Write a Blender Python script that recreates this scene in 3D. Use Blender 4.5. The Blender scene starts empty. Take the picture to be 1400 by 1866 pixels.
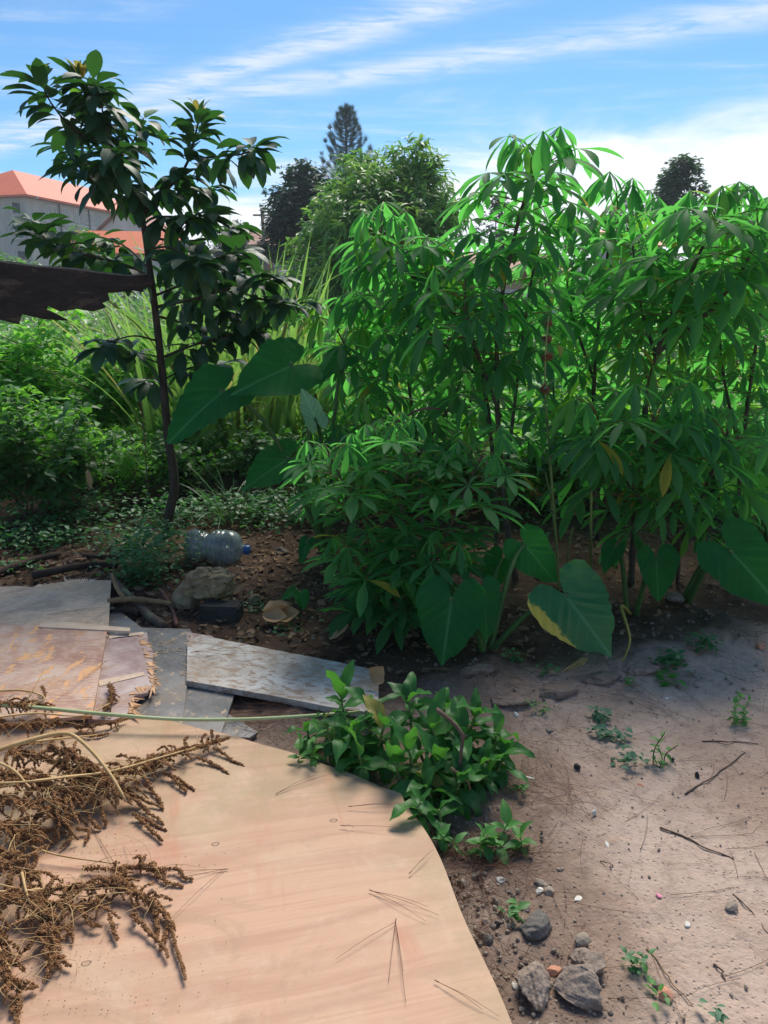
import bpy, bmesh, math, random
import numpy as np
from mathutils import Vector, Matrix

random.seed(7)
np.random.seed(7)

# ------------------------------------------------------------------ camera
SC = bpy.context.scene
COL = SC.collection
PITCH = math.radians(15.0)
CAMZ = 1.6
FPX = 1402.0                      # focal length in pixels of the 1400 x 1866 photograph
cam_data = bpy.data.cameras.new('camera')
cam_data.sensor_fit = 'VERTICAL'
cam_data.sensor_height = 36.0
cam_data.lens = 36.0 * FPX / 1866.0
cam_data.clip_start = 0.05
cam_data.clip_end = 3000.0
cam = bpy.data.objects.new('camera', cam_data)
COL.objects.link(cam)
cam.location = (0, 0, CAMZ)
cam.rotation_euler = (math.radians(90) - PITCH, 0, 0)
SC.camera = cam

# ------------------------------------------------------------------ light
SUN_EL = math.radians(52.0)
SUN_AZ = math.radians(14.0)       # clockwise from +Y (view direction), towards +X
SUN_STRENGTH = 3.8
SKY_STRENGTH = 0.10
EXPOSURE = 0.5
SC.view_settings.view_transform = 'Standard'
SC.view_settings.look = 'None'
SC.view_settings.gamma = 1.0
SC.view_settings.exposure = EXPOSURE
SC.view_settings.use_curve_mapping = False

world = bpy.data.worlds.new('World')
SC.world = world
world.use_nodes = True


class NT:
    """thin helper round a node tree"""
    def __init__(self, tree):
        self.t = tree
        self.n = tree.nodes
        self.l = tree.links

    def node(self, kind, **kw):
        nd = self.n.new(kind)
        for k, v in kw.items():
            setattr(nd, k, v)
        return nd

    def put(self, sock, v):
        if v is None:
            return
        if isinstance(v, bpy.types.NodeSocket):
            self.l.new(v, sock)
        else:
            if sock.type == 'RGBA' and hasattr(v, '__len__') and len(v) == 3:
                v = (*v, 1.0)
            sock.default_value = v

    def math(self, op, a, b=None, c=None, clamp=False):
        nd = self.node('ShaderNodeMath', operation=op, use_clamp=clamp)
        self.put(nd.inputs[0], a)
        self.put(nd.inputs[1], b)
        self.put(nd.inputs[2], c)
        return nd.outputs[0]

    def mix(self, f, a, b, blend='MIX'):
        nd = self.node('ShaderNodeMix', data_type='RGBA', blend_type=blend)
        self.put(nd.inputs[0], f)
        self.put(nd.inputs[6], a)
        self.put(nd.inputs[7], b)
        return nd.outputs[2]

    def ramp(self, f, stops):
        nd = self.node('ShaderNodeValToRGB')
        cr = nd.color_ramp
        while len(cr.elements) < len(stops):
            cr.elements.new(0.5)
        for e, (p, c) in zip(cr.elements, stops):
            e.position = p
            e.color = (c, c, c, 1) if not hasattr(c, '__len__') else (*c, 1)
        self.put(nd.inputs[0], f)
        return nd.outputs[0]

    def noise(self, vec, scale, detail=4, rough=0.55, dist=0.0, out=0):
        nd = self.node('ShaderNodeTexNoise')
        self.put(nd.inputs['Vector'], vec)
        self.put(nd.inputs['Scale'], scale)
        nd.inputs['Detail'].default_value = detail
        nd.inputs['Roughness'].default_value = rough
        nd.inputs['Distortion'].default_value = dist
        return nd.outputs[out]

    def voro(self, vec, scale, feature='F1', out='Distance', rnd=1.0, dim='3D'):
        nd = self.node('ShaderNodeTexVoronoi', feature=feature, voronoi_dimensions=dim)
        self.put(nd.inputs['Vector'], vec)
        nd.inputs['Scale'].default_value = scale
        nd.inputs['Randomness'].default_value = rnd
        return nd.outputs[out]

    def mapping(self, vec, scale=(1, 1, 1), rot=(0, 0, 0), loc=(0, 0, 0)):
        nd = self.node('ShaderNodeMapping')
        self.put(nd.inputs[0], vec)
        nd.inputs[1].default_value = loc
        nd.inputs[2].default_value = rot
        nd.inputs[3].default_value = scale
        return nd.outputs[0]

    def smooth(self, x, a, b):
        nd = self.node('ShaderNodeMapRange', interpolation_type='SMOOTHSTEP')
        self.put(nd.inputs[0], x)
        nd.inputs[1].default_value = a
        nd.inputs[2].default_value = b
        return nd.outputs[0]

    def xyz(self, v):
        nd = self.node('ShaderNodeSeparateXYZ')
        self.put(nd.inputs[0], v)
        return nd.outputs

    def comb(self, x, y, z=0.0):
        nd = self.node('ShaderNodeCombineXYZ')
        self.put(nd.inputs[0], x)
        self.put(nd.inputs[1], y)
        self.put(nd.inputs[2], z)
        return nd.outputs[0]


def build_world():
    w = NT(world.node_tree)
    w.n.clear()
    out = w.node('ShaderNodeOutputWorld')
    bg = w.node('ShaderNodeBackground')
    bg.inputs[1].default_value = SKY_STRENGTH
    w.l.new(bg.outputs[0], out.inputs[0])
    sky = w.node('ShaderNodeTexSky', sky_type='NISHITA')
    sky.sun_disc = False
    sky.sun_elevation = SUN_EL
    sky.sun_rotation = SUN_AZ
    sky.altitude = 1100
    sky.air_density = 1.0
    sky.dust_density = 0.6
    sky.ozone_density = 2.5
    tc = w.node('ShaderNodeTexCoord')
    d = tc.outputs['Generated']
    x, y, z = w.xyz(d)
    zz = w.math('MAXIMUM', z, 0.015)
    u = w.math('DIVIDE', x, zz)
    v = w.math('DIVIDE', y, zz)
    p = w.comb(u, v)
    # wind-drawn cirrus: stretch the cloud plane along (1,-0.8)
    st = w.mapping(p, rot=(0, 0, math.radians(42)), scale=(0.28, 1.25, 1))
    n1 = w.noise(st, 1.1, 9, 0.62, 0.7)
    fine = w.noise(w.mapping(p, rot=(0, 0, math.radians(36)), scale=(0.9, 4.0, 1)), 1.6, 8, 0.68, 1.2)
    veil = w.smooth(n1, 0.44, 0.80)
    puff = w.noise(w.mapping(p, rot=(0, 0, math.radians(40)), scale=(1.0, 1.8, 1)), 3.2, 9, 0.66, 0.5)
    veil = w.math('MULTIPLY', veil, w.math('ADD', 0.15, w.math('MULTIPLY', w.smooth(puff, 0.35, 0.7), 0.85)))
    # three long contrail-like bands across the cloud plane
    def band(p0, dr, wid, amp, soft):
        L = math.hypot(*dr)
        nx, ny = -dr[1] / L, dr[0] / L
        c = nx * p0[0] + ny * p0[1]
        dd = w.math('SUBTRACT', w.math('ADD', w.math('MULTIPLY', u, nx), w.math('MULTIPLY', v, ny)), c)
        dd = w.math('ADD', dd, w.math('MULTIPLY', w.math('SUBTRACT', n1, 0.5), soft))
        dd = w.math('ADD', dd, w.math('MULTIPLY', w.math('SUBTRACT', fine, 0.5), soft * 0.8))
        e = w.math('MULTIPLY', dd, dd)
        e = w.math('MULTIPLY', e, -1.0 / (wid * wid))
        e = w.math('EXPONENT', e)
        return w.math('MULTIPLY', e, w.math('MULTIPLY', amp, w.math('MULTIPLY', w.smooth(fine, 0.15, 0.55), w.smooth(puff, 0.25, 0.6))))
    b1 = band((-0.45, 3.55), (1.31, -1.19), 0.13, 0.85, 0.35)
    b2 = band((0.6, 3.46), (1.35, -0.72), 0.16, 0.75, 0.35)
    # low bright bank of cloud near the horizon, broken up by noise
    bank_n = w.noise(w.mapping(d, scale=(2.0, 2.0, 9.0)), 1.3, 8, 0.6, 0.4)
    side = w.smooth(x, -0.55, 0.45)
    hi = w.math('ADD', 0.13, w.math('MULTIPLY', side, 0.12))
    edge = w.math('ADD', z, w.math('MULTIPLY', w.math('SUBTRACT', bank_n, 0.5), 0.30))
    bank = w.math('SUBTRACT', 1.0, w.math('DIVIDE', edge, hi))
    bank = w.smooth(bank, -0.02, 0.40)
    bank = w.math('MULTIPLY', bank, 0.93)
    m = w.math('MAXIMUM', veil, b1)
    m = w.math('MAXIMUM', m, b2)
    m = w.math('MAXIMUM', m, bank, clamp=True)
    skyc = w.mix(1.0, sky.outputs[0], (0.52, 0.88, 1.06), 'MULTIPLY')
    body = w.noise(w.mapping(d, scale=(2, 2, 6)), 2.3, 5, 0.5)
    ccol = w.mix(body, (5.2, 5.9, 6.8), (7.2, 7.4, 7.7))
    ccol = w.mix(bank, ccol, w.mix(body, (7.0, 7.4, 8.0), (10.5, 10.4, 10.4)))
    col = w.mix(m, skyc, ccol)
    w.l.new(col, bg.inputs[0])


build_world()

sun_data = bpy.data.lights.new('sun', 'SUN')
sun_data.energy = SUN_STRENGTH
sun_data.angle = math.radians(28.0)
sun_data.color = (1.0, 0.93, 0.82)
sun = bpy.data.objects.new('sun', sun_data)
COL.objects.link(sun)
sdir = Vector((math.sin(SUN_AZ) * math.cos(SUN_EL), math.cos(SUN_AZ) * math.cos(SUN_EL), math.sin(SUN_EL)))
sun.rotation_euler = sdir.to_track_quat('Z', 'Y').to_euler()
sun.location = sdir * 60

# ------------------------------------------------------------------ helpers
SP, CP = math.sin(PITCH), math.cos(PITCH)


def ray(px, py):
    dx = (px - 700.0) / FPX
    dz = (933.0 - py) / FPX
    return Vector((dx, CP + SP * dz, -SP + CP * dz))


def P(px, py, Y):
    """point at forward distance Y that the photograph shows at this pixel"""
    r = ray(px, py)
    return Vector((0, 0, CAMZ)) + r * (Y / r.y)


def G(px, py, z=0.0):
    """point on the level z that the photograph shows at this pixel"""
    r = ray(px, py)
    return Vector((0, 0, CAMZ)) + r * ((z - CAMZ) / r.z)


def GG(px, py, h=0.0):
    """point on the terrain itself at this pixel, h above it"""
    p = G(px, py, 0.0)
    for _ in range(3):
        p = G(px, py, gz(p.x, p.y))
    p.z += h
    return p


def ground_z(x, y):
    """height of the terrain"""
    x = np.asarray(x, float)
    y = np.asarray(y, float)
    b = 0.008 * np.sin(2.1 * x + 0.7) * np.cos(1.7 * y + 0.3) + 0.004 * np.sin(5.3 * x + 2.0 * y) \
        + 0.004 * np.sin(9.1 * y - 4.0 * x + 1.0)
    # planting bed behind the low bank is a little higher and lumpier
    edge = y - (2.80 + 0.38 * x)
    t = np.clip(edge / 0.35 + 0.5, 0, 1)
    t = t * t * (3 - 2 * t)
    lump = 0.018 * np.sin(7.3 * x + 1.3 * np.sin(3.1 * y)) * np.sin(6.1 * y + 0.5) + 0.012 * np.sin(15.0 * x + 3.0) * np.sin(13.0 * y)
    ridge = 0.035 * np.exp(-(edge / 0.16) ** 2) * (0.6 + 0.4 * np.sin(3.7 * x + 1.0)) * np.clip((x - 0.1) / 0.4, 0, 1)
    near = b + t * (0.02 + lump) + ridge
    fall = np.clip((14.0 - y) / 6.0, 0, 1)
    far = np.clip((y - 22.0) / 90.0, 0, None)
    hill = 5.0 * np.minimum(far, 1.0) ** 1.2 + 6.0 * np.clip((y - 130) / 300.0, 0, 1)
    return near * fall + hill


def gz(x, y):
    return float(ground_z(x, y))


def tag(o, label=None, cat=None, group=None, kind=None):
    if label:
        o['label'] = label
    if cat:
        o['category'] = cat
    if group:
        o['group'] = group
    if kind:
        o['kind'] = kind
    return o


def empty(name, loc, label=None, cat=None, group=None):
    o = bpy.data.objects.new(name, None)
    o.empty_display_size = 0.1
    COL.objects.link(o)
    o.location = loc
    return tag(o, label, cat, group)


def link(name, mesh, parent=None, M=None):
    """mesh object; M is in world space, parents are unrotated empties or objects without rotation"""
    o = bpy.data.objects.new(name, mesh)
    COL.objects.link(o)
    if parent is not None:
        o.parent = parent
        off = Vector((0, 0, 0))
        q = parent
        while q is not None:
            off += q.location
            q = q.parent
        if M is None:
            M = Matrix.Identity(4)
        M = Matrix.Translation(-off) @ M
    if M is not None:
        o.matrix_local = M if parent is not None else M
    return o


class MB:
    """mesh collector"""
    def __init__(self):
        self.v, self.uv, self.r = [], [], []
        self.q, self.t, self.qm, self.tm = [], [], [], []
        self.n = 0

    def add(self, tpl, M=None, rnd=0.0, mat=0):
        v, q, t, uv = tpl
        v = np.asarray(v, float)
        if M is not None:
            A = np.array(M)
            v = v @ A[:3, :3].T + A[:3, 3]
        k = len(v)
        self.v.append(v)
        self.uv.append(np.zeros((k, 2)) if uv is None else np.asarray(uv, float))
        self.r.append(np.full(k, rnd))
        if q is not None and len(q):
            self.q.append(np.asarray(q) + self.n)
            self.qm.append(np.full(len(q), mat))
        if t is not None and len(t):
            self.t.append(np.asarray(t) + self.n)
            self.tm.append(np.full(len(t), mat))
        self.n += k
        return self

    def many(self, tpl, A, rnd=None, mat=0):
        """A: (k,4,4) array of matrices"""
        v, q, t, uv = tpl
        v = np.asarray(v, float)
        A = np.asarray(A, float)
        k, m = len(A), len(v)
        if k == 0:
            return self
        W = np.einsum('kij,mj->kmi', A[:, :3, :3], v) + A[:, None, :3, 3]
        self.v.append(W.reshape(-1, 3))
        uv = np.zeros((m, 2)) if uv is None else np.asarray(uv, float)
        self.uv.append(np.tile(uv, (k, 1)))
        if rnd is None:
            rnd = np.random.rand(k)
        self.r.append(np.repeat(rnd, m))
        offs = self.n + np.arange(k) * m
        if q is not None and len(q):
            self.q.append((np.asarray(q)[None] + offs[:, None, None]).reshape(-1, 4))
            self.qm.append(np.full(k * len(q), mat))
        if t is not None and len(t):
            self.t.append((np.asarray(t)[None] + offs[:, None, None]).reshape(-1, 3))
            self.tm.append(np.full(k * len(t), mat))
        self.n += k * m
        return self

    def mesh(self, name, mats, smooth=True):
        me = bpy.data.meshes.new(name)
        V = np.concatenate(self.v).astype(np.float32)
        UV = np.concatenate(self.uv).astype(np.float32)
        R = np.concatenate(self.r).astype(np.float32)
        Q = np.concatenate(self.q) if self.q else np.zeros((0, 4), int)
        T = np.concatenate(self.t) if self.t else np.zeros((0, 3), int)
        QM = np.concatenate(self.qm) if self.qm else np.zeros(0, int)
        TM = np.concatenate(self.tm) if self.tm else np.zeros(0, int)
        loops = np.concatenate([Q.ravel(), T.ravel()]).astype(np.int32)
        nq, nt = len(Q), len(T)
        me.vertices.add(len(V))
        me.vertices.foreach_set('co', V.ravel())
        me.loops.add(len(loops))
        me.loops.foreach_set('vertex_index', loops)
        me.polygons.add(nq + nt)
        starts = np.concatenate([np.arange(nq) * 4, nq * 4 + np.arange(nt) * 3]).astype(np.int32)
        me.polygons.foreach_set('loop_start', starts)
        me.polygons.foreach_set('material_index', np.concatenate([QM, TM]).astype(np.int32))
        me.polygons.foreach_set('use_smooth', np.full(nq + nt, smooth))
        ul = me.uv_layers.new(name='uv')
        ul.data.foreach_set('uv', UV[loops].ravel())
        at = me.attributes.new('rnd', 'FLOAT', 'POINT')
        at.data.foreach_set('value', R)
        for m in (mats if isinstance(mats, (list, tuple)) else [mats]):
            me.materials.append(m)
        me.update()
        me.validate()
        return me

    def build(self, name, mats, parent=None, smooth=True, M=None):
        return link(name, self.mesh(name, mats, smooth), parent, M)


def frame(pos, xdir, up=(0, 0, 1), s=1.0):
    x = Vector(xdir).normalized()
    z = Vector(up)
    y = z.cross(x)
    if y.length < 1e-4:
        y = Vector((0, 1, 0)).cross(x)
    y.normalize()
    z = x.cross(y)
    M = Matrix((x, y, z)).transposed().to_4x4()
    M = M @ Matrix.Scale(s, 4)
    M.translation = Vector(pos)
    return M


def frames_np(pos, xd, up, s):
    """vectorised frame(): pos, xd, up (k,3), s (k,) or (k,3)"""
    x = xd / np.linalg.norm(xd, axis=1, keepdims=True)
    y = np.cross(up, x)
    y /= np.maximum(np.linalg.norm(y, axis=1, keepdims=True), 1e-6)
    z = np.cross(x, y)
    s = np.asarray(s, float)
    if s.ndim == 1:
        s = np.stack([s, s, s], 1)
    A = np.zeros((len(pos), 4, 4))
    A[:, :3, 0] = x * s[:, :1]
    A[:, :3, 1] = y * s[:, 1:2]
    A[:, :3, 2] = z * s[:, 2:3]
    A[:, :3, 3] = pos
    A[:, 3, 3] = 1
    return A


PROF = {
    'lance': lambda t: (np.sin(np.pi * np.clip(t, 0, 1) ** 0.75)) ** 0.85,
    'ellip': lambda t: np.sin(np.pi * np.clip(t, 0, 1) ** 0.9) ** 0.72,
    'ovate': lambda t: np.sin(np.pi * np.clip(t, 0, 1) ** 0.62) ** 0.85,
    'obov': lambda t: np.sin(np.pi * np.clip(t, 0, 1) ** 1.45) ** 0.95 * 0.97 + 0.03 * (1 - t),
    'grass': lambda t: np.minimum(1, 0.45 + 2.2 * t) * np.clip(1 - t, 0, 1) ** 0.55,
}


def blade(L=1.0, W=0.3, prof='lance', n=6, fold=0.25, droop=0.5, a0=0.0, twist=0.0, wav=0.0, seed=0, cross=2):
    """leaf blade along +X, upper face +Z. cross = quads across"""
    rs = np.random.RandomState(seed)
    t = np.linspace(0, 1, n + 1)
    ang = a0 - droop * t
    dx = np.cos(ang) * L / n
    dz = np.sin(ang) * L / n
    X = np.concatenate([[0], np.cumsum(dx[:-1])])
    Z = np.concatenate([[0], np.cumsum(dz[:-1])])
    w = PROF[prof](t) * W / 2
    w[-1] = max(w[-1], W * 0.01)
    w[0] = max(w[0], W * 0.05)
    k = cross + 1
    c = np.linspace(-1, 1, k)
    tw = twist * t
    ph = rs.rand() * 6
    V = np.zeros((n + 1, k, 3))
    for j in range(k):
        yy = c[j] * w
        up = abs(c[j]) * w * fold + wav * W * np.sin(t * 11 + ph + (2 if c[j] > 0 else 0)) * abs(c[j]) * np.sin(np.pi * t)
        cy, sy = np.cos(tw), np.sin(tw)
        yl = yy * cy - up * sy
        zl = yy * sy + up * cy
        V[:, j, 0] = X - zl * np.sin(ang)
        V[:, j, 1] = yl
        V[:, j, 2] = Z + zl * np.cos(ang)
    uv = np.zeros((n + 1, k, 2))
    uv[..., 0] = (c[None] * 0.5) * (w[:, None] / (W / 2 + 1e-9)) + 0.5
    uv[..., 1] = t[:, None]
    idx = np.arange((n + 1) * k).reshape(n + 1, k)
    q = np.stack([idx[:-1, :-1], idx[1:, :-1], idx[1:, 1:], idx[:-1, 1:]], -1).reshape(-1, 4)
    return V.reshape(-1, 3), q, None, uv.reshape(-1, 2)


def catmull(pts, n):
    pts = [Vector(p) for p in pts]
    if len(pts) == 2:
        return [pts[0].lerp(pts[1], i / (n - 1)) for i in range(n)]
    e = [pts[0] * 2 - pts[1]] + pts + [pts[-1] * 2 - pts[-2]]
    out = []
    m = len(pts) - 1
    for i in range(n):
        f = i / (n - 1) * m
        k = min(int(f), m - 1)
        t = f - k
        a, b, c, d = e[k], e[k + 1], e[k + 2], e[k + 3]
        out.append(0.5 * ((2 * b) + (c - a) * t + (2 * a - 5 * b + 4 * c - d) * t * t + (3 * b - a - 3 * c + d) * t ** 3))
    return out


def tube(path, r0, r1=None, sides=6, rad=None, knob=0.0, seed=0):
    path = [Vector(p) for p in path]
    n = len(path)
    r1 = r0 if r1 is None else r1
    rs = random.Random(seed)
    R = rad if rad is not None else [r0 + (r1 - r0) * i / (n - 1) for i in range(n)]
    up = Vector((0.13, 0.21, 0.97))
    V, q, t, uv = [], [], [], []
    for i in range(n):
        d = (path[min(i + 1, n - 1)] - path[max(i - 1, 0)])
        if d.length < 1e-9:
            d = Vector((0, 0, 1))
        d.normalize()
        a = up - d * up.dot(d)
        if a.length < 1e-3:
            a = Vector((1, 0, 0)) - d * d.x
        a.normalize()
        up = a
        b = d.cross(a)
        for j in range(sides):
            th = 2 * math.pi * j / sides
            rr = R[i] * (1 + knob * (rs.random() - 0.5) * 2)
            V.append(path[i] + (a * math.cos(th) + b * math.sin(th)) * rr)
            uv.append((j / sides, i / (n - 1)))
    for i in range(n - 1):
        for j in range(sides):
            k = (j + 1) % sides
            q.append((i * sides + j, i * sides + k, (i + 1) * sides + k, (i + 1) * sides + j))
    for base, p, flip in ((0, path[0], True), ((n - 1) * sides, path[-1], False)):
        V.append(p)
        uv.append((0.5, 0.0 if flip else 1.0))
        c = len(V) - 1
        for j in range(sides):
            k = (j + 1) % sides
            t.append((base + k, base + j, c) if flip else (base + j, base + k, c))
    return np.array([tuple(v) for v in V]), np.array(q), np.array(t), np.array(uv)


def box_tpl(x0, x1, y0, y1, z0, z1):
    v = [(x, y, z) for z in (z0, z1) for y in (y0, y1) for x in (x0, x1)]
    q = [(0, 2, 3, 1), (4, 5, 7, 6), (0, 1, 5, 4), (2, 6, 7, 3), (0, 4, 6, 2), (1, 3, 7, 5)]
    return np.array(v, float), np.array(q), None, None


def ico_tpl(sub):
    bm = bmesh.new()
    bmesh.ops.create_icosphere(bm, subdivisions=sub, radius=1.0)
    v = np.array([tuple(a.co) for a in bm.verts])
    t = np.array([[a.index for a in f.verts] for f in bm.faces])
    bm.free()
    return v, None, t, None


ICO1, ICO2, ICO3, ICO4 = ico_tpl(1), ico_tpl(2), ico_tpl(3), ico_tpl(5)


def rock_tpl(seed, size=(1, 1, 1), base=None, cuts=9, rough=0.05):
    rs = np.random.RandomState(seed)
    v, _, t, _ = base or ICO3
    v = v.copy()
    for k in range(cuts):
        n = rs.randn(3)
        n /= np.linalg.norm(n)
        d = rs.uniform(0.48, 0.82)
        over = v @ n - d
        v -= np.clip(over, 0, None)[:, None] * n * 0.95
    v += rough * np.stack([np.sin(v @ (rs.randn(3) * 5) + i) * np.sin(v @ (rs.randn(3) * 7)) for i in range(3)], 1)
    v += rough * 0.5 * np.stack([np.sin(v @ (rs.randn(3) * 13) + i) * np.sin(v @ (rs.randn(3) * 17)) for i in range(3)], 1)
    v += rough * (0.35 if len(v) < 700 else 0.07) * rs.randn(*v.shape)
    return v * np.array(size), None, t, None


def poly_slab(pts, thick):
    """prism from a planar outline (list of Vectors, top face), extruded down"""
    bm = bmesh.new()
    top = [bm.verts.new(p) for p in pts]
    bot = [bm.verts.new(Vector(p) - Vector((0, 0, thick))) for p in pts]
    f = bm.faces.new(top)
    if f.normal.z < 0:
        pass
    bm.faces.new(list(reversed(bot)))
    n = len(pts)
    for i in range(n):
        j = (i + 1) % n
        bm.faces.new((top[j], top[i], bot[i], bot[j]))
    bmesh.ops.triangulate(bm, faces=[f for f in bm.faces if len(f.verts) > 4])
    bmesh.ops.recalc_face_normals(bm, faces=bm.faces)
    bm.verts.index_update()
    v = np.array([tuple(a.co) for a in bm.verts])
    q = [[a.index for a in f.verts] for f in bm.faces if len(f.verts) == 4]
    t = [[a.index for a in f.verts] for f in bm.faces if len(f.verts) == 3]
    bm.free()
    return v, np.array(q) if q else None, np.array(t) if t else None, None

# ------------------------------------------------------------------ materials
def new_mat(name):
    m = bpy.data.materials.new(name)
    m.use_nodes = True
    n = NT(m.node_tree)
    n.n.clear()
    out = n.node('ShaderNodeOutputMaterial')
    return m, n, out


def rnd_value(n):
    at = n.node('ShaderNodeAttribute', attribute_name='rnd')
    oi = n.node('ShaderNodeObjectInfo')
    s = n.math('ADD', at.outputs['Fac'], oi.outputs['Random'])
    return n.math('FRACT', s)


def leaf_mat(name, c1, c2, trans, amount=0.4, rough=0.42, veins=7.0, slope=0.55, vein_c=None, vein_w=0.06,
             yellow=None, yellow_p=0.0, spec=0.5, edge=None, under=None, bump=0.25):
    """two-sided leaf: c1..c2 base colours by piece, trans = colour of light through the blade"""
    m, n, out = new_mat(name)
    r = rnd_value(n)
    base = n.mix(r, c1, c2)
    tcol = n.mix(r, trans, tuple(min(1, a * 1.25) for a in trans))
    uvn = n.node('ShaderNodeUVMap')
    u, v, _ = n.xyz(uvn.outputs[0])
    au = n.math('ABSOLUTE', n.math('SUBTRACT', u, 0.5))
    s = n.math('SUBTRACT', v, n.math('MULTIPLY', au, slope))
    fr = n.math('FRACT', n.math('MULTIPLY', s, veins))
    side = n.math('SUBTRACT', 1.0, n.smooth(n.math('ABSOLUTE', n.math('SUBTRACT', fr, 0.5)), 0.0, vein_w * 1.6), clamp=True)
    mid = n.math('SUBTRACT', 1.0, n.smooth(au, 0.008, 0.03), clamp=True)
    vm = n.math('MAXIMUM', n.math('MULTIPLY', side, 0.45), mid)
    vc = vein_c or tuple(min(1, 1.8 * b + 0.03) for b in c2)
    base = n.mix(n.math('MULTIPLY', vm, 0.6), base, vc)
    geo = n.node('ShaderNodeNewGeometry')
    blot = n.noise(geo.outputs['Position'], 22.0, 3, 0.6)
    base = n.mix(n.math('MULTIPLY', n.smooth(blot, 0.35, 0.75), 0.3), base, tuple(1.5 * b for b in c2))
    if bump:
        sp = n.smooth(n.noise(geo.outputs['Position'], 120.0, 2, 0.5), 0.70, 0.76)
        base = n.mix(n.math('MULTIPLY', sp, 0.6), base, (0.10, 0.075, 0.03))
    if yellow is not None:
        r2 = n.math('FRACT', n.math('MULTIPLY', r, 7.31))
        ym = n.math('GREATER_THAN', r2, 1.0 - yellow_p)
        base = n.mix(ym, base, yellow)
        tcol = n.mix(ym, tcol, tuple(min(1, 1.6 * c) for c in yellow))
    if edge is not None:
        # chlorosis eating in from one margin of the blade
        em = n.math('ADD', edge_field(n, u, v), n.math('MULTIPLY', n.math('SUBTRACT', n.noise(uvn.outputs[0], 11.0, 6, 0.75, 0.6), 0.5), 1.1))
        em = n.smooth(em, 0.42, 0.58)
        base = n.mix(em, base, edge)
        tcol = n.mix(em, tcol, edge)
    if under is not None:
        base = n.mix(geo.outputs['Backfacing'], base, under)
    pb = n.node('ShaderNodeBsdfPrincipled')
    n.put(pb.inputs['Base Color'], base)
    n.put(pb.inputs['Roughness'], n.math('ADD', rough, n.math('MULTIPLY', n.math('SUBTRACT', blot, 0.5), 0.25)))
    pb.inputs['Specular IOR Level'].default_value = spec
    if bump:
        bn = n.node('ShaderNodeBump')
        bn.inputs['Strength'].default_value = bump
        bn.inputs['Distance'].default_value = 0.004
        n.put(bn.inputs['Height'], n.math('SUBTRACT', blot, n.math('MULTIPLY', vm, 0.6)))
        n.l.new(bn.outputs[0], pb.inputs['Normal'])
    tb = n.node('ShaderNodeBsdfTranslucent')
    n.put(tb.inputs[0], tcol)
    mx = n.node('ShaderNodeMixShader')
    mx.inputs[0].default_value = amount
    n.l.new(pb.outputs[0], mx.inputs[1])
    n.l.new(tb.outputs[0], mx.inputs[2])
    n.l.new(mx.outputs[0], out.inputs[0])
    return m


def edge_field(n, u, v):
    # 0 in the middle, 1 on the margin on the low-u side
    return n.smooth(n.math('SUBTRACT', n.math('ADD', n.math('SUBTRACT', 0.5, u), n.math('MULTIPLY', v, 0.16)), 0.14), 0.08, 0.44)


def plain(name, c1, c2, scale=8.0, rough=0.7, bump=0.3, dist=0.01, stretch=(1, 1, 1), spec=0.3, detail=6, c3=None, coord='Object', metal=0.0):
    """mottled solid surface in object space"""
    m, n, out = new_mat(name)
    tc = n.node('ShaderNodeTexCoord')
    vec = n.mapping(tc.outputs[coord], scale=stretch)
    a = n.noise(vec, scale, detail, 0.65, 0.3)
    b = n.noise(vec, scale * 4.7, 4, 0.6)
    f = n.smooth(n.math('ADD', n.math('MULTIPLY', a, 0.7), n.math('MULTIPLY', b, 0.3)), 0.32, 0.68)
    col = n.mix(f, c1, c2)
    if c3 is not None:
        col = n.mix(n.smooth(n.noise(vec, scale * 0.45, 5, 0.7, 0.6), 0.52, 0.66), col, c3)
    r = rnd_value(n)
    col = n.mix(n.math('MULTIPLY', r, 0.35), col, tuple(0.6 * c for c in c1))
    pb = n.node('ShaderNodeBsdfPrincipled')
    n.put(pb.inputs['Base Color'], col)
    pb.inputs['Roughness'].default_value = rough
    pb.inputs['Specular IOR Level'].default_value = spec
    pb.inputs['Metallic'].default_value = metal
    if bump:
        bn = n.node('ShaderNodeBump')
        bn.inputs['Strength'].default_value = bump
        bn.inputs['Distance'].default_value = dist
        n.put(bn.inputs['Height'], n.math('ADD', n.math('MULTIPLY', a, 0.6), n.math('MULTIPLY', b, 0.4)))
        n.l.new(bn.outputs[0], pb.inputs['Normal'])
    n.l.new(pb.outputs[0], out.inputs[0])
    return m


def two_tone_leaf(name, c1, c2, trans, **kw):
    return leaf_mat(name, c1, c2, trans, **kw)


M = {}
M['cassava'] = leaf_mat('cassava_leaf', (0.024, 0.100, 0.046), (0.052, 0.165, 0.058), (0.15, 0.60, 0.09), 0.54, 0.6, veins=9, spec=0.22, under=(0.07, 0.17, 0.06),
                        yellow=(0.32, 0.30, 0.04), yellow_p=0.012)
M['petiole'] = plain('cassava_petiole', (0.16, 0.05, 0.035), (0.20, 0.13, 0.05), 20, 0.5, 0.1)
M['cassava_stem'] = plain('cassava_stem', (0.045, 0.045, 0.035), (0.10, 0.09, 0.06), 18, 0.75, 0.5, 0.006, (1, 1, 2))
M['cassava_young'] = leaf_mat('cassava_young_leaf', (0.07, 0.22, 0.03), (0.10, 0.28, 0.04), (0.22, 0.55, 0.04), 0.5, 0.45, veins=9)
M['avocado'] = leaf_mat('avocado_leaf', (0.010, 0.040, 0.020), (0.020, 0.070, 0.028), (0.06, 0.22, 0.025), 0.24, 0.5, veins=8, spec=0.38, under=(0.045, 0.11, 0.05))
M['avocado_young'] = leaf_mat('avocado_young_leaf', (0.13, 0.17, 0.03), (0.26, 0.15, 0.04), (0.4, 0.36, 0.06), 0.4, 0.4, veins=8)
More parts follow.
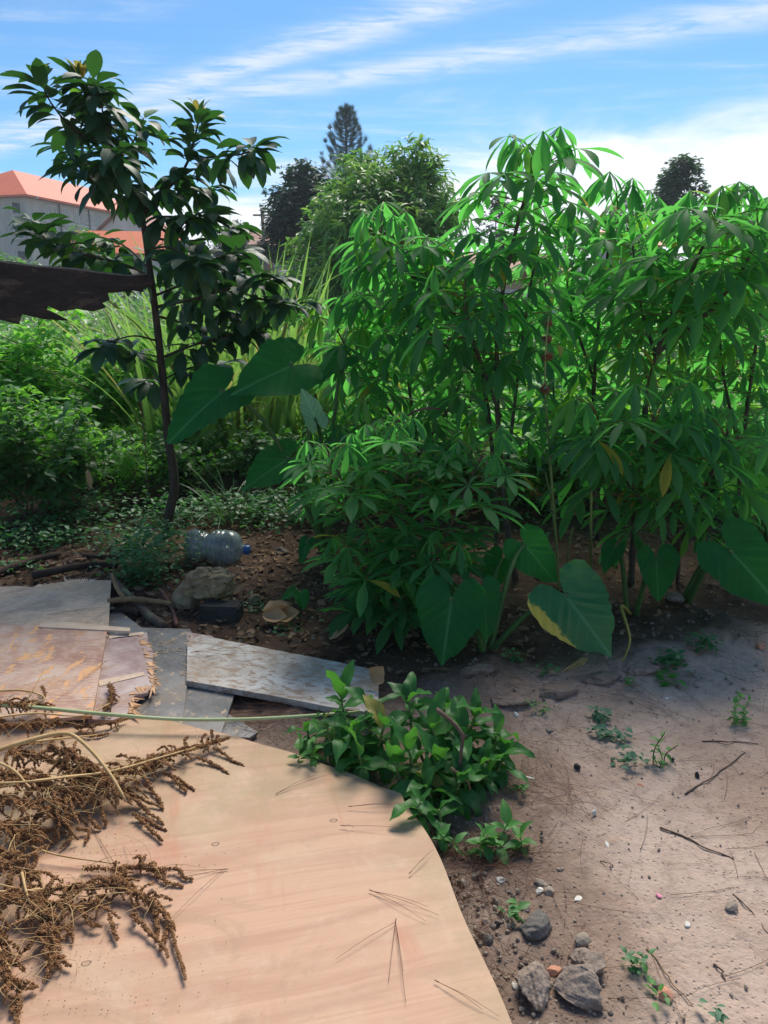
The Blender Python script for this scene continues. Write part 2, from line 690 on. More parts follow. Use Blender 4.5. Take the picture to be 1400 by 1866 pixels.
M['avocado_fresh'] = leaf_mat('avocado_fresh_leaf', (0.045, 0.13, 0.03), (0.07, 0.19, 0.035), (0.18, 0.45, 0.03), 0.4, 0.36, veins=8)
M['bark'] = plain('avocado_bark', (0.030, 0.024, 0.018), (0.075, 0.060, 0.045), 30, 0.9, 0.7, 0.01, (1, 1, 0.35))
M['bark_grey'] = plain('grey_bark', (0.07, 0.06, 0.05), (0.15, 0.13, 0.11), 16, 0.9, 0.6, 0.02, (1, 1, 0.3))
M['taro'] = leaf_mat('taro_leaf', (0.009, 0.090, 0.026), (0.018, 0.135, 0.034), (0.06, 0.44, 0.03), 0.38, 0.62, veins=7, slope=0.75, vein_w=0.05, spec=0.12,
                     vein_c=(0.10, 0.28, 0.12), under=(0.06, 0.17, 0.08), bump=0.4)
M['taro_sick'] = leaf_mat('yellowing_taro_leaf', (0.009, 0.095, 0.026), (0.018, 0.135, 0.034), (0.06, 0.44, 0.03), 0.28, 0.45, veins=7, slope=0.75, vein_w=0.07,
                          vein_c=(0.10, 0.28, 0.12), edge=(0.58, 0.48, 0.06), bump=0.4)
M['taro_pale'] = leaf_mat('pale_taro_leaf', (0.16, 0.32, 0.17), (0.19, 0.36, 0.20), (0.2, 0.5, 0.12), 0.3, 0.5, veins=7, slope=0.75, vein_w=0.07, bump=0.3)
M['taro_bright'] = leaf_mat('sun_tinted_taro_leaf', (0.05, 0.22, 0.03), (0.07, 0.28, 0.035), (0.15, 0.55, 0.03), 0.5, 0.4, veins=7, slope=0.75, vein_w=0.07, bump=0.4)  # brighter copy of the taro leaf, sunlight put into its colour
M['taro_stalk'] = plain('taro_stalk', (0.035, 0.10, 0.03), (0.07, 0.16, 0.04), 10, 0.4, 0.1)
M['taro_stalk_yellow'] = plain('yellow_taro_stalk', (0.26, 0.25, 0.05), (0.40, 0.34, 0.08), 12, 0.5, 0.1)
M['broad'] = leaf_mat('broad_leaf', (0.020, 0.095, 0.022), (0.046, 0.17, 0.034), (0.10, 0.36, 0.03), 0.35, 0.45, veins=5, slope=0.2, vein_w=0.04, spec=0.35,
                      yellow=(0.30, 0.26, 0.06), yellow_p=0.03,
                      under=(0.06, 0.18, 0.05))
M['weed'] = leaf_mat('weed_leaf', (0.04, 0.15, 0.035), (0.085, 0.25, 0.05), (0.15, 0.45, 0.05), 0.4, 0.5, veins=6)
M['weed_dark'] = leaf_mat('dark_weed_leaf', (0.022, 0.10, 0.035), (0.05, 0.17, 0.05), (0.09, 0.32, 0.05), 0.35, 0.45, veins=6)
M['weed_blue'] = leaf_mat('blue_green_weed_leaf', (0.05, 0.14, 0.08), (0.09, 0.20, 0.11), (0.1, 0.3, 0.1), 0.3, 0.6, veins=4)
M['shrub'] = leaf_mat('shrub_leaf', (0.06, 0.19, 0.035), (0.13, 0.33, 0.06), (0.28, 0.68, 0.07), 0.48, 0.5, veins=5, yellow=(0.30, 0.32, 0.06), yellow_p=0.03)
M['shrub_dark'] = leaf_mat('dark_shrub_leaf', (0.022, 0.085, 0.02), (0.05, 0.15, 0.03), (0.12, 0.36, 0.03), 0.38, 0.5, veins=5)  # darker shrub leaf; on the shaded shrubs its colour also carries painted shade
M['cane'] = leaf_mat('tall_grass_blade', (0.12, 0.25, 0.05), (0.25, 0.38, 0.11), (0.30, 0.56, 0.10), 0.40, 0.5, veins=1, slope=0.0, vein_c=(0.35, 0.48, 0.14),
                     yellow=(0.42, 0.38, 0.12), yellow_p=0.05, bump=0)
M['cane_dry'] = plain('dry_grass_blade', (0.30, 0.22, 0.10), (0.45, 0.34, 0.17), 20, 0.8, 0.1)
M['tuft'] = leaf_mat('grass_tuft_blade', (0.03, 0.09, 0.035), (0.06, 0.15, 0.05), (0.1, 0.28, 0.05), 0.3, 0.45, veins=1, slope=0.0, bump=0)
M['field'] = leaf_mat('field_crop_leaf', (0.06, 0.20, 0.03), (0.13, 0.34, 0.05), (0.24, 0.60, 0.05), 0.45, 0.5, veins=5)
M['mango'] = leaf_mat('mango_leaf', (0.045, 0.125, 0.035), (0.11, 0.24, 0.06), (0.20, 0.46, 0.07), 0.38, 0.42, veins=1, slope=0.0, bump=0)
M['mango_new'] = leaf_mat('mango_new_leaf', (0.13, 0.25, 0.05), (0.18, 0.30, 0.06), (0.30, 0.55, 0.08), 0.4, 0.42, veins=1, slope=0.0, bump=0)
M['far_dark'] = leaf_mat('dark_tree_leaf', (0.020, 0.048, 0.032), (0.035, 0.075, 0.045), (0.05, 0.13, 0.05), 0.25, 0.55, veins=1, slope=0.0, bump=0)
M['far_mid'] = leaf_mat('far_tree_leaf', (0.03, 0.08, 0.035), (0.06, 0.13, 0.05), (0.09, 0.22, 0.06), 0.3, 0.55, veins=1, slope=0.0, bump=0)
M['pine'] = leaf_mat('pine_needle', (0.022, 0.05, 0.038), (0.035, 0.075, 0.055), (0.04, 0.10, 0.05), 0.15, 0.6, veins=1, slope=0.0, bump=0)
M['needle'] = plain('dry_pine_needle', (0.10, 0.038, 0.022), (0.20, 0.09, 0.05), 30, 0.6, 0)
M['litter'] = leaf_mat('dead_leaf', (0.10, 0.065, 0.04), (0.28, 0.19, 0.12), (0.2, 0.12, 0.06), 0.2, 0.8, veins=5, vein_c=(0.30, 0.22, 0.15), spec=0.1)
M['dry_leaf'] = leaf_mat('dry_tan_leaf', (0.34, 0.21, 0.10), (0.45, 0.29, 0.15), (0.45, 0.28, 0.12), 0.2, 0.7, veins=5, vein_c=(0.5, 0.36, 0.2))
M['twig'] = plain('twig', (0.085, 0.055, 0.038), (0.17, 0.115, 0.08), 30, 0.85, 0.5, 0.004)
M['stick_red'] = plain('red_brown_stick', (0.10, 0.035, 0.03), (0.20, 0.09, 0.07), 20, 0.55, 0.4, 0.005, (1, 1, 1))
M['stick_tan'] = plain('tan_stick', (0.16, 0.10, 0.05), (0.28, 0.19, 0.10), 16, 0.75, 0.4, 0.005)
M['stick_mossy'] = plain('mossy_stick', (0.07, 0.05, 0.04), (0.14, 0.11, 0.08), 14, 0.85, 0.6, 0.008, c3=(0.20, 0.22, 0.13))
M['log'] = plain('rotting_log', (0.03, 0.02, 0.015), (0.075, 0.05, 0.035), 14, 0.95, 0.7, 0.01)
M['green_stem'] = plain('green_stem', (0.14, 0.20, 0.06), (0.22, 0.28, 0.10), 20, 0.5, 0.1)
M['reed'] = plain('reed', (0.42, 0.50, 0.22), (0.58, 0.62, 0.34), 6, 0.45, 0.15, 0.003, (1, 4, 4))
M['straw'] = plain('straw', (0.48, 0.29, 0.11), (0.68, 0.47, 0.22), 14, 0.55, 0.3, 0.003)
M['seed'] = plain('amaranth_seed_head', (0.20, 0.092, 0.038), (0.42, 0.225, 0.10), 45, 0.9, 0, coord='Object', c3=(0.12, 0.06, 0.028))
M['pompom'] = plain('dried_flower', (0.20, 0.065, 0.035), (0.36, 0.16, 0.09), 60, 0.9, 0)
M['stone'] = plain('grey_stone', (0.13, 0.115, 0.10), (0.25, 0.22, 0.19), 9, 0.9, 0.6, 0.02, c3=(0.20, 0.15, 0.11))
M['stone_moss'] = plain('mossy_stone', (0.16, 0.13, 0.08), (0.30, 0.25, 0.15), 7, 0.95, 0.7, 0.03, c3=(0.19, 0.20, 0.08))
M['stone_dark'] = plain('dark_block', (0.02, 0.022, 0.022), (0.05, 0.052, 0.05), 8, 0.85, 0.5, 0.01, c3=(0.08, 0.07, 0.045))
M['bank'] = plain('bank_stone', (0.21, 0.148, 0.112), (0.33, 0.245, 0.19), 9, 0.95, 0.8, 0.02, c3=(0.17, 0.16, 0.09))
M['clay_lump'] = plain('clay_lump', (0.21, 0.16, 0.125), (0.35, 0.275, 0.22), 16, 0.95, 0.8, 0.02, c3=(0.24, 0.185, 0.145))
M['pebble'] = plain('pebble', (0.25, 0.20, 0.15), (0.42, 0.34, 0.27), 12, 0.85, 0.4, 0.006, c3=(0.17, 0.13, 0.10))
M['pebble_white'] = plain('white_chip', (0.62, 0.58, 0.50), (0.75, 0.71, 0.62), 12, 0.7, 0.3, 0.004)
M['pebble_orange'] = plain('brick_chip', (0.46, 0.20, 0.12), (0.58, 0.30, 0.20), 12, 0.85, 0.4, 0.005)
M['pink_scrap'] = plain('pink_scrap', (0.75, 0.22, 0.33), (0.85, 0.35, 0.42), 12, 0.6, 0.1)
M['roof_red'] = plain('red_roof', (0.66, 0.115, 0.022), (0.78, 0.16, 0.035), 0.6, 0.55, 0.1, 0.02, (1, 1, 1))
M['roof_dark'] = plain('dark_roof', (0.05, 0.05, 0.06), (0.09, 0.085, 0.09), 1.0, 0.8, 0.1)
M['roof_rust'] = plain('rusty_roof', (0.32, 0.13, 0.08), (0.48, 0.22, 0.14), 1.0, 0.7, 0.1)
M['wall_grey'] = plain('stained_render', (0.40, 0.37, 0.33), (0.52, 0.49, 0.44), 0.35, 0.9, 0.1, 0.02, (1, 1, 0.4), c3=(0.33, 0.30, 0.26))
M['wall_pink'] = plain('pink_render', (0.52, 0.34, 0.26), (0.62, 0.43, 0.34), 0.8, 0.9, 0.1)
M['wall_white'] = plain('white_render', (0.60, 0.58, 0.55), (0.70, 0.68, 0.64), 0.8, 0.9, 0.1)
M['frame_white'] = plain('window_frame', (0.56, 0.55, 0.53), (0.64, 0.63, 0.61), 2, 0.6, 0)
M['plank'] = plain('weathered_plank', (0.022, 0.017, 0.014), (0.055, 0.042, 0.034), 5, 0.92, 0.7, 0.012, (0.5, 5, 5), c3=(0.13, 0.095, 0.07))
M['splinter'] = plain('fresh_splinter', (0.55, 0.29, 0.14), (0.72, 0.46, 0.27), 14, 0.8, 0.4, 0.003, (1, 1, 1))
M['splinter_pale'] = plain('pale_splinter', (0.58, 0.42, 0.30), (0.72, 0.57, 0.44), 14, 0.8, 0.4, 0.003)
M['print'] = plain('printed_ink', (0.30, 0.24, 0.16), (0.38, 0.30, 0.2), 40, 0.7, 0)
M['cap_blue'] = plain('bottle_cap', (0.02, 0.09, 0.26), (0.03, 0.12, 0.33), 5, 0.4, 0)
M['pole'] = plain('utility_pole', (0.20, 0.15, 0.11), (0.30, 0.24, 0.18), 4, 0.9, 0.1)


def mat_glass(name, tint, rough=0.1):
    m, n, out = new_mat(name)
    pb = n.node('ShaderNodeBsdfPrincipled')
    n.put(pb.inputs['Base Color'], tint)
    pb.inputs['Roughness'].default_value = rough
    pb.inputs['Specular IOR Level'].default_value = 0.6
    n.l.new(pb.outputs[0], out.inputs[0])
    return m


M['pane'] = plain('window_glass', (0.03, 0.04, 0.05), (0.05, 0.055, 0.065), 1.0, 0.6, 0, spec=0.1)


def mat_bottle():
    m, n, out = new_mat('dusty_clear_plastic')
    tc = n.node('ShaderNodeTexCoord')
    dust = n.smooth(n.noise(tc.outputs['Object'], 9, 5, 0.65), 0.3, 0.7)
    pb = n.node('ShaderNodeBsdfPrincipled')
    n.put(pb.inputs['Base Color'], n.mix(dust, (0.20, 0.27, 0.29), (0.33, 0.39, 0.40)))
    pb.inputs['Roughness'].default_value = 0.2
    pb.inputs['Specular IOR Level'].default_value = 0.7
    gl = n.node('ShaderNodeBsdfTransparent')
    gl.inputs[0].default_value = (0.72, 0.82, 0.84, 1)
    mx = n.node('ShaderNodeMixShader')
    n.put(mx.inputs[0], n.math('ADD', 0.38, n.math('MULTIPLY', dust, 0.34)))
    n.l.new(gl.outputs[0], mx.inputs[1])
    n.l.new(pb.outputs[0], mx.inputs[2])
    n.l.new(mx.outputs[0], out.inputs[0])
    return m


M['bottle'] = mat_bottle()


def mat_ground():
    m, n, out = new_mat('soil')
    geo = n.node('ShaderNodeNewGeometry')
    pos = geo.outputs['Position']
    x, y, z = n.xyz(pos)
    big = n.noise(pos, 1.6, 5, 0.6, 0.4)
    mid = n.noise(pos, 9.0, 6, 0.65, 0.3)
    fine = n.noise(pos, 70.0, 5, 0.7)
    # packed pale dirt of the yard
    pale = n.mix(n.smooth(big, 0.35, 0.68), (0.375, 0.26, 0.195), (0.52, 0.39, 0.31))
    pale = n.mix(n.math('MULTIPLY', n.smooth(mid, 0.48, 0.72), 0.55), pale, (0.22, 0.155, 0.12))
    speck = n.smooth(n.voro(pos, 55.0), 0.0, 0.32)
    pale = n.mix(n.math('MULTIPLY', n.math('SUBTRACT', 1.0, speck), n.math('MULTIPLY', n.smooth(mid, 0.45, 0.6), 0.75)), pale, (0.13, 0.09, 0.07))
    pale = n.mix(n.math('MULTIPLY', n.smooth(fine, 0.55, 0.8), 0.45), pale, (0.47, 0.38, 0.32))
    pale = n.mix(n.math('MULTIPLY', n.smooth(n.noise(pos, 26.0, 6, 0.72, 0.5), 0.5, 0.7), 0.4), pale, (0.17, 0.12, 0.095))
    pale = n.mix(n.math('MULTIPLY', n.smooth(n.noise(pos, 4.2, 6, 0.7, 0.8), 0.52, 0.68), 0.35), pale, (0.50, 0.385, 0.32))
    # dark crumbly soil of the bed
    dark = n.mix(n.smooth(mid, 0.35, 0.7), (0.052, 0.031, 0.020), (0.105, 0.066, 0.045))
    dark = n.mix(n.math('MULTIPLY', n.smooth(fine, 0.5, 0.78), 0.5), dark, (0.13, 0.088, 0.065))
    e = n.math('SUBTRACT', y, n.math('ADD', 2.72, n.math('MULTIPLY', x, 0.38)))
    e = n.math('ADD', e, n.math('MULTIPLY', n.math('SUBTRACT', big, 0.5), 0.9))
    e = n.math('ADD', e, n.math('MULTIPLY', n.math('SUBTRACT', mid, 0.5), 0.5))
    bed = n.smooth(e, -0.12, 0.42)
    # crumbly strip along the sheet of plywood
    rub = n.math('SUBTRACT', 1.0, n.smooth(n.math('ADD', n.math('SUBTRACT', x, 0.42), n.math('MULTIPLY', n.math('SUBTRACT', mid, 0.5), 0.6)), 0.0, 0.34))
    bed = n.math('MAXIMUM', bed, n.math('MULTIPLY', rub, 0.55))
    col = n.mix(bed, pale, dark)
    # far field is grassy
    fld = n.smooth(n.math('ADD', y, n.math('MULTIPLY', big, 3.0)), 7.5, 11.0)
    col = n.mix(fld, col, n.mix(n.smooth(mid, 0.4, 0.6), (0.05, 0.10, 0.03), (0.12, 0.10, 0.05)))
    pb = n.node('ShaderNodeBsdfPrincipled')
    n.put(pb.inputs['Base Color'], col)
    pb.inputs['Roughness'].default_value = 0.95
    pb.inputs['Specular IOR Level'].default_value = 0.15
    h = n.math('ADD', n.math('MULTIPLY', mid, 1.0), n.math('MULTIPLY', fine, 0.35))
    h = n.math('ADD', h, n.math('MULTIPLY', speck, 0.25))
    bn = n.node('ShaderNodeBump')
    bn.inputs['Strength'].default_value = 0.9
    bn.inputs['Distance'].default_value = 0.02
    n.put(bn.inputs['Height'], h)
    n.l.new(bn.outputs[0], pb.inputs['Normal'])
    n.l.new(pb.outputs[0], out.inputs[0])
    return m


M['soil'] = mat_ground()


def mat_plywood():
    """bare face veneer: long grain in local X, faint cathedral figure, knots, stains"""
    m, n, out = new_mat('bare_plywood')
    tc = n.node('ShaderNodeTexCoord')
    o = tc.outputs['Object']
    warp = n.noise(n.mapping(o, scale=(0.6, 1.6, 1)), 1.7, 3, 0.5)
    vec = n.mapping(o, scale=(0.55, 9.0, 1))
    wv = n.node('ShaderNodeVectorMath', operation='ADD')
    n.put(wv.inputs[0], vec)
    n.put(wv.inputs[1], n.comb(0.0, n.math('MULTIPLY', warp, 1.3)))
    grain = n.noise(wv.outputs[0], 1.6, 7, 0.6, 0.5)
    fib = n.noise(n.mapping(o, scale=(3.0, 120.0, 1)), 1.5, 4, 0.7)
    line = n.noise(n.mapping(o, scale=(0.8, 34.0, 1)), 1.4, 5, 0.6, 0.3)
    cloud = n.noise(o, 2.6, 5, 0.6, 0.5)
    col = n.mix(n.smooth(grain, 0.36, 0.62), (0.435, 0.242, 0.155), (0.535, 0.325, 0.21))
    col = n.mix(n.math('MULTIPLY', n.smooth(grain, 0.58, 0.76), 0.4), col, (0.46, 0.225, 0.135))
    col = n.mix(n.math('MULTIPLY', n.smooth(cloud, 0.44, 0.68), 0.6), col, (0.52, 0.375, 0.25))
    col = n.mix(n.math('MULTIPLY', n.smooth(fib, 0.58, 0.8), 0.25), col, (0.42, 0.24, 0.14))
    col = n.mix(n.math('MULTIPLY', n.smooth(line, 0.54, 0.66), 0.45), col, (0.43, 0.235, 0.145))
    col = n.mix(n.math('MULTIPLY', n.smooth(n.noise(o, 9.0, 6, 0.7, 0.8), 0.5, 0.75), 0.3), col, (0.62, 0.47, 0.36))
    # pinkish runs across the grain
    run = n.noise(n.mapping(o, scale=(7.0, 0.9, 1), rot=(0, 0, 0.12)), 1.0, 4, 0.6, 0.4)
    col = n.mix(n.math('MULTIPLY', n.smooth(run, 0.55, 0.68), 0.7), col, (0.46, 0.20, 0.11))
    blot = n.noise(o, 3.4, 6, 0.7, 1.0)
    col = n.mix(n.math('MULTIPLY', n.smooth(blot, 0.52, 0.62), 0.45), col, (0.37, 0.235, 0.145))
    scuff = n.noise(n.mapping(o, scale=(14.0, 60.0, 1), rot=(0, 0, 0.2)), 1.0, 5, 0.7, 0.6)
    col = n.mix(n.math('MULTIPLY', n.smooth(scuff, 0.62, 0.74), 0.45), col, (0.33, 0.20, 0.125))
    # greenish weathering towards the outer margins
    x, y, z = n.xyz(o)
    marg = n.math('MINIMUM', n.math('ADD', x, 0.0), n.math('ADD', y, 0.0))
    marg = n.math('SUBTRACT', marg, n.math('MULTIPLY', n.math('SUBTRACT', cloud, 0.42), 0.5))
    weath = n.math('SUBTRACT', 1.0, n.smooth(marg, 0.0, 0.16))
    col = n.mix(n.math('MULTIPLY', weath, n.math('MULTIPLY', n.smooth(n.noise(o, 7.0, 5, 0.7), 0.3, 0.65), 0.5)), col, (0.33, 0.25, 0.13))
    # knots and flyspecks
    kv = n.mapping(o, scale=(3.2, 4.4, 1))
    kd = n.voro(kv, 1.0, dim='2D')
    kr = n.node('ShaderNodeTexVoronoi', voronoi_dimensions='2D')
    n.put(kr.inputs['Vector'], kv)
    kr.inputs['Scale'].default_value = 1.0
    sel = n.math('GREATER_THAN', n.xyz(kr.outputs['Color'])[0], 0.66)
    kw = n.math('ADD', kd, n.math('MULTIPLY', n.math('SUBTRACT', n.noise(o, 60, 3, 0.6), 0.5), 0.03))
    ring = n.math('SUBTRACT', 1.0, n.smooth(n.math('ABSOLUTE', n.math('SUBTRACT', kw, 0.032)), 0.0, 0.012), clamp=True)
    core = n.math('SUBTRACT', 1.0, n.smooth(kw, 0.015, 0.034), clamp=True)
    col = n.mix(n.math('MULTIPLY', n.math('MULTIPLY', core, 0.5), sel), col, (0.34, 0.20, 0.12))
    col = n.mix(n.math('MULTIPLY', n.math('MULTIPLY', ring, 0.85), sel), col, (0.09, 0.05, 0.035))
    sp = n.smooth(n.voro(o, 26.0, dim='2D'), 0.02, 0.06)
    spn = n.smooth(n.noise(o, 6.0, 3, 0.6), 0.55, 0.65)
    col = n.mix(n.math('MULTIPLY', n.math('SUBTRACT', 1.0, sp), n.math('MULTIPLY', spn, 0.6)), col, (0.20, 0.12, 0.08))
    pb = n.node('ShaderNodeBsdfPrincipled')
    n.put(pb.inputs['Base Color'], col)
    n.put(pb.inputs['Roughness'], n.math('ADD', 0.5, n.math('MULTIPLY', grain, 0.2)))
    pb.inputs['Specular IOR Level'].default_value = 0.3
    bn = n.node('ShaderNodeBump')
    bn.inputs['Strength'].default_value = 0.25
    bn.inputs['Distance'].default_value = 0.003
    n.put(bn.inputs['Height'], n.math('ADD', n.math('MULTIPLY', fib, 0.5), grain))
    n.l.new(bn.outputs[0], pb.inputs['Normal'])
    n.l.new(pb.outputs[0], out.inputs[0])
    return m


M['plywood'] = mat_plywood()


def mat_board(name, film1, film2, peel1, peel2, peel=0.6, scale=7.0, stretch=(1, 1, 1), rough=0.55, haze_c=None, haze_f=0.0):
    """film-faced shuttering board: dark film, peeled patches of wood, grey chalking"""
    m, n, out = new_mat(name)
    tc = n.node('ShaderNodeTexCoord')
    o = tc.outputs['Object']
    a = n.noise(n.mapping(o, scale=stretch), scale, 6, 0.62, 0.5)
    b = n.noise(n.mapping(o, scale=(1, 6, 1)), scale * 3, 5, 0.6)
    c = n.noise(o, 2.5, 4, 0.6)
    col = n.mix(n.smooth(n.math('ADD', n.math('MULTIPLY', c, 0.6), n.math('MULTIPLY', b, 0.4)), 0.42, 0.58), film1, film2)
    if haze_c is not None:
        col = n.mix(n.math('MULTIPLY', n.smooth(n.noise(o, 5.0, 7, 0.7, 0.6), 0.40, 0.66), haze_f), col, haze_c)
    grime = n.smooth(n.noise(n.mapping(o, scale=(1.5, 5, 1)), 13.0, 7, 0.75, 0.8), 0.55, 0.68)
    col = n.mix(n.math('MULTIPLY', grime, 0.5), col, (0.10, 0.08, 0.07))
    stain = n.smooth(n.noise(o, 3.7, 6, 0.7, 1.2), 0.5, 0.62)
    col = n.mix(n.math('MULTIPLY', stain, 0.5), col, tuple(0.55 * c for c in peel1))
    pm = n.smooth(n.math('ADD', n.math('MULTIPLY', a, 0.8), n.math('MULTIPLY', b, 0.2)), peel, peel + 0.03)
    col = n.mix(n.math('MULTIPLY', pm, 0.9), col, n.mix(b, peel1, peel2))
    cr = n.smooth(n.voro(n.mapping(o, scale=(1, 4, 1)), 9.0, 'DISTANCE_TO_EDGE', dim='2D'), 0.0, 0.02)
    col = n.mix(n.math('MULTIPLY', n.math('SUBTRACT', 1.0, cr), n.math('MULTIPLY', n.smooth(c, 0.5, 0.6), 0.5)), col, (0.05, 0.035, 0.03))
    pb = n.node('ShaderNodeBsdfPrincipled')
    n.put(pb.inputs['Base Color'], col)
    n.put(pb.inputs['Roughness'], n.math('ADD', rough, n.math('MULTIPLY', pm, 0.3)))
    pb.inputs['Specular IOR Level'].default_value = 0.45
    bn = n.node('ShaderNodeBump')
    bn.inputs['Strength'].default_value = 0.4
    bn.inputs['Distance'].default_value = 0.004
    n.put(bn.inputs['Height'], n.math('SUBTRACT', n.math('MULTIPLY', b, 0.4), pm))
    n.l.new(bn.outputs[0], pb.inputs['Normal'])
    n.l.new(pb.outputs[0], out.inputs[0])
    return m


M['board_grey'] = mat_board('chalky_grey_board', (0.46, 0.32, 0.215), (0.62, 0.475, 0.35), (0.42, 0.33, 0.26), (0.5, 0.4, 0.3), 0.63, 6, (1, 1, 1), 0.7,
                            (0.24, 0.19, 0.155), 0.5)
M['board_brown'] = mat_board('peeling_brown_board', (0.33, 0.17, 0.12), (0.52, 0.34, 0.25), (0.70, 0.29, 0.10), (0.70, 0.46, 0.25), 0.545, 7, (2.2, 1, 1), 0.6,
                             (0.62, 0.48, 0.39), 0.6)
M['board_violet'] = mat_board('violet_brown_board', (0.27, 0.165, 0.15), (0.43, 0.31, 0.28), (0.58, 0.30, 0.14), (0.6, 0.4, 0.25), 0.68, 8, (1, 1, 1), 0.5,
                              (0.55, 0.46, 0.43), 0.6)
M['board_slate'] = mat_board('slate_film_board', (0.10, 0.098, 0.10), (0.21, 0.195, 0.185), (0.44, 0.32, 0.20), (0.50, 0.37, 0.25), 0.57, 20, (1, 1, 1), 0.38,
                             (0.28, 0.26, 0.25), 0.6)
M['board_blue'] = mat_board('frosted_blue_board', (0.32, 0.265, 0.215), (0.50, 0.435, 0.37), (0.30, 0.20, 0.13), (0.36, 0.25, 0.17), 0.53, 18, (1, 2.5, 1), 0.5,
                            (0.58, 0.56, 0.53), 0.8)

# ------------------------------------------------------------------ ground
def grow(a, step, ratio, end):
    out = []
    while abs(a) < abs(end):
        step *= ratio
        a += step
        out.append(a)
    return out


def build_ground():
    xs = np.arange(-3.2, 3.2001, 0.03)
    xs = np.concatenate([grow(-3.2, -0.05, 1.17, -330)[::-1], xs, grow(3.2, 0.05, 1.17, 330)])
    ys = np.arange(0.6, 7.0, 0.03)
    ys = np.concatenate([grow(0.6, -0.08, 1.25, -50)[::-1], ys, grow(7.0, 0.05, 1.12, 520)])
    X, Y = np.meshgrid(xs, ys, indexing='ij')
    Z = ground_z(X, Y)
    rs = np.random.RandomState(3)
    nearm = (np.abs(X) < 3.1) & (Y > 0.6) & (Y < 6.8)
    edge = Y - (2.80 + 0.38 * X)
    rough = np.where(edge > 0, 0.0055, 0.0024)
    rough = np.where((X < 0.75) & (edge < 0), 0.0045, rough)
    Z = Z + np.where(nearm, rs.randn(*Z.shape) * rough, 0)
    idx = np.arange(X.size).reshape(X.shape)
    q = np.stack([idx[:-1, :-1], idx[1:, :-1], idx[1:, 1:], idx[:-1, 1:]], -1).reshape(-1, 4)
    mb = MB()
    mb.add((np.stack([X.ravel(), Y.ravel(), Z.ravel()], 1), q, None, None))
    o = mb.build('ground', M['soil'])
    tag(o, kind='structure')


build_ground()


# ------------------------------------------------------------------ far buildings
def wall_dirs(p0, p1):
    d = Vector((p1.x - p0.x, p1.y - p0.y, 0))
    L = d.length
    d.normalize()
    return d, L, Vector((d.y, -d.x, 0))


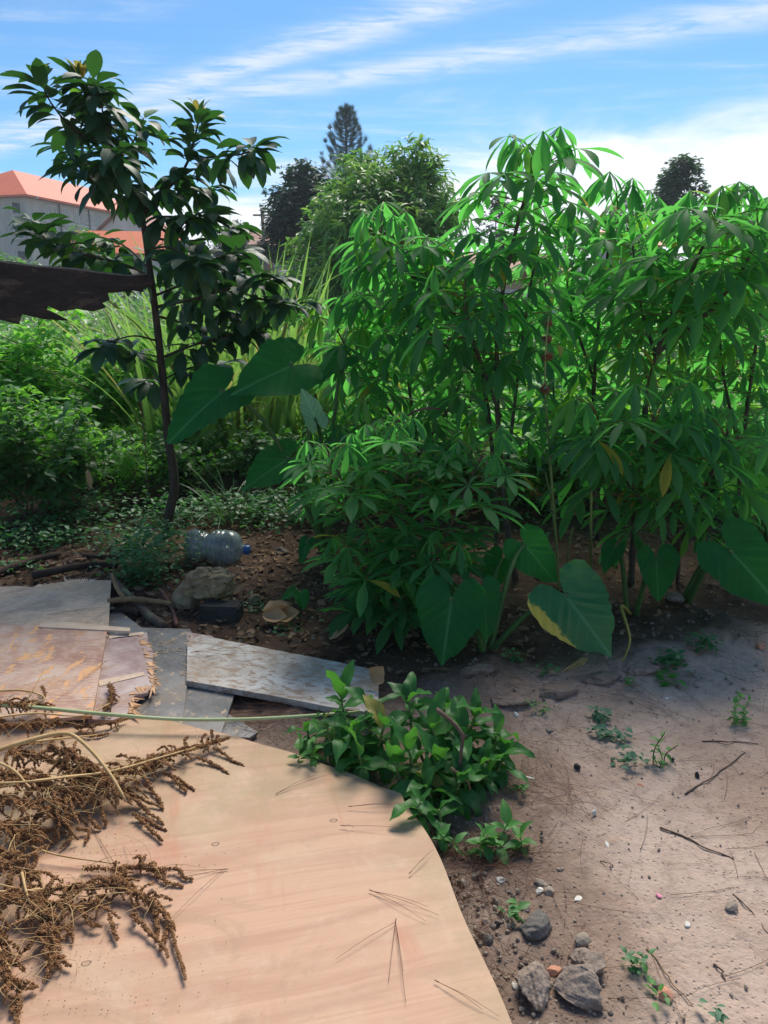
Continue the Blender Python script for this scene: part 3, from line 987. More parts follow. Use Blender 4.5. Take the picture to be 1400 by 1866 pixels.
def apartment_block():
    """long three-storey block seen end-on at the left, red hipped roof"""
    eave = P(47, 356, 100.0)
    A = Vector((eave.x, eave.y, 0))
    far = P(252, 398, 124.0)
    d = Vector((far.x - A.x, far.y - A.y, 0)).normalized()       # along the long wall
    n = Vector((-d.y, d.x, 0))                                   # to the left, along the end wall
    ez = eave.z
    bz = gz(A.x, A.y) - 1.5
    L, W = 30.0, 14.0
    root = empty('apartment_building', (A.x, A.y, bz), 'long grey three-storey block with red hipped roof behind the small tree', 'building')
    R = Matrix((d, n, Vector((0, 0, 1)))).transposed().to_4x4()
    R.translation = A
    mb = MB()
    mb.add(box_tpl(0, L, 0, W, bz, ez))
    mb.build('wall', M['wall_grey'], root, False, R)
    # roof with overhang, hip ends
    o = 0.9
    h = 4.2
    v = np.array([(-o, -o, ez), (L + o, -o, ez), (L + o, W + o, ez), (-o, W + o, ez), (W * 0.5, W / 2, ez + h), (L - W * 0.5, W / 2, ez + h),
                  (-o, -o, ez - 0.22), (L + o, -o, ez - 0.22), (L + o, W + o, ez - 0.22), (-o, W + o, ez - 0.22)])
    q = np.array([(0, 1, 5, 4), (2, 3, 4, 5), (0, 6, 7, 1), (1, 7, 8, 2), (2, 8, 9, 3), (3, 9, 6, 0), (6, 9, 8, 7)])
    t = np.array([(3, 0, 4), (1, 2, 5)])
    mb = MB()
    mb.add((v, q, t, None))
    roof = mb.build('roof', M['roof_red'], root, False, R)
    mb = MB()
    mb.add(box_tpl(9, 10.6, -0.35, 1.1, ez + 0.2, ez + 1.25))
    mb.add(box_tpl(8.8, 10.8, -0.55, 0.6, ez + 1.25, ez + 1.4))
    mb.build('dormer', M['roof_dark'], roof, False, R)
    mb = MB()
    mb.add(box_tpl(-o - 0.1, L + o, -o - 0.12, -o, ez - 0.32, ez - 0.05))
    mb.build('gutter', M['frame_white'], roof, False, R)

    def window(a, z, w, hh, end=False):
        fr = MB()
        pn = MB()
        t_ = 0.12
        if end:
            fr.add(box_tpl(-0.10, 0.02, a - w / 2 - t_, a + w / 2 + t_, z + hh, z + hh + t_))
            fr.add(box_tpl(-0.16, 0.02, a - w / 2 - t_, a + w / 2 + t_, z - t_, z))
            for yy in (a - w / 2 - t_, a - t_ / 2, a + w / 2):
                fr.add(box_tpl(-0.09, 0.02, yy, yy + t_, z, z + hh))
            pn.add(box_tpl(-0.03, 0.02, a - w / 2, a + w / 2, z, z + hh))
        else:
            fr.add(box_tpl(a - w / 2 - t_, a + w / 2 + t_, -0.10, 0.02, z + hh, z + hh + t_))
            fr.add(box_tpl(a - w / 2 - t_, a + w / 2 + t_, -0.16, 0.02, z - t_, z))
            for xx in (a - w / 2 - t_, a - t_ / 2, a + w / 2):
                fr.add(box_tpl(xx, xx + t_, -0.09, 0.02, z, z + hh))
            pn.add(box_tpl(a - w / 2, a + w / 2, -0.03, 0.02, z, z + hh))
        f = fr.build('window', M['frame_white'], root, False, R)
        pn.build('pane', M['pane'], f, False, R)
    for fl in range(3):
        z = ez - 2.05 - 2.75 * fl
        window(1.5, z - 0.1, 1.05, 1.15, True)
        window(7.5, z - 0.1, 1.05, 1.15, True)
        k = 0
        x = 4.6
        while x < L - 1:
            window(x, z, 0.8 if k % 3 else 1.5, 1.3)
            x += 2.5
            k += 1
    for x in (6.0, 12.2, 20.5):
        mb = MB()
        mb.add(tube([(x, -0.15, bz), (x, -0.15, ez - 0.3)], 0.09, sides=6))
        mb.build('downpipe', M['roof_dark'], root, True, R)
    for fl in (1, 2):
        z = ez - 2.75 * fl + 0.1
        mb = MB()
        mb.add(box_tpl(-0.06, L, -0.08, 0.02, z, z + 0.22))
        mb.build('string_course', M['wall_white'], root, False, R)


apartment_block()


def small_house(px, py_eave, Y, w, dep, h_roof, yaw, wall, roof, label, win=True, hip=False):
    """house of w x dep with gable roof; the pixel marks the middle of its front eave"""
    e = P(px, py_eave, Y)
    zg = gz(e.x, e.y) - 0.8
    root = empty('house', (e.x, e.y, zg), label, 'house')
    R = Matrix.Translation((e.x, e.y, 0)) @ Matrix.Rotation(yaw, 4, 'Z')
    ez = e.z
    mb = MB()
    v = np.array([(-w / 2, 0, zg), (w / 2, 0, zg), (w / 2, dep, zg), (-w / 2, dep, zg), (-w / 2, 0, ez), (w / 2, 0, ez), (w / 2, dep, ez), (-w / 2, dep, ez),
                  (-w / 2, dep / 2, ez + h_roof - 0.1), (w / 2, dep / 2, ez + h_roof - 0.1)])
    q = np.array([(0, 1, 5, 4), (1, 2, 6, 5), (2, 3, 7, 6), (3, 0, 4, 7)])
    t = np.array([(4, 8, 7), (5, 6, 9)])
    mb.add((v, q, t, None))
    mb.build('wall', wall, root, False, R)
    mb = MB()
    o = 0.5
    s = h_roof / (dep / 2)
    for sg in (-1, 1):
        y0 = -o if sg < 0 else dep + o
        z0 = ez - o * s
        a, b = w / 2 + o, 0.12
        vv = np.array([(-a, y0, z0), (a, y0, z0), (a, dep / 2, ez + h_roof), (-a, dep / 2, ez + h_roof),
                       (-a, y0, z0 + b), (a, y0, z0 + b), (a, dep / 2, ez + h_roof + b), (-a, dep / 2, ez + h_roof + b)])
        mb.add((vv, np.array([(0, 3, 2, 1), (4, 5, 6, 7), (0, 1, 5, 4), (1, 2, 6, 5), (3, 0, 4, 7), (2, 3, 7, 6)]), None, None))
    mb.build('roof', roof, root, False, R)
    if win:
        for k in (-0.28, 0.24):
            f = MB()
            x = k * w
            f.add(box_tpl(x - 0.65, x + 0.65, -0.06, 0.02, ez - 1.9, ez - 0.6))
            fr = f.build('window', M['frame_white'], root, False, R)
            pmb = MB()
            pmb.add(box_tpl(x - 0.53, x - 0.04, -0.08, 0.0, ez - 1.78, ez - 0.72))
            pmb.add(box_tpl(x + 0.04, x + 0.53, -0.08, 0.0, ez - 1.78, ez - 0.72))
            pmb.build('pane', M['pane'], fr, False, R)
        f = MB()
        f.add(box_tpl(-0.5, 0.45, -0.05, 0.02, zg, ez - 0.7))
        f.build('door', M['roof_rust'], root, False, R)
    return root


small_house(228, 458, 62, 7.5, 6.0, 1.6, 0.15, M['wall_white'], M['roof_red'], 'low house with pale red roof below the long grey block')
small_house(300, 428, 78, 4.6, 6.0, 2.1, 1.25, M['wall_white'], M['roof_rust'], 'white-gabled house with dark gable end beside the tree trunk')
small_house(450, 452, 80, 2.4, 2.2, 2.2, 1.45, M['roof_dark'], M['roof_red'], 'small dark-gabled hut with red roof edge near the pole')
small_house(492, 444, 70, 3.8, 5.0, 1.2, 0.3, M['wall_pink'], M['roof_rust'], 'little pink house half hidden left of the dark tree')
small_house(950, 492, 26, 2.3, 3.0, 0.5, 0.12, M['wall_pink'], M['roof_rust'], 'pinkish house glimpsed through the tallest cassava')
small_house(1150, 446, 60, 4.5, 6, 1.2, -0.2, M['wall_white'], M['roof_red'], 'house with bright red roof behind the cassava tops')
small_house(1420, 418, 40, 6.5, 7, 1.0, -0.25, M['wall_grey'], M['roof_dark'], 'grey house at the right edge behind the cassava')


def utility_pole():
    b = P(487, 470, 48)
    t = P(477, 379, 48)
    z0 = gz(b.x, b.y)
    root = empty('utility_pole', (b.x, b.y, z0), 'leaning wooden utility pole left of the dark tree', 'pole')
    mb = MB()
    mb.add(tube([(b.x, b.y, z0 - 0.3), (t.x, t.y, t.z)], 0.12, 0.09, 8))
    mb.build('post', M['pole'], root)
    mb = MB()
    mb.add(box_tpl(t.x - 0.5, t.x + 0.5, t.y - 0.16, t.y - 0.06, t.z - 0.45, t.z - 0.36))
    mb.build('crossarm', M['pole'], root, False)


utility_pole()


# ------------------------------------------------------------------ far trees
def rand_dirs(rs, k):
    d = rs.randn(k, 3)
    return d / np.linalg.norm(d, axis=1, keepdims=True)


def limbs(mb, base, targets, r0, rs, lift=0.45):
    for tg in targets:
        m = base.lerp(tg, 0.5)
        m.z += lift * (tg - base).length * 0.25
        mb.add(tube(catmull([base, m, tg], 7), r0, r0 * 0.25, 6))


def leafy_tree(name, base, clumps, leaf, mats, n_ros, per, size, label, cat='tree', group=None, bark='bark_grey', trunk_r=0.16, down=0.6, inner=0.25,
               mat_p=None, seed=0, trunk_top=None):
    """clumps: list of (Vector centre, radius, squash)"""
    rs = np.random.RandomState(seed)
    root = empty(name, base, label, cat, group)
    cen = sum((c for c, r, s in clumps), Vector()) / len(clumps)
    top = trunk_top or Vector((cen.x, cen.y, base.z + (cen.z - base.z) * 0.75))
    tb = MB()
    tb.add(tube(catmull([base - Vector((0, 0, .2)), base.lerp(top, 0.5) + Vector((0.1, 0, 0)), top], 10), trunk_r, trunk_r * 0.45, 8, knob=0.06))
    pick = [clumps[i][0] for i in rs.permutation(len(clumps))[:14]]
    limbs(tb, base.lerp(top, 0.55), pick, trunk_r * 0.4, rs)
    tb.build('trunk', M[bark], root)
    mb = MB()
    for c, r, sq in clumps:
        k = max(4, int(n_ros * (r ** 2)))
        d = rand_dirs(rs, k)
        shell = np.where(rs.rand(k) < inner, rs.uniform(0.3, 0.8, k), rs.uniform(0.82, 1.08, k))
        p = np.array(c) + d * shell[:, None] * r * np.array([1, 1, sq])
        # rosette of leaves round each point
        az = rs.rand(k, per) * 2 * np.pi
        el = rs.uniform(-1.0, 0.35, (k, per)) * down
        xd = np.stack([np.cos(az) * np.cos(el), np.sin(az) * np.cos(el), np.sin(el)], -1) + 0.45 * d[:, None]
        xd = xd.reshape(-1, 3)
        pos = np.repeat(p, per, 0) + rs.randn(k * per, 3) * size * 0.18
        up = np.tile([0, 0, 1.0], (k * per, 1)) + rs.randn(k * per, 3) * 0.35
        s = size * rs.uniform(0.7, 1.25, k * per)
        A = frames_np(pos, xd, up, s)
        m = 0
        if len(mats) > 1:
            sel = rs.rand(k) < (mat_p or 0.3) * (d[:, 2] > -0.1)
            selr = np.repeat(sel, per)
            mb.many(leaf, A[selr], rs.rand(selr.sum()), 1)
            A = A[~selr]
        mb.many(leaf, A, rs.rand(len(A)), 0)
    mb.build('crown', [M[x] for x in mats], root)
    return root


LEAF_LONG = blade(1.0, 0.24, 'lance', 3, 0.25, 0.8)
LEAF_WIDE = blade(1.0, 0.5, 'ellip', 2, 0.2, 0.5)


def dome_clumps(px0, px1, py_top, py_bot, Y, depth, k, r, sq, seed, shape=None):
    """clumps through a dome whose outline spans these pixels at distance Y"""
    rs = np.random.RandomState(seed)
    l, rgt = P(px0, py_bot, Y), P(px1, py_bot, Y)
    top = P((px0 + px1) / 2, py_top, Y)
    cx, hw = (l.x + rgt.x) / 2, (rgt.x - l.x) / 2
    zb, H = l.z, top.z - l.z
    out = []
    while len(out) < k:
        d = rs.randn(3)
        d /= np.linalg.norm(d)
        d[2] = abs(d[2])
        f = rs.uniform(0.55, 1.0) if rs.rand() < 0.4 else rs.uniform(0.88, 1.0)
        rr = r * rs.uniform(0.7, 1.3)
        x = cx + d[0] * f * max(hw - rr * 0.8, 0.2)
        y = Y + d[1] * f * depth
        z = zb + d[2] * f * max(H - rr * sq * 0.9, 0.2)
        if shape and not shape(d, f, rs):
            continue
        out.append((Vector((x, y, z)), rr, sq))
    return out


# mango tree: broad dome with drooping leaf rosettes
Ym = 20.0
mc = dome_clumps(505, 858, 262, 600, Ym, 2.4, 95, 0.52, 0.8, 11)
mc += dome_clumps(690, 800, 248, 320, Ym, 0.8, 8, 0.34, 0.8, 12)
mc += dome_clumps(590, 862, 270, 420, Ym, 1.6, 34, 0.42, 0.8, 13, lambda d, f, rs: abs(d[0]) > 0.25)
mbz = P(700, 560, Ym)
leafy_tree('mango_tree', Vector((mbz.x, Ym, gz(mbz.x, Ym))), mc, LEAF_LONG, ['mango', 'mango_new'], 95, 7, 0.27,
           'broad leafy mango tree with drooping leaves behind the tall cassava', seed=5, down=1.0, mat_p=0.33)
# dark dense tree left of it
Yd = 34.0
dc = dome_clumps(478, 640, 288, 470, Yd, 1.8, 60, 0.62, 0.55, 21)
db = P(540, 480, Yd)
leafy_tree('broadleaf_tree', Vector((db.x, Yd, gz(db.x, Yd))), dc, LEAF_WIDE, ['far_dark'], 120, 5, 0.24,
           'dense dark tree on the left shoulder of the mango tree', seed=6, down=0.5)
# right-hand tree on the skyline
Yr = 40.0
rc = dome_clumps(1185, 1282, 282, 420, Yr, 1.4, 30, 0.55, 0.7, 31)
rb = P(1235, 440, Yr)
leafy_tree('broadleaf_tree', Vector((rb.x, Yr, gz(rb.x, Yr))), rc, LEAF_WIDE, ['far_mid'], 130, 5, 0.24,
           'rounded tree standing alone on the right skyline', seed=7, down=0.5)
for i, (a, b_, t, bt, Y, lab, mt) in enumerate([
        (385, 470, 392, 480, 55, 'dark bushy tree left of the utility pole', 'far_dark'),
        (1090, 1200, 352, 470, 48, 'grey-green tree left of the lone skyline tree', 'far_mid'),
        (1275, 1345, 352, 450, 58, 'low tree right of the lone skyline tree', 'far_mid'),
        (560, 700, 330, 500, 44, 'dark tree mass below the pine', 'far_dark'),
        (855, 960, 350, 480, 50, 'dark tree between mango and tallest cassava', 'far_dark'),
        (215, 300, 402, 470, 84, 'tree against the end of the grey block', 'far_mid'),
        (100, 215, 405, 500, 58, 'pale green bush in front of the grey block', 'mango'),
        (-60, 90, 440, 540, 40, 'green bush below the grey block at the left edge', 'mango')]):
    cl = dome_clumps(a, b_, t, bt, Y, 1.6, 26, 0.5 * Y / 45, 0.7, 40 + i)
    bp = P((a + b_) / 2, bt, Y)
    leafy_tree('broadleaf_tree', Vector((bp.x, Y, gz(bp.x, Y))), cl, LEAF_WIDE, [mt], 90, 5, 0.24, lab, seed=50 + i, down=0.5)


def pine_tree():
    rs = np.random.RandomState(9)
    Y = 46.0
    top = P(631, 200, Y)
    bx = P(631, 480, Y)
    base = Vector((bx.x, Y, gz(bx.x, Y)))
    root = empty('pine_tree', base, 'tall dark pine with upturned branches rising behind the mango tree', 'tree')
    tb = MB()
    tb.add(tube([base - Vector((0, 0, .3)), base.lerp(top, 0.5), top], 0.2, 0.03, 8))
    nd = MB()
    needle = (np.array([(0, -0.022, 0), (0, 0.022, 0), (1, 0, 0)]), None, np.array([(0, 1, 2)]), np.array([(0.4, 0), (0.6, 0), (0.5, 1)]))
    H = top.z - P(631, 330, Y).z
    pts = []
    for i in range(74):
        f = (i + 0.5) / 74
        z = top.z - f * H * 1.12
        az = i * 2.39996
        R = 1.62 * (f ** 0.62) * rs.uniform(0.75, 1.12) + 0.05
        p0 = Vector((top.x, Y, z - R * 0.25))
        p2 = Vector((top.x + math.cos(az) * R, Y + math.sin(az) * R, z + R * 0.30))
        p1 = p0.lerp(p2, 0.6)
        p1.z -= R * 0.16
        path = catmull([p0, p1, p2], 8)
        tb.add(tube(path, 0.035, 0.012, 4))
        for a, b in zip(path[2:], path[3:]):
            pts.append((a, (b - a).normalized()))
        for _ in range(4):
            pts.append((p2 + Vector((0, 0, rs.uniform(-0.05, 0.22))), Vector((math.cos(az) * 0.3, math.sin(az) * 0.3, 1)).normalized()))
    for _ in range(5):
        pts.append((top + Vector((0, 0, -0.1 * _)), Vector((0, 0, 1))))
    for p, d in pts:
        k = 42
        dd = rand_dirs(rs, k) * 0.8 + np.array(d)
        pos = np.tile(np.array(p), (k, 1)) + rs.randn(k, 3) * 0.05
        nd.many(needle, frames_np(pos, dd, rand_dirs(rs, k), 0.23 * rs.uniform(0.7, 1.2, k)), rs.rand(k))
    tb.build('trunk', M['bark_grey'], root)
    nd.build('crown', M['pine'], root)


pine_tree()


def thicket():
    """far vegetation that reads as one mass along the skyline and behind the field"""
    rs = np.random.RandomState(77)
    mb = MB()
    for (y0, y1, k, h, sz, m) in ((17, 26, 1300, 1.2, 0.26, 0), (26, 60, 1500, 1.9, 0.36, 0), (60, 130, 1500, 2.6, 0.7, 1), (130, 400, 1200, 7.0, 1.8, 1)):
        Y = rs.uniform(y0, y1, k)
        X = rs.uniform(-0.62, 0.62, k) * Y * 1.15
        Zg = ground_z(X, Y)
        hh = h * (0.4 + 0.6 * np.abs(np.sin(X * 0.9 / (y0 / 17) + 2 * np.sin(Y * 0.3)))) * rs.uniform(0.5, 1, k)
        per = 9
        pos = np.repeat(np.stack([X, Y, Zg], 1), per, 0)
        pos += rs.randn(k * per, 3) * np.array([1, 1, 0]) * sz * 1.3
        pos[:, 2] += np.repeat(hh, per) * np.sqrt(rs.rand(k * per))
        xd = rand_dirs(rs, k * per)
        xd[:, 2] = -np.abs(xd[:, 2]) * 0.5 + 0.1
        up = np.tile([0, 0, 1.0], (k * per, 1)) + rs.randn(k * per, 3) * 0.4
        mb.many(LEAF_WIDE, frames_np(pos, xd, up, sz * rs.uniform(0.7, 1.4, k * per)), rs.rand(k * per), m)
    o = mb.build('thicket', [M['mango'], M['far_mid']])
    tag(o, 'far scrub and trees merging into one green mass', 'scrub', kind='stuff')


thicket()

# ------------------------------------------------------------------ middle ground: field, tall grass, shrubs
def field_crop():
    """bright low crop between the cassava and the far scrub"""
    rs = np.random.RandomState(101)
    mb = MB()
    lobed = blade(1.0, 0.75, 'ovate', 3, 0.2, 0.6)
    k = 9000
    Y = 6.2 + 13.0 * rs.rand(k) ** 1.25
    X = rs.uniform(-0.55, 0.62, k) * Y * 1.1
    keep = ~((X > -1.95 - 0.12 * (Y - 6)) & (X < -1.05) & (Y > 7.6) & (Y < 10.5) & (rs.rand(k) < 0.8))
    keep &= ~((X < -0.6) & (Y < 7.0))
    X, Y = X[keep], Y[keep]
    k = len(X)
    h = (0.35 + 0.4 * np.abs(np.sin(1.7 * X + 0.6 * Y)) + np.clip(X - 0.5, 0, 2) * 0.18) * (0.3 + 0.7 * rs.rand(k))
    per = 4
    pos = np.repeat(np.stack([X, Y, ground_z(X, Y)], 1), per, 0) + rs.randn(k * per, 3) * np.array([0.1, 0.1, 0])
    pos[:, 2] += np.repeat(h, per) * rs.uniform(0.35, 1.15, k * per)
    az = rs.rand(k * per) * 6.283
    xd = np.stack([np.cos(az), np.sin(az), rs.uniform(-0.6, 0.4, k * per)], 1)
    up = np.tile([0, 0, 1.0], (k * per, 1)) + rs.randn(k * per, 3) * 0.35
    mb.many(lobed, frames_np(pos, xd, up, rs.uniform(0.08, 0.17, k * per)), rs.rand(k * per))
    o = mb.build('field_crop', M['field'])
    tag(o, 'bright green low crop leaves filling the sunlit field', 'crop', kind='stuff')


field_crop()


def grass_clump(px, py, Y, n, L, seed, label, spread=0.35, wid=0.05, mat='cane', dry=0.12, el0=(1.2, 1.57), droop=(0.1, 1.15), name='tall_grass', group=None):
    rs = np.random.RandomState(seed)
    b = P(px, py, Y)
    base = Vector((b.x, Y, gz(b.x, Y)))
    root = empty(name, base, label, 'grass', group)
    mb = MB()
    db = MB()
    for i in range(n):
        az = rs.rand() * 6.283
        rr = spread * math.sqrt(rs.rand())
        p = base + Vector((math.cos(az) * rr, math.sin(az) * rr, 0))
        a2 = az + rs.randn() * 0.7
        l = L * rs.uniform(0.55, 1.15)
        isdry = rs.rand() < dry
        tpl = blade(l, wid * rs.uniform(0.6, 1.2), 'grass', 9, 0.35, rs.uniform(*droop) * (1.5 if isdry or rs.rand() < 0.2 else 1), rs.uniform(*el0), rs.randn() * 0.5)
        Mx = frame(p, (math.cos(a2), math.sin(a2), 0))
        (db if isdry else mb).add(tpl, Mx, rs.rand())
    o = mb.build('blades', M[mat], root)
    tag(o, kind='stuff')
    if db.n:
        o = db.build('dry_blades', M['cane_dry'], root)
        tag(o, kind='stuff')
    return root


clumps = [
    (150, 660, 9.2, 16, 1.3, 'tall grass clump below the dark broken plank'),
    (215, 690, 8.8, 22, 1.4, 'tall grass clump left of the small tree trunk'),
    (265, 700, 8.8, 26, 1.6, 'tall grass clump directly behind the small tree trunk'),
    (340, 760, 7.4, 50, 1.75, 'thick tall grass clump right of the small tree trunk'),
    (400, 770, 7.8, 56, 1.9, 'tallest pale grass clump between small tree and cassava'),
    (465, 760, 7.6, 54, 1.8, 'arching pale grass clump above the large taro leaf'),
    (530, 740, 7.9, 50, 1.8, 'grass clump with bent tips left of the cassava'),
    (590, 740, 8.2, 44, 1.6, 'grass clump partly behind the leftmost cassava'),
    (650, 720, 9.0, 30, 1.4, 'grass clump seen through the leftmost cassava leaves'),
    (1180, 690, 9.5, 30, 1.4, 'grass clump seen through the forked cassava'),
    (1300, 690, 9.0, 34, 1.5, 'grass clump behind the right cassava branches'),
    (1380, 700, 8.5, 34, 1.5, 'grass clump at the right edge behind the cassava'),
]
for i, (px, py, Y, n_, L, lab) in enumerate(clumps):
    grass_clump(px, py, Y, int(n_ * 1.7), L * 1.15, 200 + i, lab, 0.42, 0.062, group='tall grass clumps beyond the plants')
grass_clump(425, 930, 5.6, 70, 0.55, 230, 'dark fine-bladed grass tuft behind the plastic bottle', 0.12, 0.012, 'tuft', 0.05, (0.5, 1.4), (0.5, 1.4), 'grass_tuft')
grass_clump(640, 900, 6.0, 40, 0.5, 231, 'small grass tuft in the shade left of the cassava stems', 0.12, 0.012, 'tuft', 0.1, (0.5, 1.4), (0.5, 1.4), 'grass_tuft')


def shrub(px, py_base, Y, w, h, n, leaf, mat, seed, label, size=0.06, stems=9, name='leafy_shrub', dep=None, group=None, cat='shrub'):
    """several stems from one foot, leaves in sprays through the volume"""
    rs = np.random.RandomState(seed)
    b = P(px, py_base, Y)
    base = Vector((b.x, Y, gz(b.x, Y)))
    root = empty(name, base, label, cat, group)
    st = MB()
    mb = MB()
    tips = []
    dep = dep or w * 0.8
    for i in range(stems):
        az = rs.rand() * 6.283
        r = math.sqrt(rs.rand())
        tip = base + Vector((math.cos(az) * r * w / 2, math.sin(az) * r * dep / 2, h * rs.uniform(0.6, 1.0) * (1 - 0.3 * r)))
        midp = base.lerp(tip, 0.5) + Vector((rs.randn() * 0.05, rs.randn() * 0.05, 0.06 * h))
        path = catmull([base + Vector((rs.randn() * 0.03, rs.randn() * 0.03, -0.02)), midp, tip], 9)
        st.add(tube(path, 0.008, 0.003, 5))
        for k in range(3, 9):
            tips.append((path[k], (path[k] - path[k - 1]).normalized()))
            if rs.rand() < 0.75:
                a2 = rs.rand() * 6.283
                q = path[k] + Vector((math.cos(a2), math.sin(a2), 0.5)).normalized() * rs.uniform(0.1, 0.28) * h
                st.add(tube([path[k], path[k].lerp(q, 0.5) + Vector((0, 0, 0.01)), q], 0.004, 0.002, 4))
                for f in (0.4, 0.7, 1.0):
                    tips.append((path[k].lerp(q, f), (q - path[k]).normalized()))
    idx = rs.randint(0, len(tips), n)
    pos = np.array([tuple(tips[i][0]) for i in idx]) + rs.randn(n, 3) * size * 0.7
    az = rs.rand(n) * 6.283
    xd = np.stack([np.cos(az), np.sin(az), rs.uniform(-0.6, 0.35, n)], 1)
    up = np.tile([0, 0, 1.0], (n, 1)) + rs.randn(n, 3) * 0.35
    mb.many(leaf, frames_np(pos, xd, up, size * rs.uniform(0.6, 1.35, n)), rs.rand(n))
    st.build('stems', M['twig'], root)
    mb.build('foliage', M[mat], root)
    return root


OV = blade(1.0, 0.55, 'ovate', 4, 0.25, 0.6)
LN = blade(1.0, 0.36, 'lance', 4, 0.25, 0.7)
shr = [
    (40, 870, 7.2, 1.7, 1.75, 4200, OV, 'shrub', 'bright bushy shrub under the dark broken plank', 0.085),
    (160, 860, 7.6, 1.6, 1.6, 3800, OV, 'shrub', 'sunlit shrub just right of the plank end', 0.085),
    (-60, 900, 6.4, 1.3, 1.7, 3000, OV, 'shrub', 'bright shrub cut by the left edge', 0.08),
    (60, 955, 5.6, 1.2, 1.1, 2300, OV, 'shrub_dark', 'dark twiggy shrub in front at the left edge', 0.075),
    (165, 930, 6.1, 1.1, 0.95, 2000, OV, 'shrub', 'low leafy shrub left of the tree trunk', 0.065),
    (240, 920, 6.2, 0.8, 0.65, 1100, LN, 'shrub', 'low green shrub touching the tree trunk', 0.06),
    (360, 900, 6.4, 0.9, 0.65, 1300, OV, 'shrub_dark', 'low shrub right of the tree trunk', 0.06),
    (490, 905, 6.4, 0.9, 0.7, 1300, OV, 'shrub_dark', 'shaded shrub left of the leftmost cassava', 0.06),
    (1370, 820, 7.0, 1.4, 1.0, 1500, OV, 'shrub', 'bright shrub at the right edge beyond the cassava', 0.085),
    (1230, 820, 7.6, 1.4, 0.9, 1500, OV, 'shrub', 'bright shrub seen between the forked stems', 0.085),
    (1040, 810, 7.5, 1.4, 0.9, 1500, OV, 'shrub', 'bright shrub behind the dried flower stalk', 0.085),
    (850, 800, 7.6, 1.4, 0.9, 1500, OV, 'shrub', 'bright shrub behind the slanting cassava stem', 0.085),
    (690, 800, 7.4, 1.2, 0.8, 1200, OV, 'shrub', 'bright shrub behind the low cassava', 0.085),
    (690, 900, 6.0, 1.3, 0.6, 1300, OV, 'shrub_dark', 'shaded shrub in the gap under the slanting cassava stem', 0.07),  # from here on, dark leaf colour stands in for shade behind the cassava
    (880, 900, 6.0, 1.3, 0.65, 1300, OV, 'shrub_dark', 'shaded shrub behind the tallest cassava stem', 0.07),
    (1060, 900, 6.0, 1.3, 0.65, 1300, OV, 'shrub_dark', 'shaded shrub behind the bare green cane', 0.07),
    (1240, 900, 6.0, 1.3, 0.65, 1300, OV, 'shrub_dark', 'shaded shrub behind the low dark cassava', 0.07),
]
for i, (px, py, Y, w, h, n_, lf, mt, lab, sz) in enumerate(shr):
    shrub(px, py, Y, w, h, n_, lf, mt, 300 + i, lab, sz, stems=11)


def thin_stalk(pts, r, mat, label, cat='stalk', name='plant_stalk', nodes=False):
    path = catmull(pts, 24)
    base = path[0]
    mb = MB()
    rad = None
    if nodes:
        rad = [r * (1.35 if i % 4 == 0 else 1.0) * (1 - 0.35 * i / 23) for i in range(24)]
    mb.add(tube([p - base for p in path], r, r * 0.6, 6, rad=rad))
    o = mb.build(name, M[mat])
    o.location = base
    return tag(o, label, cat)


thin_stalk([P(270, 940, 5.6), P(264, 800, 5.6), P(250, 690, 5.6), P(228, 610, 5.6)], 0.004, 'twig', 'thin dark dry stalk leaning left of the tree trunk')
thin_stalk([G(1077, 1062), P(1077, 960, 3.95), P(1079, 830, 3.95)], 0.009, 'green_stem', 'bare pale green cane standing right of the flower stalk', nodes=True)


def seed_stalk():
    """stalk carrying whorled dried flower balls"""
    base = G(1020, 1085)
    root = empty('flower_stalk', base, 'tall thin stalk with rusty dried flower balls among the cassava', 'flower stalk')
    path = catmull([base, P(1012, 960, 4.0), P(1002, 830, 3.98), P(995, 740, 3.95), P(994, 650, 3.92), P(1000, 575, 3.9)], 30)
    mb = MB()
    mb.add(tube(path, 0.009, 0.0035, 6))
    p2 = catmull([G(1028, 1062), P(1040, 980, 4.0), P(1045, 960, 4.0)], 8)
    mb.add(tube(p2, 0.006, 0.004, 5))
    mb.add(tube(catmull([G(1022, 1075), P(1005, 920, 4.02), P(994, 860, 4.02)], 8), 0.006, 0.003, 5))
    mb.build('stem', M['green_stem'], root)
    rs = np.random.RandomState(4)
    for (x, y, r) in ((1000, 590, 0.022), (998, 617, 0.026), (998, 650, 0.03), (994, 709, 0.03)):
        c = P(x, y, 3.93)
        fb = MB()
        k = 150
        d = rand_dirs(rs, k)
        d[:, 2] *= 0.7
        spike = (np.array([(0, -0.13, 0), (0, 0.13, 0), (1, 0.0, 0), (0.7, 0, 0.14)]), None, np.array([(0, 1, 2), (0, 3, 2), (1, 2, 3)]), None)
        fb.many(spike, frames_np(np.tile(np.array(c), (k, 1)), d, rand_dirs(rs, k), r * rs.uniform(0.75, 1.2, k)), rs.rand(k))
        fb.add((ICO1[0] * r * 0.6 + np.array(c), None, ICO1[2], None))
        fb.build('flower_ball', M['pompom'], root)
    lf = MB()
    k = 130
    i = rs.randint(6, 21, k)
    pos = np.array([tuple(path[j]) for j in i]) + rs.randn(k, 3) * 0.035
    az = rs.rand(k) * 6.283
    xd = np.stack([np.cos(az), np.sin(az), rs.uniform(-0.3, 0.4, k)], 1)
    lf.many(OV, frames_np(pos, xd, np.tile([0, 0, 1.], (k, 1)) + rs.randn(k, 3) * .3, rs.uniform(0.025, 0.05, k)), rs.rand(k))
    lf.build('foliage', M['weed_blue'], root)


seed_stalk()


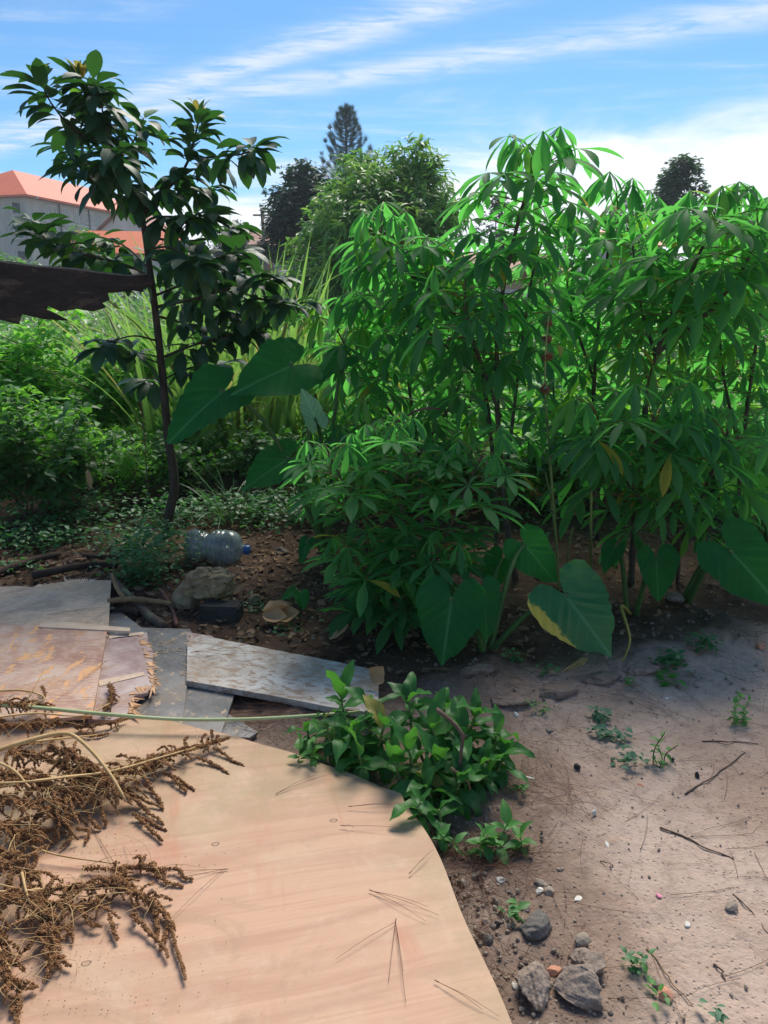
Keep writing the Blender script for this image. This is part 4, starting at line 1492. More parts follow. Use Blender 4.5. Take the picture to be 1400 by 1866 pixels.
# ------------------------------------------------------------------ cassava
def cassava_leaf_tpl(seed, kind):
    """one compound leaf: petiole from the origin outwards along +X, hub with drooping leaflets"""
    rs = np.random.RandomState(seed)
    mb = MB()
    pl = rs.uniform(0.20, 0.27)
    rise = {'up': 0.95, 'mid': 0.35, 'low': -0.05, 'flat': 0.45}[kind] + rs.uniform(-0.12, 0.12)
    p1 = Vector((math.cos(rise) * pl * 0.55, 0, math.sin(rise) * pl * 0.6))
    p2 = Vector((p1.x + math.cos(rise * 0.6) * pl * 0.45, rs.randn() * 0.01, p1.z + math.sin(rise * 0.45) * pl * 0.45))
    mb.add(tube(catmull([Vector((0, 0, 0)), p1, p2], 6), 0.0034, 0.0023, 5), None, 0, 1)
    nl = rs.choice([5, 7, 7, 7, 9])
    spread = rs.uniform(2.1, 2.5)
    d0 = {'up': -0.72, 'mid': -0.34, 'low': -0.36, 'flat': -0.06}[kind]
    L = rs.uniform(0.22, 0.265) * (0.85 if kind == 'up' else 1.0)
    tilt = {'up': 0.5, 'mid': 0.38, 'low': 0.45, 'flat': 0.3}[kind]      # blade plane tips outwards
    for k in range(nl):
        a = (k / (nl - 1) * 2 - 1) * spread + rs.randn() * 0.07
        l = L * (0.62 + 0.38 * math.cos(a / 1.55)) * rs.uniform(0.92, 1.06)
        w = l * (rs.uniform(0.19, 0.235) if kind != 'flat' else rs.uniform(0.22, 0.27))
        el = d0 - tilt * math.cos(a) * 0.8 + rs.randn() * 0.1
        tpl = blade(l, w, 'obov', 7, 0.35 + rs.rand() * 0.25, rs.uniform(0.3, 0.75) * (0.75 if kind == 'flat' else 1.0), 0.15, rs.randn() * 0.15, 0.03, seed * 31 + k)
        xd = Vector((math.cos(a) * math.cos(el), math.sin(a) * math.cos(el), math.sin(el)))
        mb.add(tpl, frame(p2, xd, (0, 0, 1)), rs.rand() * 0.25, 0)
    return mb


CLEAF = {}
for kind in ('up', 'mid', 'low', 'flat'):
    CLEAF[kind] = [cassava_leaf_tpl(400 + 17 * j + len(kind) * 5 + ord(kind[0]), kind).mesh('cassava_leaf_' + kind, [M['cassava'], M['petiole']]) for j in range(7)]
CLEAF['young'] = [cassava_leaf_tpl(700 + j, 'up').mesh('cassava_leaf_young', [M['cassava_young'], M['petiole']]) for j in range(3)]


def cassava(base, stems, label, seed, scale=1.0, r0=0.014, young=0.05, flat=False):
    """stems: list of (path points, first leaf position 0..1, leaves, r)"""
    rs = random.Random(seed)
    root = empty('cassava_plant', base, label, 'cassava', 'cassava plants in the garden bed')
    i = rs.randint(0, 50)
    for pts, t0, n_leaf, r in stems:
        path = catmull(pts, 26)
        mb = MB()
        rad = [(r * (1 - 0.62 * k / 25)) * (1.25 if k % 3 == 0 else 1.0) for k in range(26)]
        mb.add(tube(path, r, rad=rad, sides=7))
        mb.build('stem', M['cassava_stem'], root)
        n_leaf = int(n_leaf * 1.2)
        for k in range(n_leaf):
            f = t0 + (1 - t0) * (k + rs.random() * 0.6) / n_leaf
            f = min(f, 0.995)
            ff = f * 25
            a = path[int(ff)].lerp(path[min(int(ff) + 1, 25)], ff - int(ff))
            i += 1
            az = i * 2.39996 + rs.uniform(-0.35, 0.35)
            rel = (f - t0) / (1 - t0)
            kind = 'up' if rel > 0.86 else ('mid' if rel > 0.35 or rs.random() < 0.5 else 'low')
            if flat and kind != 'up':
                kind = 'flat'
            if rs.random() < young * (1 + rel):
                kind = 'young'
            me = rs.choice(CLEAF[kind])
            s = scale * rs.uniform(0.68, 1.15) * (0.8 if rel > 0.93 else 1)
            Mx = Matrix.Translation(a) @ Matrix.Rotation(az, 4, 'Z') @ Matrix.Rotation(rs.uniform(-0.25, 0.25), 4, 'Y') @ Matrix.Rotation(rs.uniform(-0.2, 0.2), 4, 'X') @ Matrix.Scale(s, 4)
            link('leaf', me, root, Mx)
    return root


def pl(*a):
    return [P(x, y, Y) for x, y, Y in a]


b1 = G(940, 1062)
cassava(b1, [
    ([b1] + pl((918, 900, 4.35), (905, 700, 4.35), (912, 560, 4.3), (938, 430, 4.3), (965, 335, 4.3), (980, 300, 4.3)), 0.22, 66, 0.017),
    (pl((925, 850, 4.4), (950, 640, 4.6), (975, 480, 4.6), (1010, 400, 4.6)), 0.3, 22, 0.010),
    (pl((912, 760, 4.35), (870, 640, 4.2), (850, 570, 4.15), (848, 510, 4.1)), 0.3, 20, 0.010)],
    'tallest cassava plant with its top against the sky', 1)
b2 = G(1150, 1068)
cassava(b2, [
    ([b2] + pl((1160, 900, 4.3), (1176, 740, 4.28), (1195, 645, 4.25)), 0.25, 16, 0.02),
    (pl((1195, 645, 4.25), (1240, 540, 4.2), (1290, 430, 4.15), (1305, 395, 4.15)), 0.2, 34, 0.013),
    (pl((1195, 645, 4.25), (1270, 588, 4.2), (1345, 505, 4.15), (1395, 400, 4.1)), 0.25, 36, 0.014),
    (pl((1195, 645, 4.25), (1176, 590, 4.4), (1160, 520, 4.5), (1150, 400, 4.6)), 0.2, 30, 0.011)],
    'forked cassava plant with thick branching stems on the right', 2)
b3 = G(905, 1050)
cassava(b3, [
    ([b3] + pl((900, 850, 4.6), (868, 640, 4.6), (800, 545, 4.55), (735, 490, 4.5), (708, 460, 4.5), (695, 425, 4.5)), 0.30, 46, 0.015),
    (pl((885, 700, 4.6), (800, 620, 4.7), (720, 570, 4.8), (660, 520, 4.8)), 0.3, 26, 0.010),
    (pl((820, 565, 4.55), (800, 510, 4.7), (795, 455, 4.8)), 0.25, 16, 0.009)],
    'cassava plant whose stem slants left over the grass', 3)
b5 = G(1090, 985)
cassava(b5, [
    ([b5] + pl((1080, 800, 5.1), (1090, 600, 5.1), (1110, 450, 5.1), (1130, 365, 5.1)), 0.3, 44, 0.014),
    (pl((1085, 700, 5.1), (1040, 560, 5.2), (1030, 440, 5.2)), 0.3, 24, 0.010)],
    'cassava plant standing behind between tallest and forked ones', 5)
b6 = G(1345, 1010)
cassava(b6, [
    ([b6] + pl((1350, 850, 4.7), (1375, 650, 4.7), (1400, 480, 4.7), (1420, 390, 4.7)), 0.25, 50, 0.014),
    (pl((1352, 830, 4.7), (1320, 690, 4.8), (1310, 560, 4.9), (1320, 460, 4.9)), 0.25, 30, 0.010)],
    'cassava plant at the right edge of the garden', 6)
b7 = G(770, 985)
cassava(b7, [
    ([b7] + pl((765, 850, 5.2), (745, 700, 5.2), (735, 590, 5.2), (730, 520, 5.2)), 0.3, 36, 0.013),
    (pl((762, 820, 5.2), (690, 720, 5.1), (640, 650, 5.0), (610, 590, 5.0)), 0.3, 26, 0.010),
    (pl((763, 830, 5.2), (830, 720, 5.1), (850, 620, 5.1)), 0.3, 20, 0.010)],
    'cassava plant behind the low one, its leaves glowing green', 7)
b8 = G(1235, 1070)
cassava(b8, [
    ([b8] + pl((1235, 960, 4.0), (1200, 830, 3.9), (1190, 760, 3.85)), 0.3, 30, 0.012),
    (pl((1236, 1000, 4.1), (1290, 880, 4.0), (1330, 780, 3.9)), 0.3, 28, 0.010),
    (pl((1234, 1000, 4.1), (1130, 860, 3.95), (1090, 760, 3.9)), 0.3, 30, 0.010)],
    'low dark cassava in front of the forked stems', 8, 1.05)
b4 = G(705, 1165)
cassava(b4, [
    ([b4] + pl((690, 1080, 3.66), (660, 980, 3.6), (630, 890, 3.55), (600, 830, 3.5)), 0.12, 38, 0.010),
    ([b4] + pl((720, 1060, 3.65), (730, 940, 3.6), (740, 850, 3.6), (700, 790, 3.6)), 0.12, 38, 0.010),
    ([b4] + pl((760, 1080, 3.62), (810, 980, 3.55), (850, 890, 3.5), (880, 830, 3.5)), 0.12, 38, 0.010),
    ([b4] + pl((700, 1110, 3.55), (680, 1060, 3.5), (640, 1010, 3.45)), 0.15, 20, 0.007),
    ([b4] + pl((740, 1110, 3.5), (770, 1050, 3.45), (800, 1000, 3.4)), 0.15, 20, 0.007)],
    'low bushy cassava with small dull leaves in front', 4, 0.76, young=0.0, flat=True)
b9 = G(615, 1010)
cassava(b9, [
    ([b9] + pl((610, 920, 4.7), (600, 830, 4.7), (590, 760, 4.7)), 0.3, 18, 0.010),
    (pl((612, 960, 4.7), (650, 850, 4.7), (670, 740, 4.7)), 0.3, 18, 0.009)],
    'young cassava at the left end of the row', 9, 0.85, young=0.2)
for i, (px, py, Y, top, lab) in enumerate([
        (150, 845, 7.0, 770, 'small cassava seedling among the left shrubs'),
        (330, 850, 7.2, 790, 'small cassava seedling behind the tree trunk'),
        (210, 880, 6.6, 800, 'small cassava seedling left of the tree trunk')]):
    bb = G(px, py)
    bb = Vector((P(px, py, Y).x, Y, gz(P(px, py, Y).x, Y)))
    cassava(bb, [([bb, P(px + 3, (py + top) / 2, Y), P(px - 4, top, Y)], 0.2, 12, 0.008)], lab, 30 + i, 0.8, young=0.5)

# second row behind, in full light
for i, (px, py, Y, tops, lab) in enumerate([
        (660, 890, 6.0, ((640, 560), (700, 600)), 'cassava of the back row behind the leftmost plants'),
        (830, 890, 6.0, ((810, 520), (870, 560)), 'cassava of the back row behind the slanting stem'),
        (1010, 890, 6.1, ((990, 480), (1050, 540)), 'cassava of the back row behind the dried flower stalk'),
        (1180, 890, 6.0, ((1160, 470), (1230, 520)), 'cassava of the back row seen through the fork'),
        (1330, 890, 6.0, ((1310, 480), (1380, 540)), 'cassava of the back row near the right edge')]):
    bx = P(px, py, Y)
    bb = Vector((bx.x, Y, gz(bx.x, Y)))
    cassava(bb, [([bb, P((px + tx) / 2 + 8, (py + ty) / 2, Y), P(tx, ty, Y + 0.2 * k)], 0.25, 30, 0.012) for k, (tx, ty) in enumerate(tops)], lab, 60 + i, 1.05, young=0.15)

# ------------------------------------------------------------------ young avocado tree
AV = [blade(1.0, 0.42, 'ellip', 6, 0.22, d, 0.15, tw, 0.03, 60 + i) for i, (d, tw) in enumerate([(0.5, 0.1), (0.9, -0.2), (1.3, 0.15), (0.7, 0.0)])]


def with_stalk(tpl):
    mb = MB()
    mb.add(tube([(-0.16, 0, 0.02), (-0.06, 0, 0.03), (0.02, 0, 0)], 0.014, 0.010, 4), None, 0, 0)
    mb.add(tpl, None, 0, 0)
    return mb


def avocado_tree():
    rs = random.Random(12)
    base = G(300, 985)
    Y0 = base.y
    root = empty('avocado_tree', base, 'slender young avocado tree with dark glossy leaf clusters', 'tree')
    me = {k: [with_stalk(t).mesh('avocado_leaf', M[k]) for t in AV] for k in ('avocado', 'avocado_young', 'avocado_fresh')}
    tr = MB()

    def br(pts, r0, r1, n=14):
        path = catmull([P(x, y, Y0 + d) for x, y, d in pts], n)
        tr.add(tube(path, r0, r1, 8, knob=0.05, seed=int(pts[0][1])))
        return path

    foot = [base - Vector((0, 0, 0.05))] + [P(x, y, Y0) for x, y in ((308, 940), (318, 880), (306, 790), (297, 690), (286, 590), (276, 510), (266, 440), (258, 385))]
    tr.add(tube(catmull(foot, 34), 0.036, 0.016, 9, knob=0.05, seed=3))
    shoots = []
    # crown: two leaders
    shoots.append((br([(258, 385, 0), (235, 330, 0), (190, 235, -0.05), (145, 140, -0.1)], 0.018, 0.005), 46, 0.12, 'top'))
    shoots.append((br([(205, 265, 0), (140, 240, -0.15), (95, 190, -0.2), (75, 150, -0.2)], 0.008, 0.004, 10), 16, 0.3, 'top'))
    shoots.append((br([(215, 290, 0), (245, 255, 0.15), (262, 215, 0.2)], 0.007, 0.003, 8), 10, 0.3, ''))
    shoots.append((br([(225, 310, 0), (150, 290, 0.2), (115, 265, 0.3)], 0.007, 0.003, 8), 14, 0.15, ''))
    shoots.append((br([(240, 345, 0), (170, 330, -0.3), (140, 300, -0.35)], 0.007, 0.003, 8), 12, 0.2, ''))
    shoots.append((br([(258, 390, 0), (300, 350, 0.05), (340, 300, 0.1), (365, 210, 0.1)], 0.015, 0.005), 30, 0.25, 'top'))
    shoots.append((br([(345, 290, 0.1), (400, 285, 0.0), (445, 280, -0.1), (462, 268, -0.1)], 0.008, 0.003, 9), 16, 0.2, ''))
    shoots.append((br([(330, 320, 0.1), (350, 340, 0.3), (385, 345, 0.35)], 0.007, 0.003, 8), 12, 0.2, ''))
    # middle tier
    shoots.append((br([(262, 420, 0), (300, 395, -0.1), (345, 400, -0.2), (375, 390, -0.2)], 0.010, 0.004, 10), 22, 0.15, ''))
    shoots.append((br([(264, 430, 0), (330, 440, 0.3), (400, 430, 0.35), (425, 415, 0.35)], 0.009, 0.004, 10), 20, 0.15, ''))
    shoots.append((br([(275, 505, 0), (220, 480, -0.1), (140, 460, -0.2), (60, 425, -0.3)], 0.012, 0.004, 12), 26, 0.15, 'fresh'))
    shoots.append((br([(180, 470, -0.15), (110, 440, 0.1), (60, 405, 0.2)], 0.007, 0.003, 8), 14, 0.1, 'fresh'))
    shoots.append((br([(272, 490, 0), (230, 450, 0.3), (180, 430, 0.5)], 0.008, 0.003, 8), 13, 0.15, ''))
    shoots.append((br([(268, 455, 0), (310, 450, -0.3), (345, 470, -0.45), (360, 480, -0.5)], 0.008, 0.003, 9), 18, 0.2, ''))
    shoots.append((br([(270, 470, 0), (320, 480, 0.1), (400, 470, 0.1), (440, 455, 0.1)], 0.008, 0.003, 9), 18, 0.2, ''))
    shoots.append((br([(284, 575, 0), (340, 590, 0.2), (400, 600, 0.3), (450, 585, 0.4)], 0.009, 0.003, 9), 18, 0.2, ''))
    shoots.append((br([(280, 540, 0), (330, 520, 0.2), (390, 505, 0.25), (430, 500, 0.3)], 0.009, 0.003, 9), 18, 0.2, ''))
    shoots.append((br([(430, 530, -0.25), (480, 545, -0.3), (540, 555, -0.3)], 0.006, 0.003, 8), 14, 0.1, ''))
    shoots.append((br([(190, 235, -0.05), (185, 190, -0.2), (170, 150, -0.25)], 0.006, 0.003, 8), 14, 0.1, ''))
    shoots.append((br([(215, 285, 0), (200, 300, -0.3), (215, 270, -0.4)], 0.006, 0.003, 8), 14, 0.1, ''))
    # lower tier, right
    shoots.append((br([(284, 560, 0), (350, 545, -0.15), (440, 520, -0.3), (500, 505, -0.35)], 0.012, 0.004, 12), 24, 0.2, 'fresh'))
    shoots.append((br([(360, 545, -0.15), (430, 565, 0.05), (520, 560, 0.1)], 0.008, 0.003, 9), 18, 0.1, ''))
    shoots.append((br([(300, 650, 0), (350, 630, 0.1), (420, 610, 0.15), (460, 600, 0.2)], 0.010, 0.003, 10), 20, 0.15, ''))
    shoots.append((br([(302, 690, 0), (345, 670, 0.2), (400, 665, 0.3)], 0.007, 0.003, 8), 10, 0.3, ''))
    # lower tier, left
    shoots.append((br([(290, 622, 0), (240, 612, -0.2), (185, 632, -0.3)], 0.007, 0.003, 8), 9, 0.72, 'fresh'))
    shoots.append((br([(298, 665, 0), (260, 650, -0.05), (235, 640, -0.1)], 0.006, 0.003, 7), 6, 0.6, ''))
    shoots.append((br([(302, 700, 0), (280, 690, 0.15), (262, 692, 0.2)], 0.006, 0.003, 7), 9, 0.3, ''))
    tr.build('trunk', M['bark'], root)
    total = 0
    for path, n, t0, mode in shoots:
        n = int(n * (2.5 if mode == 'top' else 2.3))
        m = len(path) - 1
        for k in range(n):
            f = t0 + (1 - t0) * (1 - (1 - (k + rs.random()) / n) ** 1.5)
            f = min(f, 0.999)
            a = path[int(f * m)].lerp(path[int(f * m) + 1], f * m - int(f * m))
            ax = (path[min(int(f * m) + 1, m)] - path[max(int(f * m) - 1, 0)]).normalized()
            az = k * 2.39996 + rs.uniform(-0.4, 0.4)
            rel = (f - t0) / (1 - t0)
            side = Vector((math.cos(az), math.sin(az), 0))
            el = rs.uniform(-1.15, -0.1) + (0.75 * rel if mode in ('top', 'fresh') else 0.45 * rel)
            d = (side * math.cos(el) + Vector((0, 0, math.sin(el))) + ax * 0.35 * rel).normalized()
            kind = 'avocado'
            if mode == 'top' and rel > 0.94:
                kind = 'avocado_young'
                d = (d + Vector((0, 0, 0.9))).normalized()
            elif rs.random() < (0.35 if mode == 'fresh' else 0.10):
                kind = 'avocado_fresh'
            s = rs.uniform(0.15, 0.225) * (0.5 if kind == 'avocado_young' else 1)
            up = Vector((rs.uniform(-0.4, 0.4), rs.uniform(-0.4, 0.4), 1))
            Mx = frame(a + d * 0.03, d, up, s)
            if total % 9 < 5 and total * 5 // 9 < 298:
                link('leaf', rs.choice(me[kind]), root, Mx)
            else:
                extra.append((rs.choice(range(4)), Mx))
            total += 1


extra = []
avocado_tree()
if extra:
    mb = MB()
    for i, Mx in extra:
        mb.add(AV[i], Mx, random.random())
    av = bpy.data.objects['avocado_tree']
    tag(mb.build('foliage', M['avocado'], av), kind='stuff')


def broken_plank():
    Ya, Yb = 4.45, 4.92
    pts = [(-260, 462), (0, 478), (60, 486), (130, 491), (200, 500), (240, 503), (268, 500), (281, 508), (276, 522), (262, 520), (262, 530), (240, 527), (215, 531), (196, 532),
           (200, 545), (186, 551), (193, 559), (170, 566), (140, 561), (110, 566), (88, 556), (84, 563), (104, 572), (124, 583), (80, 580), (40, 571), (34, 590), (0, 581), (-120, 566), (-260, 560)]
    front = []
    for x, y in pts:
        f = (x + 260) / 540.0
        front.append(P(x, y, Ya + (Yb - Ya) * f))
    c = front[0].copy()
    bm = bmesh.new()
    th = Vector((0.012, -0.030, 0.006))
    a = [bm.verts.new(p - c) for p in front]
    b = [bm.verts.new(p - c - th * (0.5 + 0.5 * min(1, i / 3))) for i, p in enumerate(front)]
    bm.faces.new(a)
    bm.faces.new(list(reversed(b)))
    n_ = len(a)
    for i in range(n_):
        j = (i + 1) % n_
        bm.faces.new((a[j], a[i], b[i], b[j]))
    bmesh.ops.recalc_face_normals(bm, faces=bm.faces)
    bmesh.ops.triangulate(bm, faces=[f for f in bm.faces if len(f.verts) > 4])
    me = bpy.data.meshes.new('broken_plank')
    bm.to_mesh(me)
    bm.free()
    me.materials.append(M['plank'])
    root = empty('broken_plank', c, 'dark rotten plank with a splintered end resting against the small tree', 'plank')
    link('board', me, root, Matrix.Translation(c))
    # pale lip along the upper edge
    mb = MB()
    lip = [P(x, y - 1.0, Ya + (Yb - Ya) * ((x + 260) / 540.0) + 0.008) for x, y in pts[:7]]
    mb.add(tube(catmull(lip, 30), 0.008, 0.005, 6, knob=0.35))
    mb.build('pale_edge', plain('pale_wood', (0.12, 0.105, 0.09), (0.22, 0.20, 0.17), 20, 0.9, 0.5, 0.005), root)
    mb = MB()
    pp = P(-235, 500, Ya)
    mb.add(tube([(pp.x, pp.y - 0.03, gz(pp.x, pp.y) - 0.1), (pp.x, pp.y + 0.03, pp.z + 0.2)], 0.05, 0.045, 8, knob=0.08))
    mb.build('post', M['log'], root)


broken_plank()


# ------------------------------------------------------------------ taro
TARO_HALF = [(0.70, 0.0), (0.64, 0.05), (0.56, 0.115), (0.45, 0.19), (0.32, 0.26), (0.18, 0.315), (0.04, 0.345), (-0.09, 0.345), (-0.19, 0.31), (-0.26, 0.245), (-0.285, 0.17),
             (-0.26, 0.10), (-0.19, 0.05), (-0.10, 0.018), (-0.03, 0.0)]


def taro_tpl(seed, fold=0.25, droop=0.35, width=1.0, rip=0.02):
    rs = np.random.RandomState(seed)
    half = np.array(TARO_HALF)
    # refine the outline
    t = np.linspace(0, len(half) - 1, 43)
    hx = np.interp(t, np.arange(len(half)), half[:, 0])
    hy = np.interp(t, np.arange(len(half)), half[:, 1])
    ox = np.concatenate([hx, hx[-2:0:-1]])
    oy = np.concatenate([hy, -hy[-2:0:-1]]) * width
    k = len(ox)
    wob = 1 + 0.022 * np.sin(np.arange(k) * 0.75 + rs.rand() * 6) + 0.010 * rs.randn(k)
    rings = [0.0, 0.12, 0.27, 0.43, 0.6, 0.76, 0.9, 1.0]
    V, uv = [], []
    for r in rings[1:]:
        x, y = ox * r * (wob if r > 0.8 else 1), oy * r * (wob if r > 0.8 else 1)
        V.append(np.stack([x, y], 1))
    V = np.concatenate([[[0, 0]]] + V)
    x, y = V[:, 0], V[:, 1]
    s = (x + 0.3) - np.abs(y) * 0.75 / 0.72
    z = fold * np.abs(y) ** 1.15 - droop * np.clip(x, 0, 1) ** 2 - droop * 0.6 * np.clip(-x, 0, 1) ** 1.5
    z += rip * np.sin(s * 7 * 2 * np.pi) * np.clip(np.abs(y) * 5, 0, 1)
    z += 0.03 * np.sin(9 * x + rs.rand() * 6) * np.clip(np.abs(y) * 4, 0, 1) * np.sign(y)
    V3 = np.stack([x, y, z], 1)
    uv = np.stack([0.5 + y / (0.72 * width), x + 0.3], 1)
    tri, quad = [], []
    for j in range(k):
        tri.append((0, 1 + j, 1 + (j + 1) % k))
    for r in range(len(rings) - 2):
        a, b = 1 + r * k, 1 + (r + 1) * k
        for j in range(k):
            jj = (j + 1) % k
            quad.append((a + j, b + j, b + jj, a + jj))
    # orientation: make normals +Z
    V3 = V3
    return V3, np.array(quad)[:, ::1], np.array(tri), uv


def taro_leaf(root, foot, att, tip, normal, seed, mat='taro', width=1.0, fold=0.25, droop=0.3, bend=0.5, stalk='taro_stalk', r=0.011):
    att, tip, foot = Vector(att), Vector(tip), Vector(foot)
    d = tip - att
    L = d.length / 0.745
    tpl = taro_tpl(seed, fold, droop, width)
    Mx = frame(att, d, Vector(normal), L)
    mb = MB()
    mb.add(tpl, Mx, random.Random(seed).random())
    lf = mb.build('leaf', M[mat], root)
    mid = foot.lerp(att, 0.55)
    mid.z = foot.z + (att.z - foot.z) * (0.55 + 0.4 * bend) + 0.03
    end = att - Mx.to_3x3() @ Vector((0, 0, 0.012))
    sb = MB()
    path = catmull([foot - Vector((0, 0, 0.03)), mid, end - d.normalized() * 0.02, end], 14)
    sb.add(tube(path, r * 1.4, r * 0.5, 8))
    sb.build('stalk', M[stalk], root)
    return lf


def taro_plant(foot, leaves, label, group='taro plants in the bed'):
    root = empty('taro_plant', foot, label, 'taro', group)
    for i, kw in enumerate(leaves):
        f = Vector(foot) + Vector((0.02 * math.cos(i * 2.1), 0.02 * math.sin(i * 2.1), 0))
        taro_leaf(root, f, **kw)
    return root


fA = G(880, 1200)
taro_plant(fA, [
    dict(att=P(822, 1098, 3.12), tip=P(806, 1221, 3.0), normal=(0, -1, 0.45), seed=1, width=1.12, fold=0.12, droop=0.15),
    dict(att=P(880, 1085, 3.26), tip=P(896, 1178, 3.18), normal=(0.55, -0.75, 0.35), seed=2, width=0.85, fold=0.3, droop=0.2),
    dict(att=P(912, 1025, 3.5), tip=P(880, 1085, 3.45), normal=(-0.2, -0.6, 0.8), seed=3, width=1.0),
    dict(att=P(960, 998, 3.42), tip=P(1021, 1069, 3.36), normal=(-0.35, -0.75, 0.6), seed=4, width=0.95, fold=0.2),
    dict(att=P(1034, 1090, 3.24), tip=P(1122, 1202, 3.12), normal=(0.15, -1, 0.35), seed=5, mat='taro_sick', width=1.15, fold=0.10, droop=0.12, bend=0.2),
], 'taro with a big heart leaf and one leaf yellowing along its edge')
fB = G(1150, 1125)
taro_plant(fB, [
    dict(att=P(1196, 1022, 3.72), tip=P(1203, 1102, 3.65), normal=(0.1, -1, 0.35), seed=6, width=1.05, fold=0.3, droop=0.15),
    dict(att=P(1120, 1000, 3.85), tip=P(1095, 1045, 3.8), normal=(-0.4, -0.5, 0.8), seed=7, width=0.9)],
    'small taro with one shield leaf below the forked cassava')
fC = G(1243, 1100)
taro_plant(fC, [
    dict(att=P(1335, 1008, 3.5), tip=P(1435, 1112, 3.4), normal=(-0.2, -0.8, 0.6), seed=8, width=1.0, fold=0.15, droop=0.15, r=0.014),
    dict(att=P(1352, 970, 3.8), tip=P(1392, 1012, 3.75), normal=(-0.3, -0.4, 0.9), seed=9, width=1.0)],
    'taro whose large leaf is cut by the right edge')
fD = G(600, 1030)
taro_plant(fD, [
    dict(att=P(404, 716, 4.45), tip=P(293, 806, 4.15), normal=(-0.3, -0.9, 0.35), seed=10, width=0.85, fold=0.25, droop=0.18, r=0.013),
    dict(att=P(528, 668, 4.55), tip=P(418, 716, 4.3), normal=(-0.1, -0.95, 0.3), seed=11, width=0.95, fold=0.2, droop=0.15, r=0.013),
    dict(att=P(522, 838, 4.5), tip=P(436, 893, 4.3), normal=(-0.2, -0.8, 0.55), seed=12, width=0.9, fold=0.2, droop=0.1),
    dict(att=P(574, 762, 4.4), tip=P(549, 702, 4.42), normal=(0.55, -0.85, 0.1), seed=13, mat='taro_pale', width=0.8, fold=0.1, droop=0.1),
    dict(att=P(625, 655, 4.75), tip=P(566, 694, 4.65), normal=(-0.1, -0.5, 0.85), seed=14, width=1.0),
    dict(att=P(560, 990, 4.3), tip=P(545, 1028, 4.2), normal=(-0.3, -0.8, 0.5), seed=15, width=0.7)],
    'large taro with long drooping leaves crossing in front of the tree')
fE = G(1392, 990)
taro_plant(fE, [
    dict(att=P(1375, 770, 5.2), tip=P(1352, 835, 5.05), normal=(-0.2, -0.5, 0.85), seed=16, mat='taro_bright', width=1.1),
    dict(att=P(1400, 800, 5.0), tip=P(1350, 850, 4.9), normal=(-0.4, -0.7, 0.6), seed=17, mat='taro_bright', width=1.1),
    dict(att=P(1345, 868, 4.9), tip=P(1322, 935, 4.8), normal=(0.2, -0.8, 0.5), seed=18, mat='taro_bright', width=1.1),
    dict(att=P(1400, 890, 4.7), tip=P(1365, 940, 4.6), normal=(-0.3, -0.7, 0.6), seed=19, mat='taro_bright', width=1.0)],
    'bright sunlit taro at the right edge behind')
fF = G(540, 1120)
taro_plant(fF, [
    dict(att=P(549, 1085, 3.75), tip=P(556, 1112, 3.7), normal=(0.3, -0.8, 0.6), seed=20, width=1.1, r=0.004),
    dict(att=P(536, 1078, 3.8), tip=P(512, 1090, 3.75), normal=(-0.1, -0.6, 0.8), seed=21, width=0.9, r=0.004)],
    'tiny taro seedling beside the tan husk')
yst = catmull([G(1150, 1120), P(1132, 1105, 3.5), P(1148, 1165, 3.3), G(1131, 1214, 0.01)], 16)
mb = MB()
mb.add(tube([p - yst[0] for p in yst], 0.010, 0.004, 7))
o = mb.build('wilted_stalk', M['taro_stalk_yellow'])
o.location = yst[0]
tag(o, 'limp yellow leaf stalk bent down to the soil', 'stalk')
yst = catmull([G(1072, 1190, 0.02), G(1055, 1212, 0.025), G(1038, 1226, 0.015)], 8)
root = empty('dry_root', yst[0], 'pale dried stalk base lying below the yellowing leaf', 'stalk')
for k in range(4):
    q = catmull([yst[0], yst[0].lerp(yst[-1], 0.5) + Vector((0.01 * k, 0, 0.012)), yst[-1] + Vector((0.03 * k - 0.04, 0.012 * k, 0))], 7)
    mb = MB()
    mb.add(tube(q, 0.006, 0.003, 5))
    mb.build('strand', M['straw'], root)


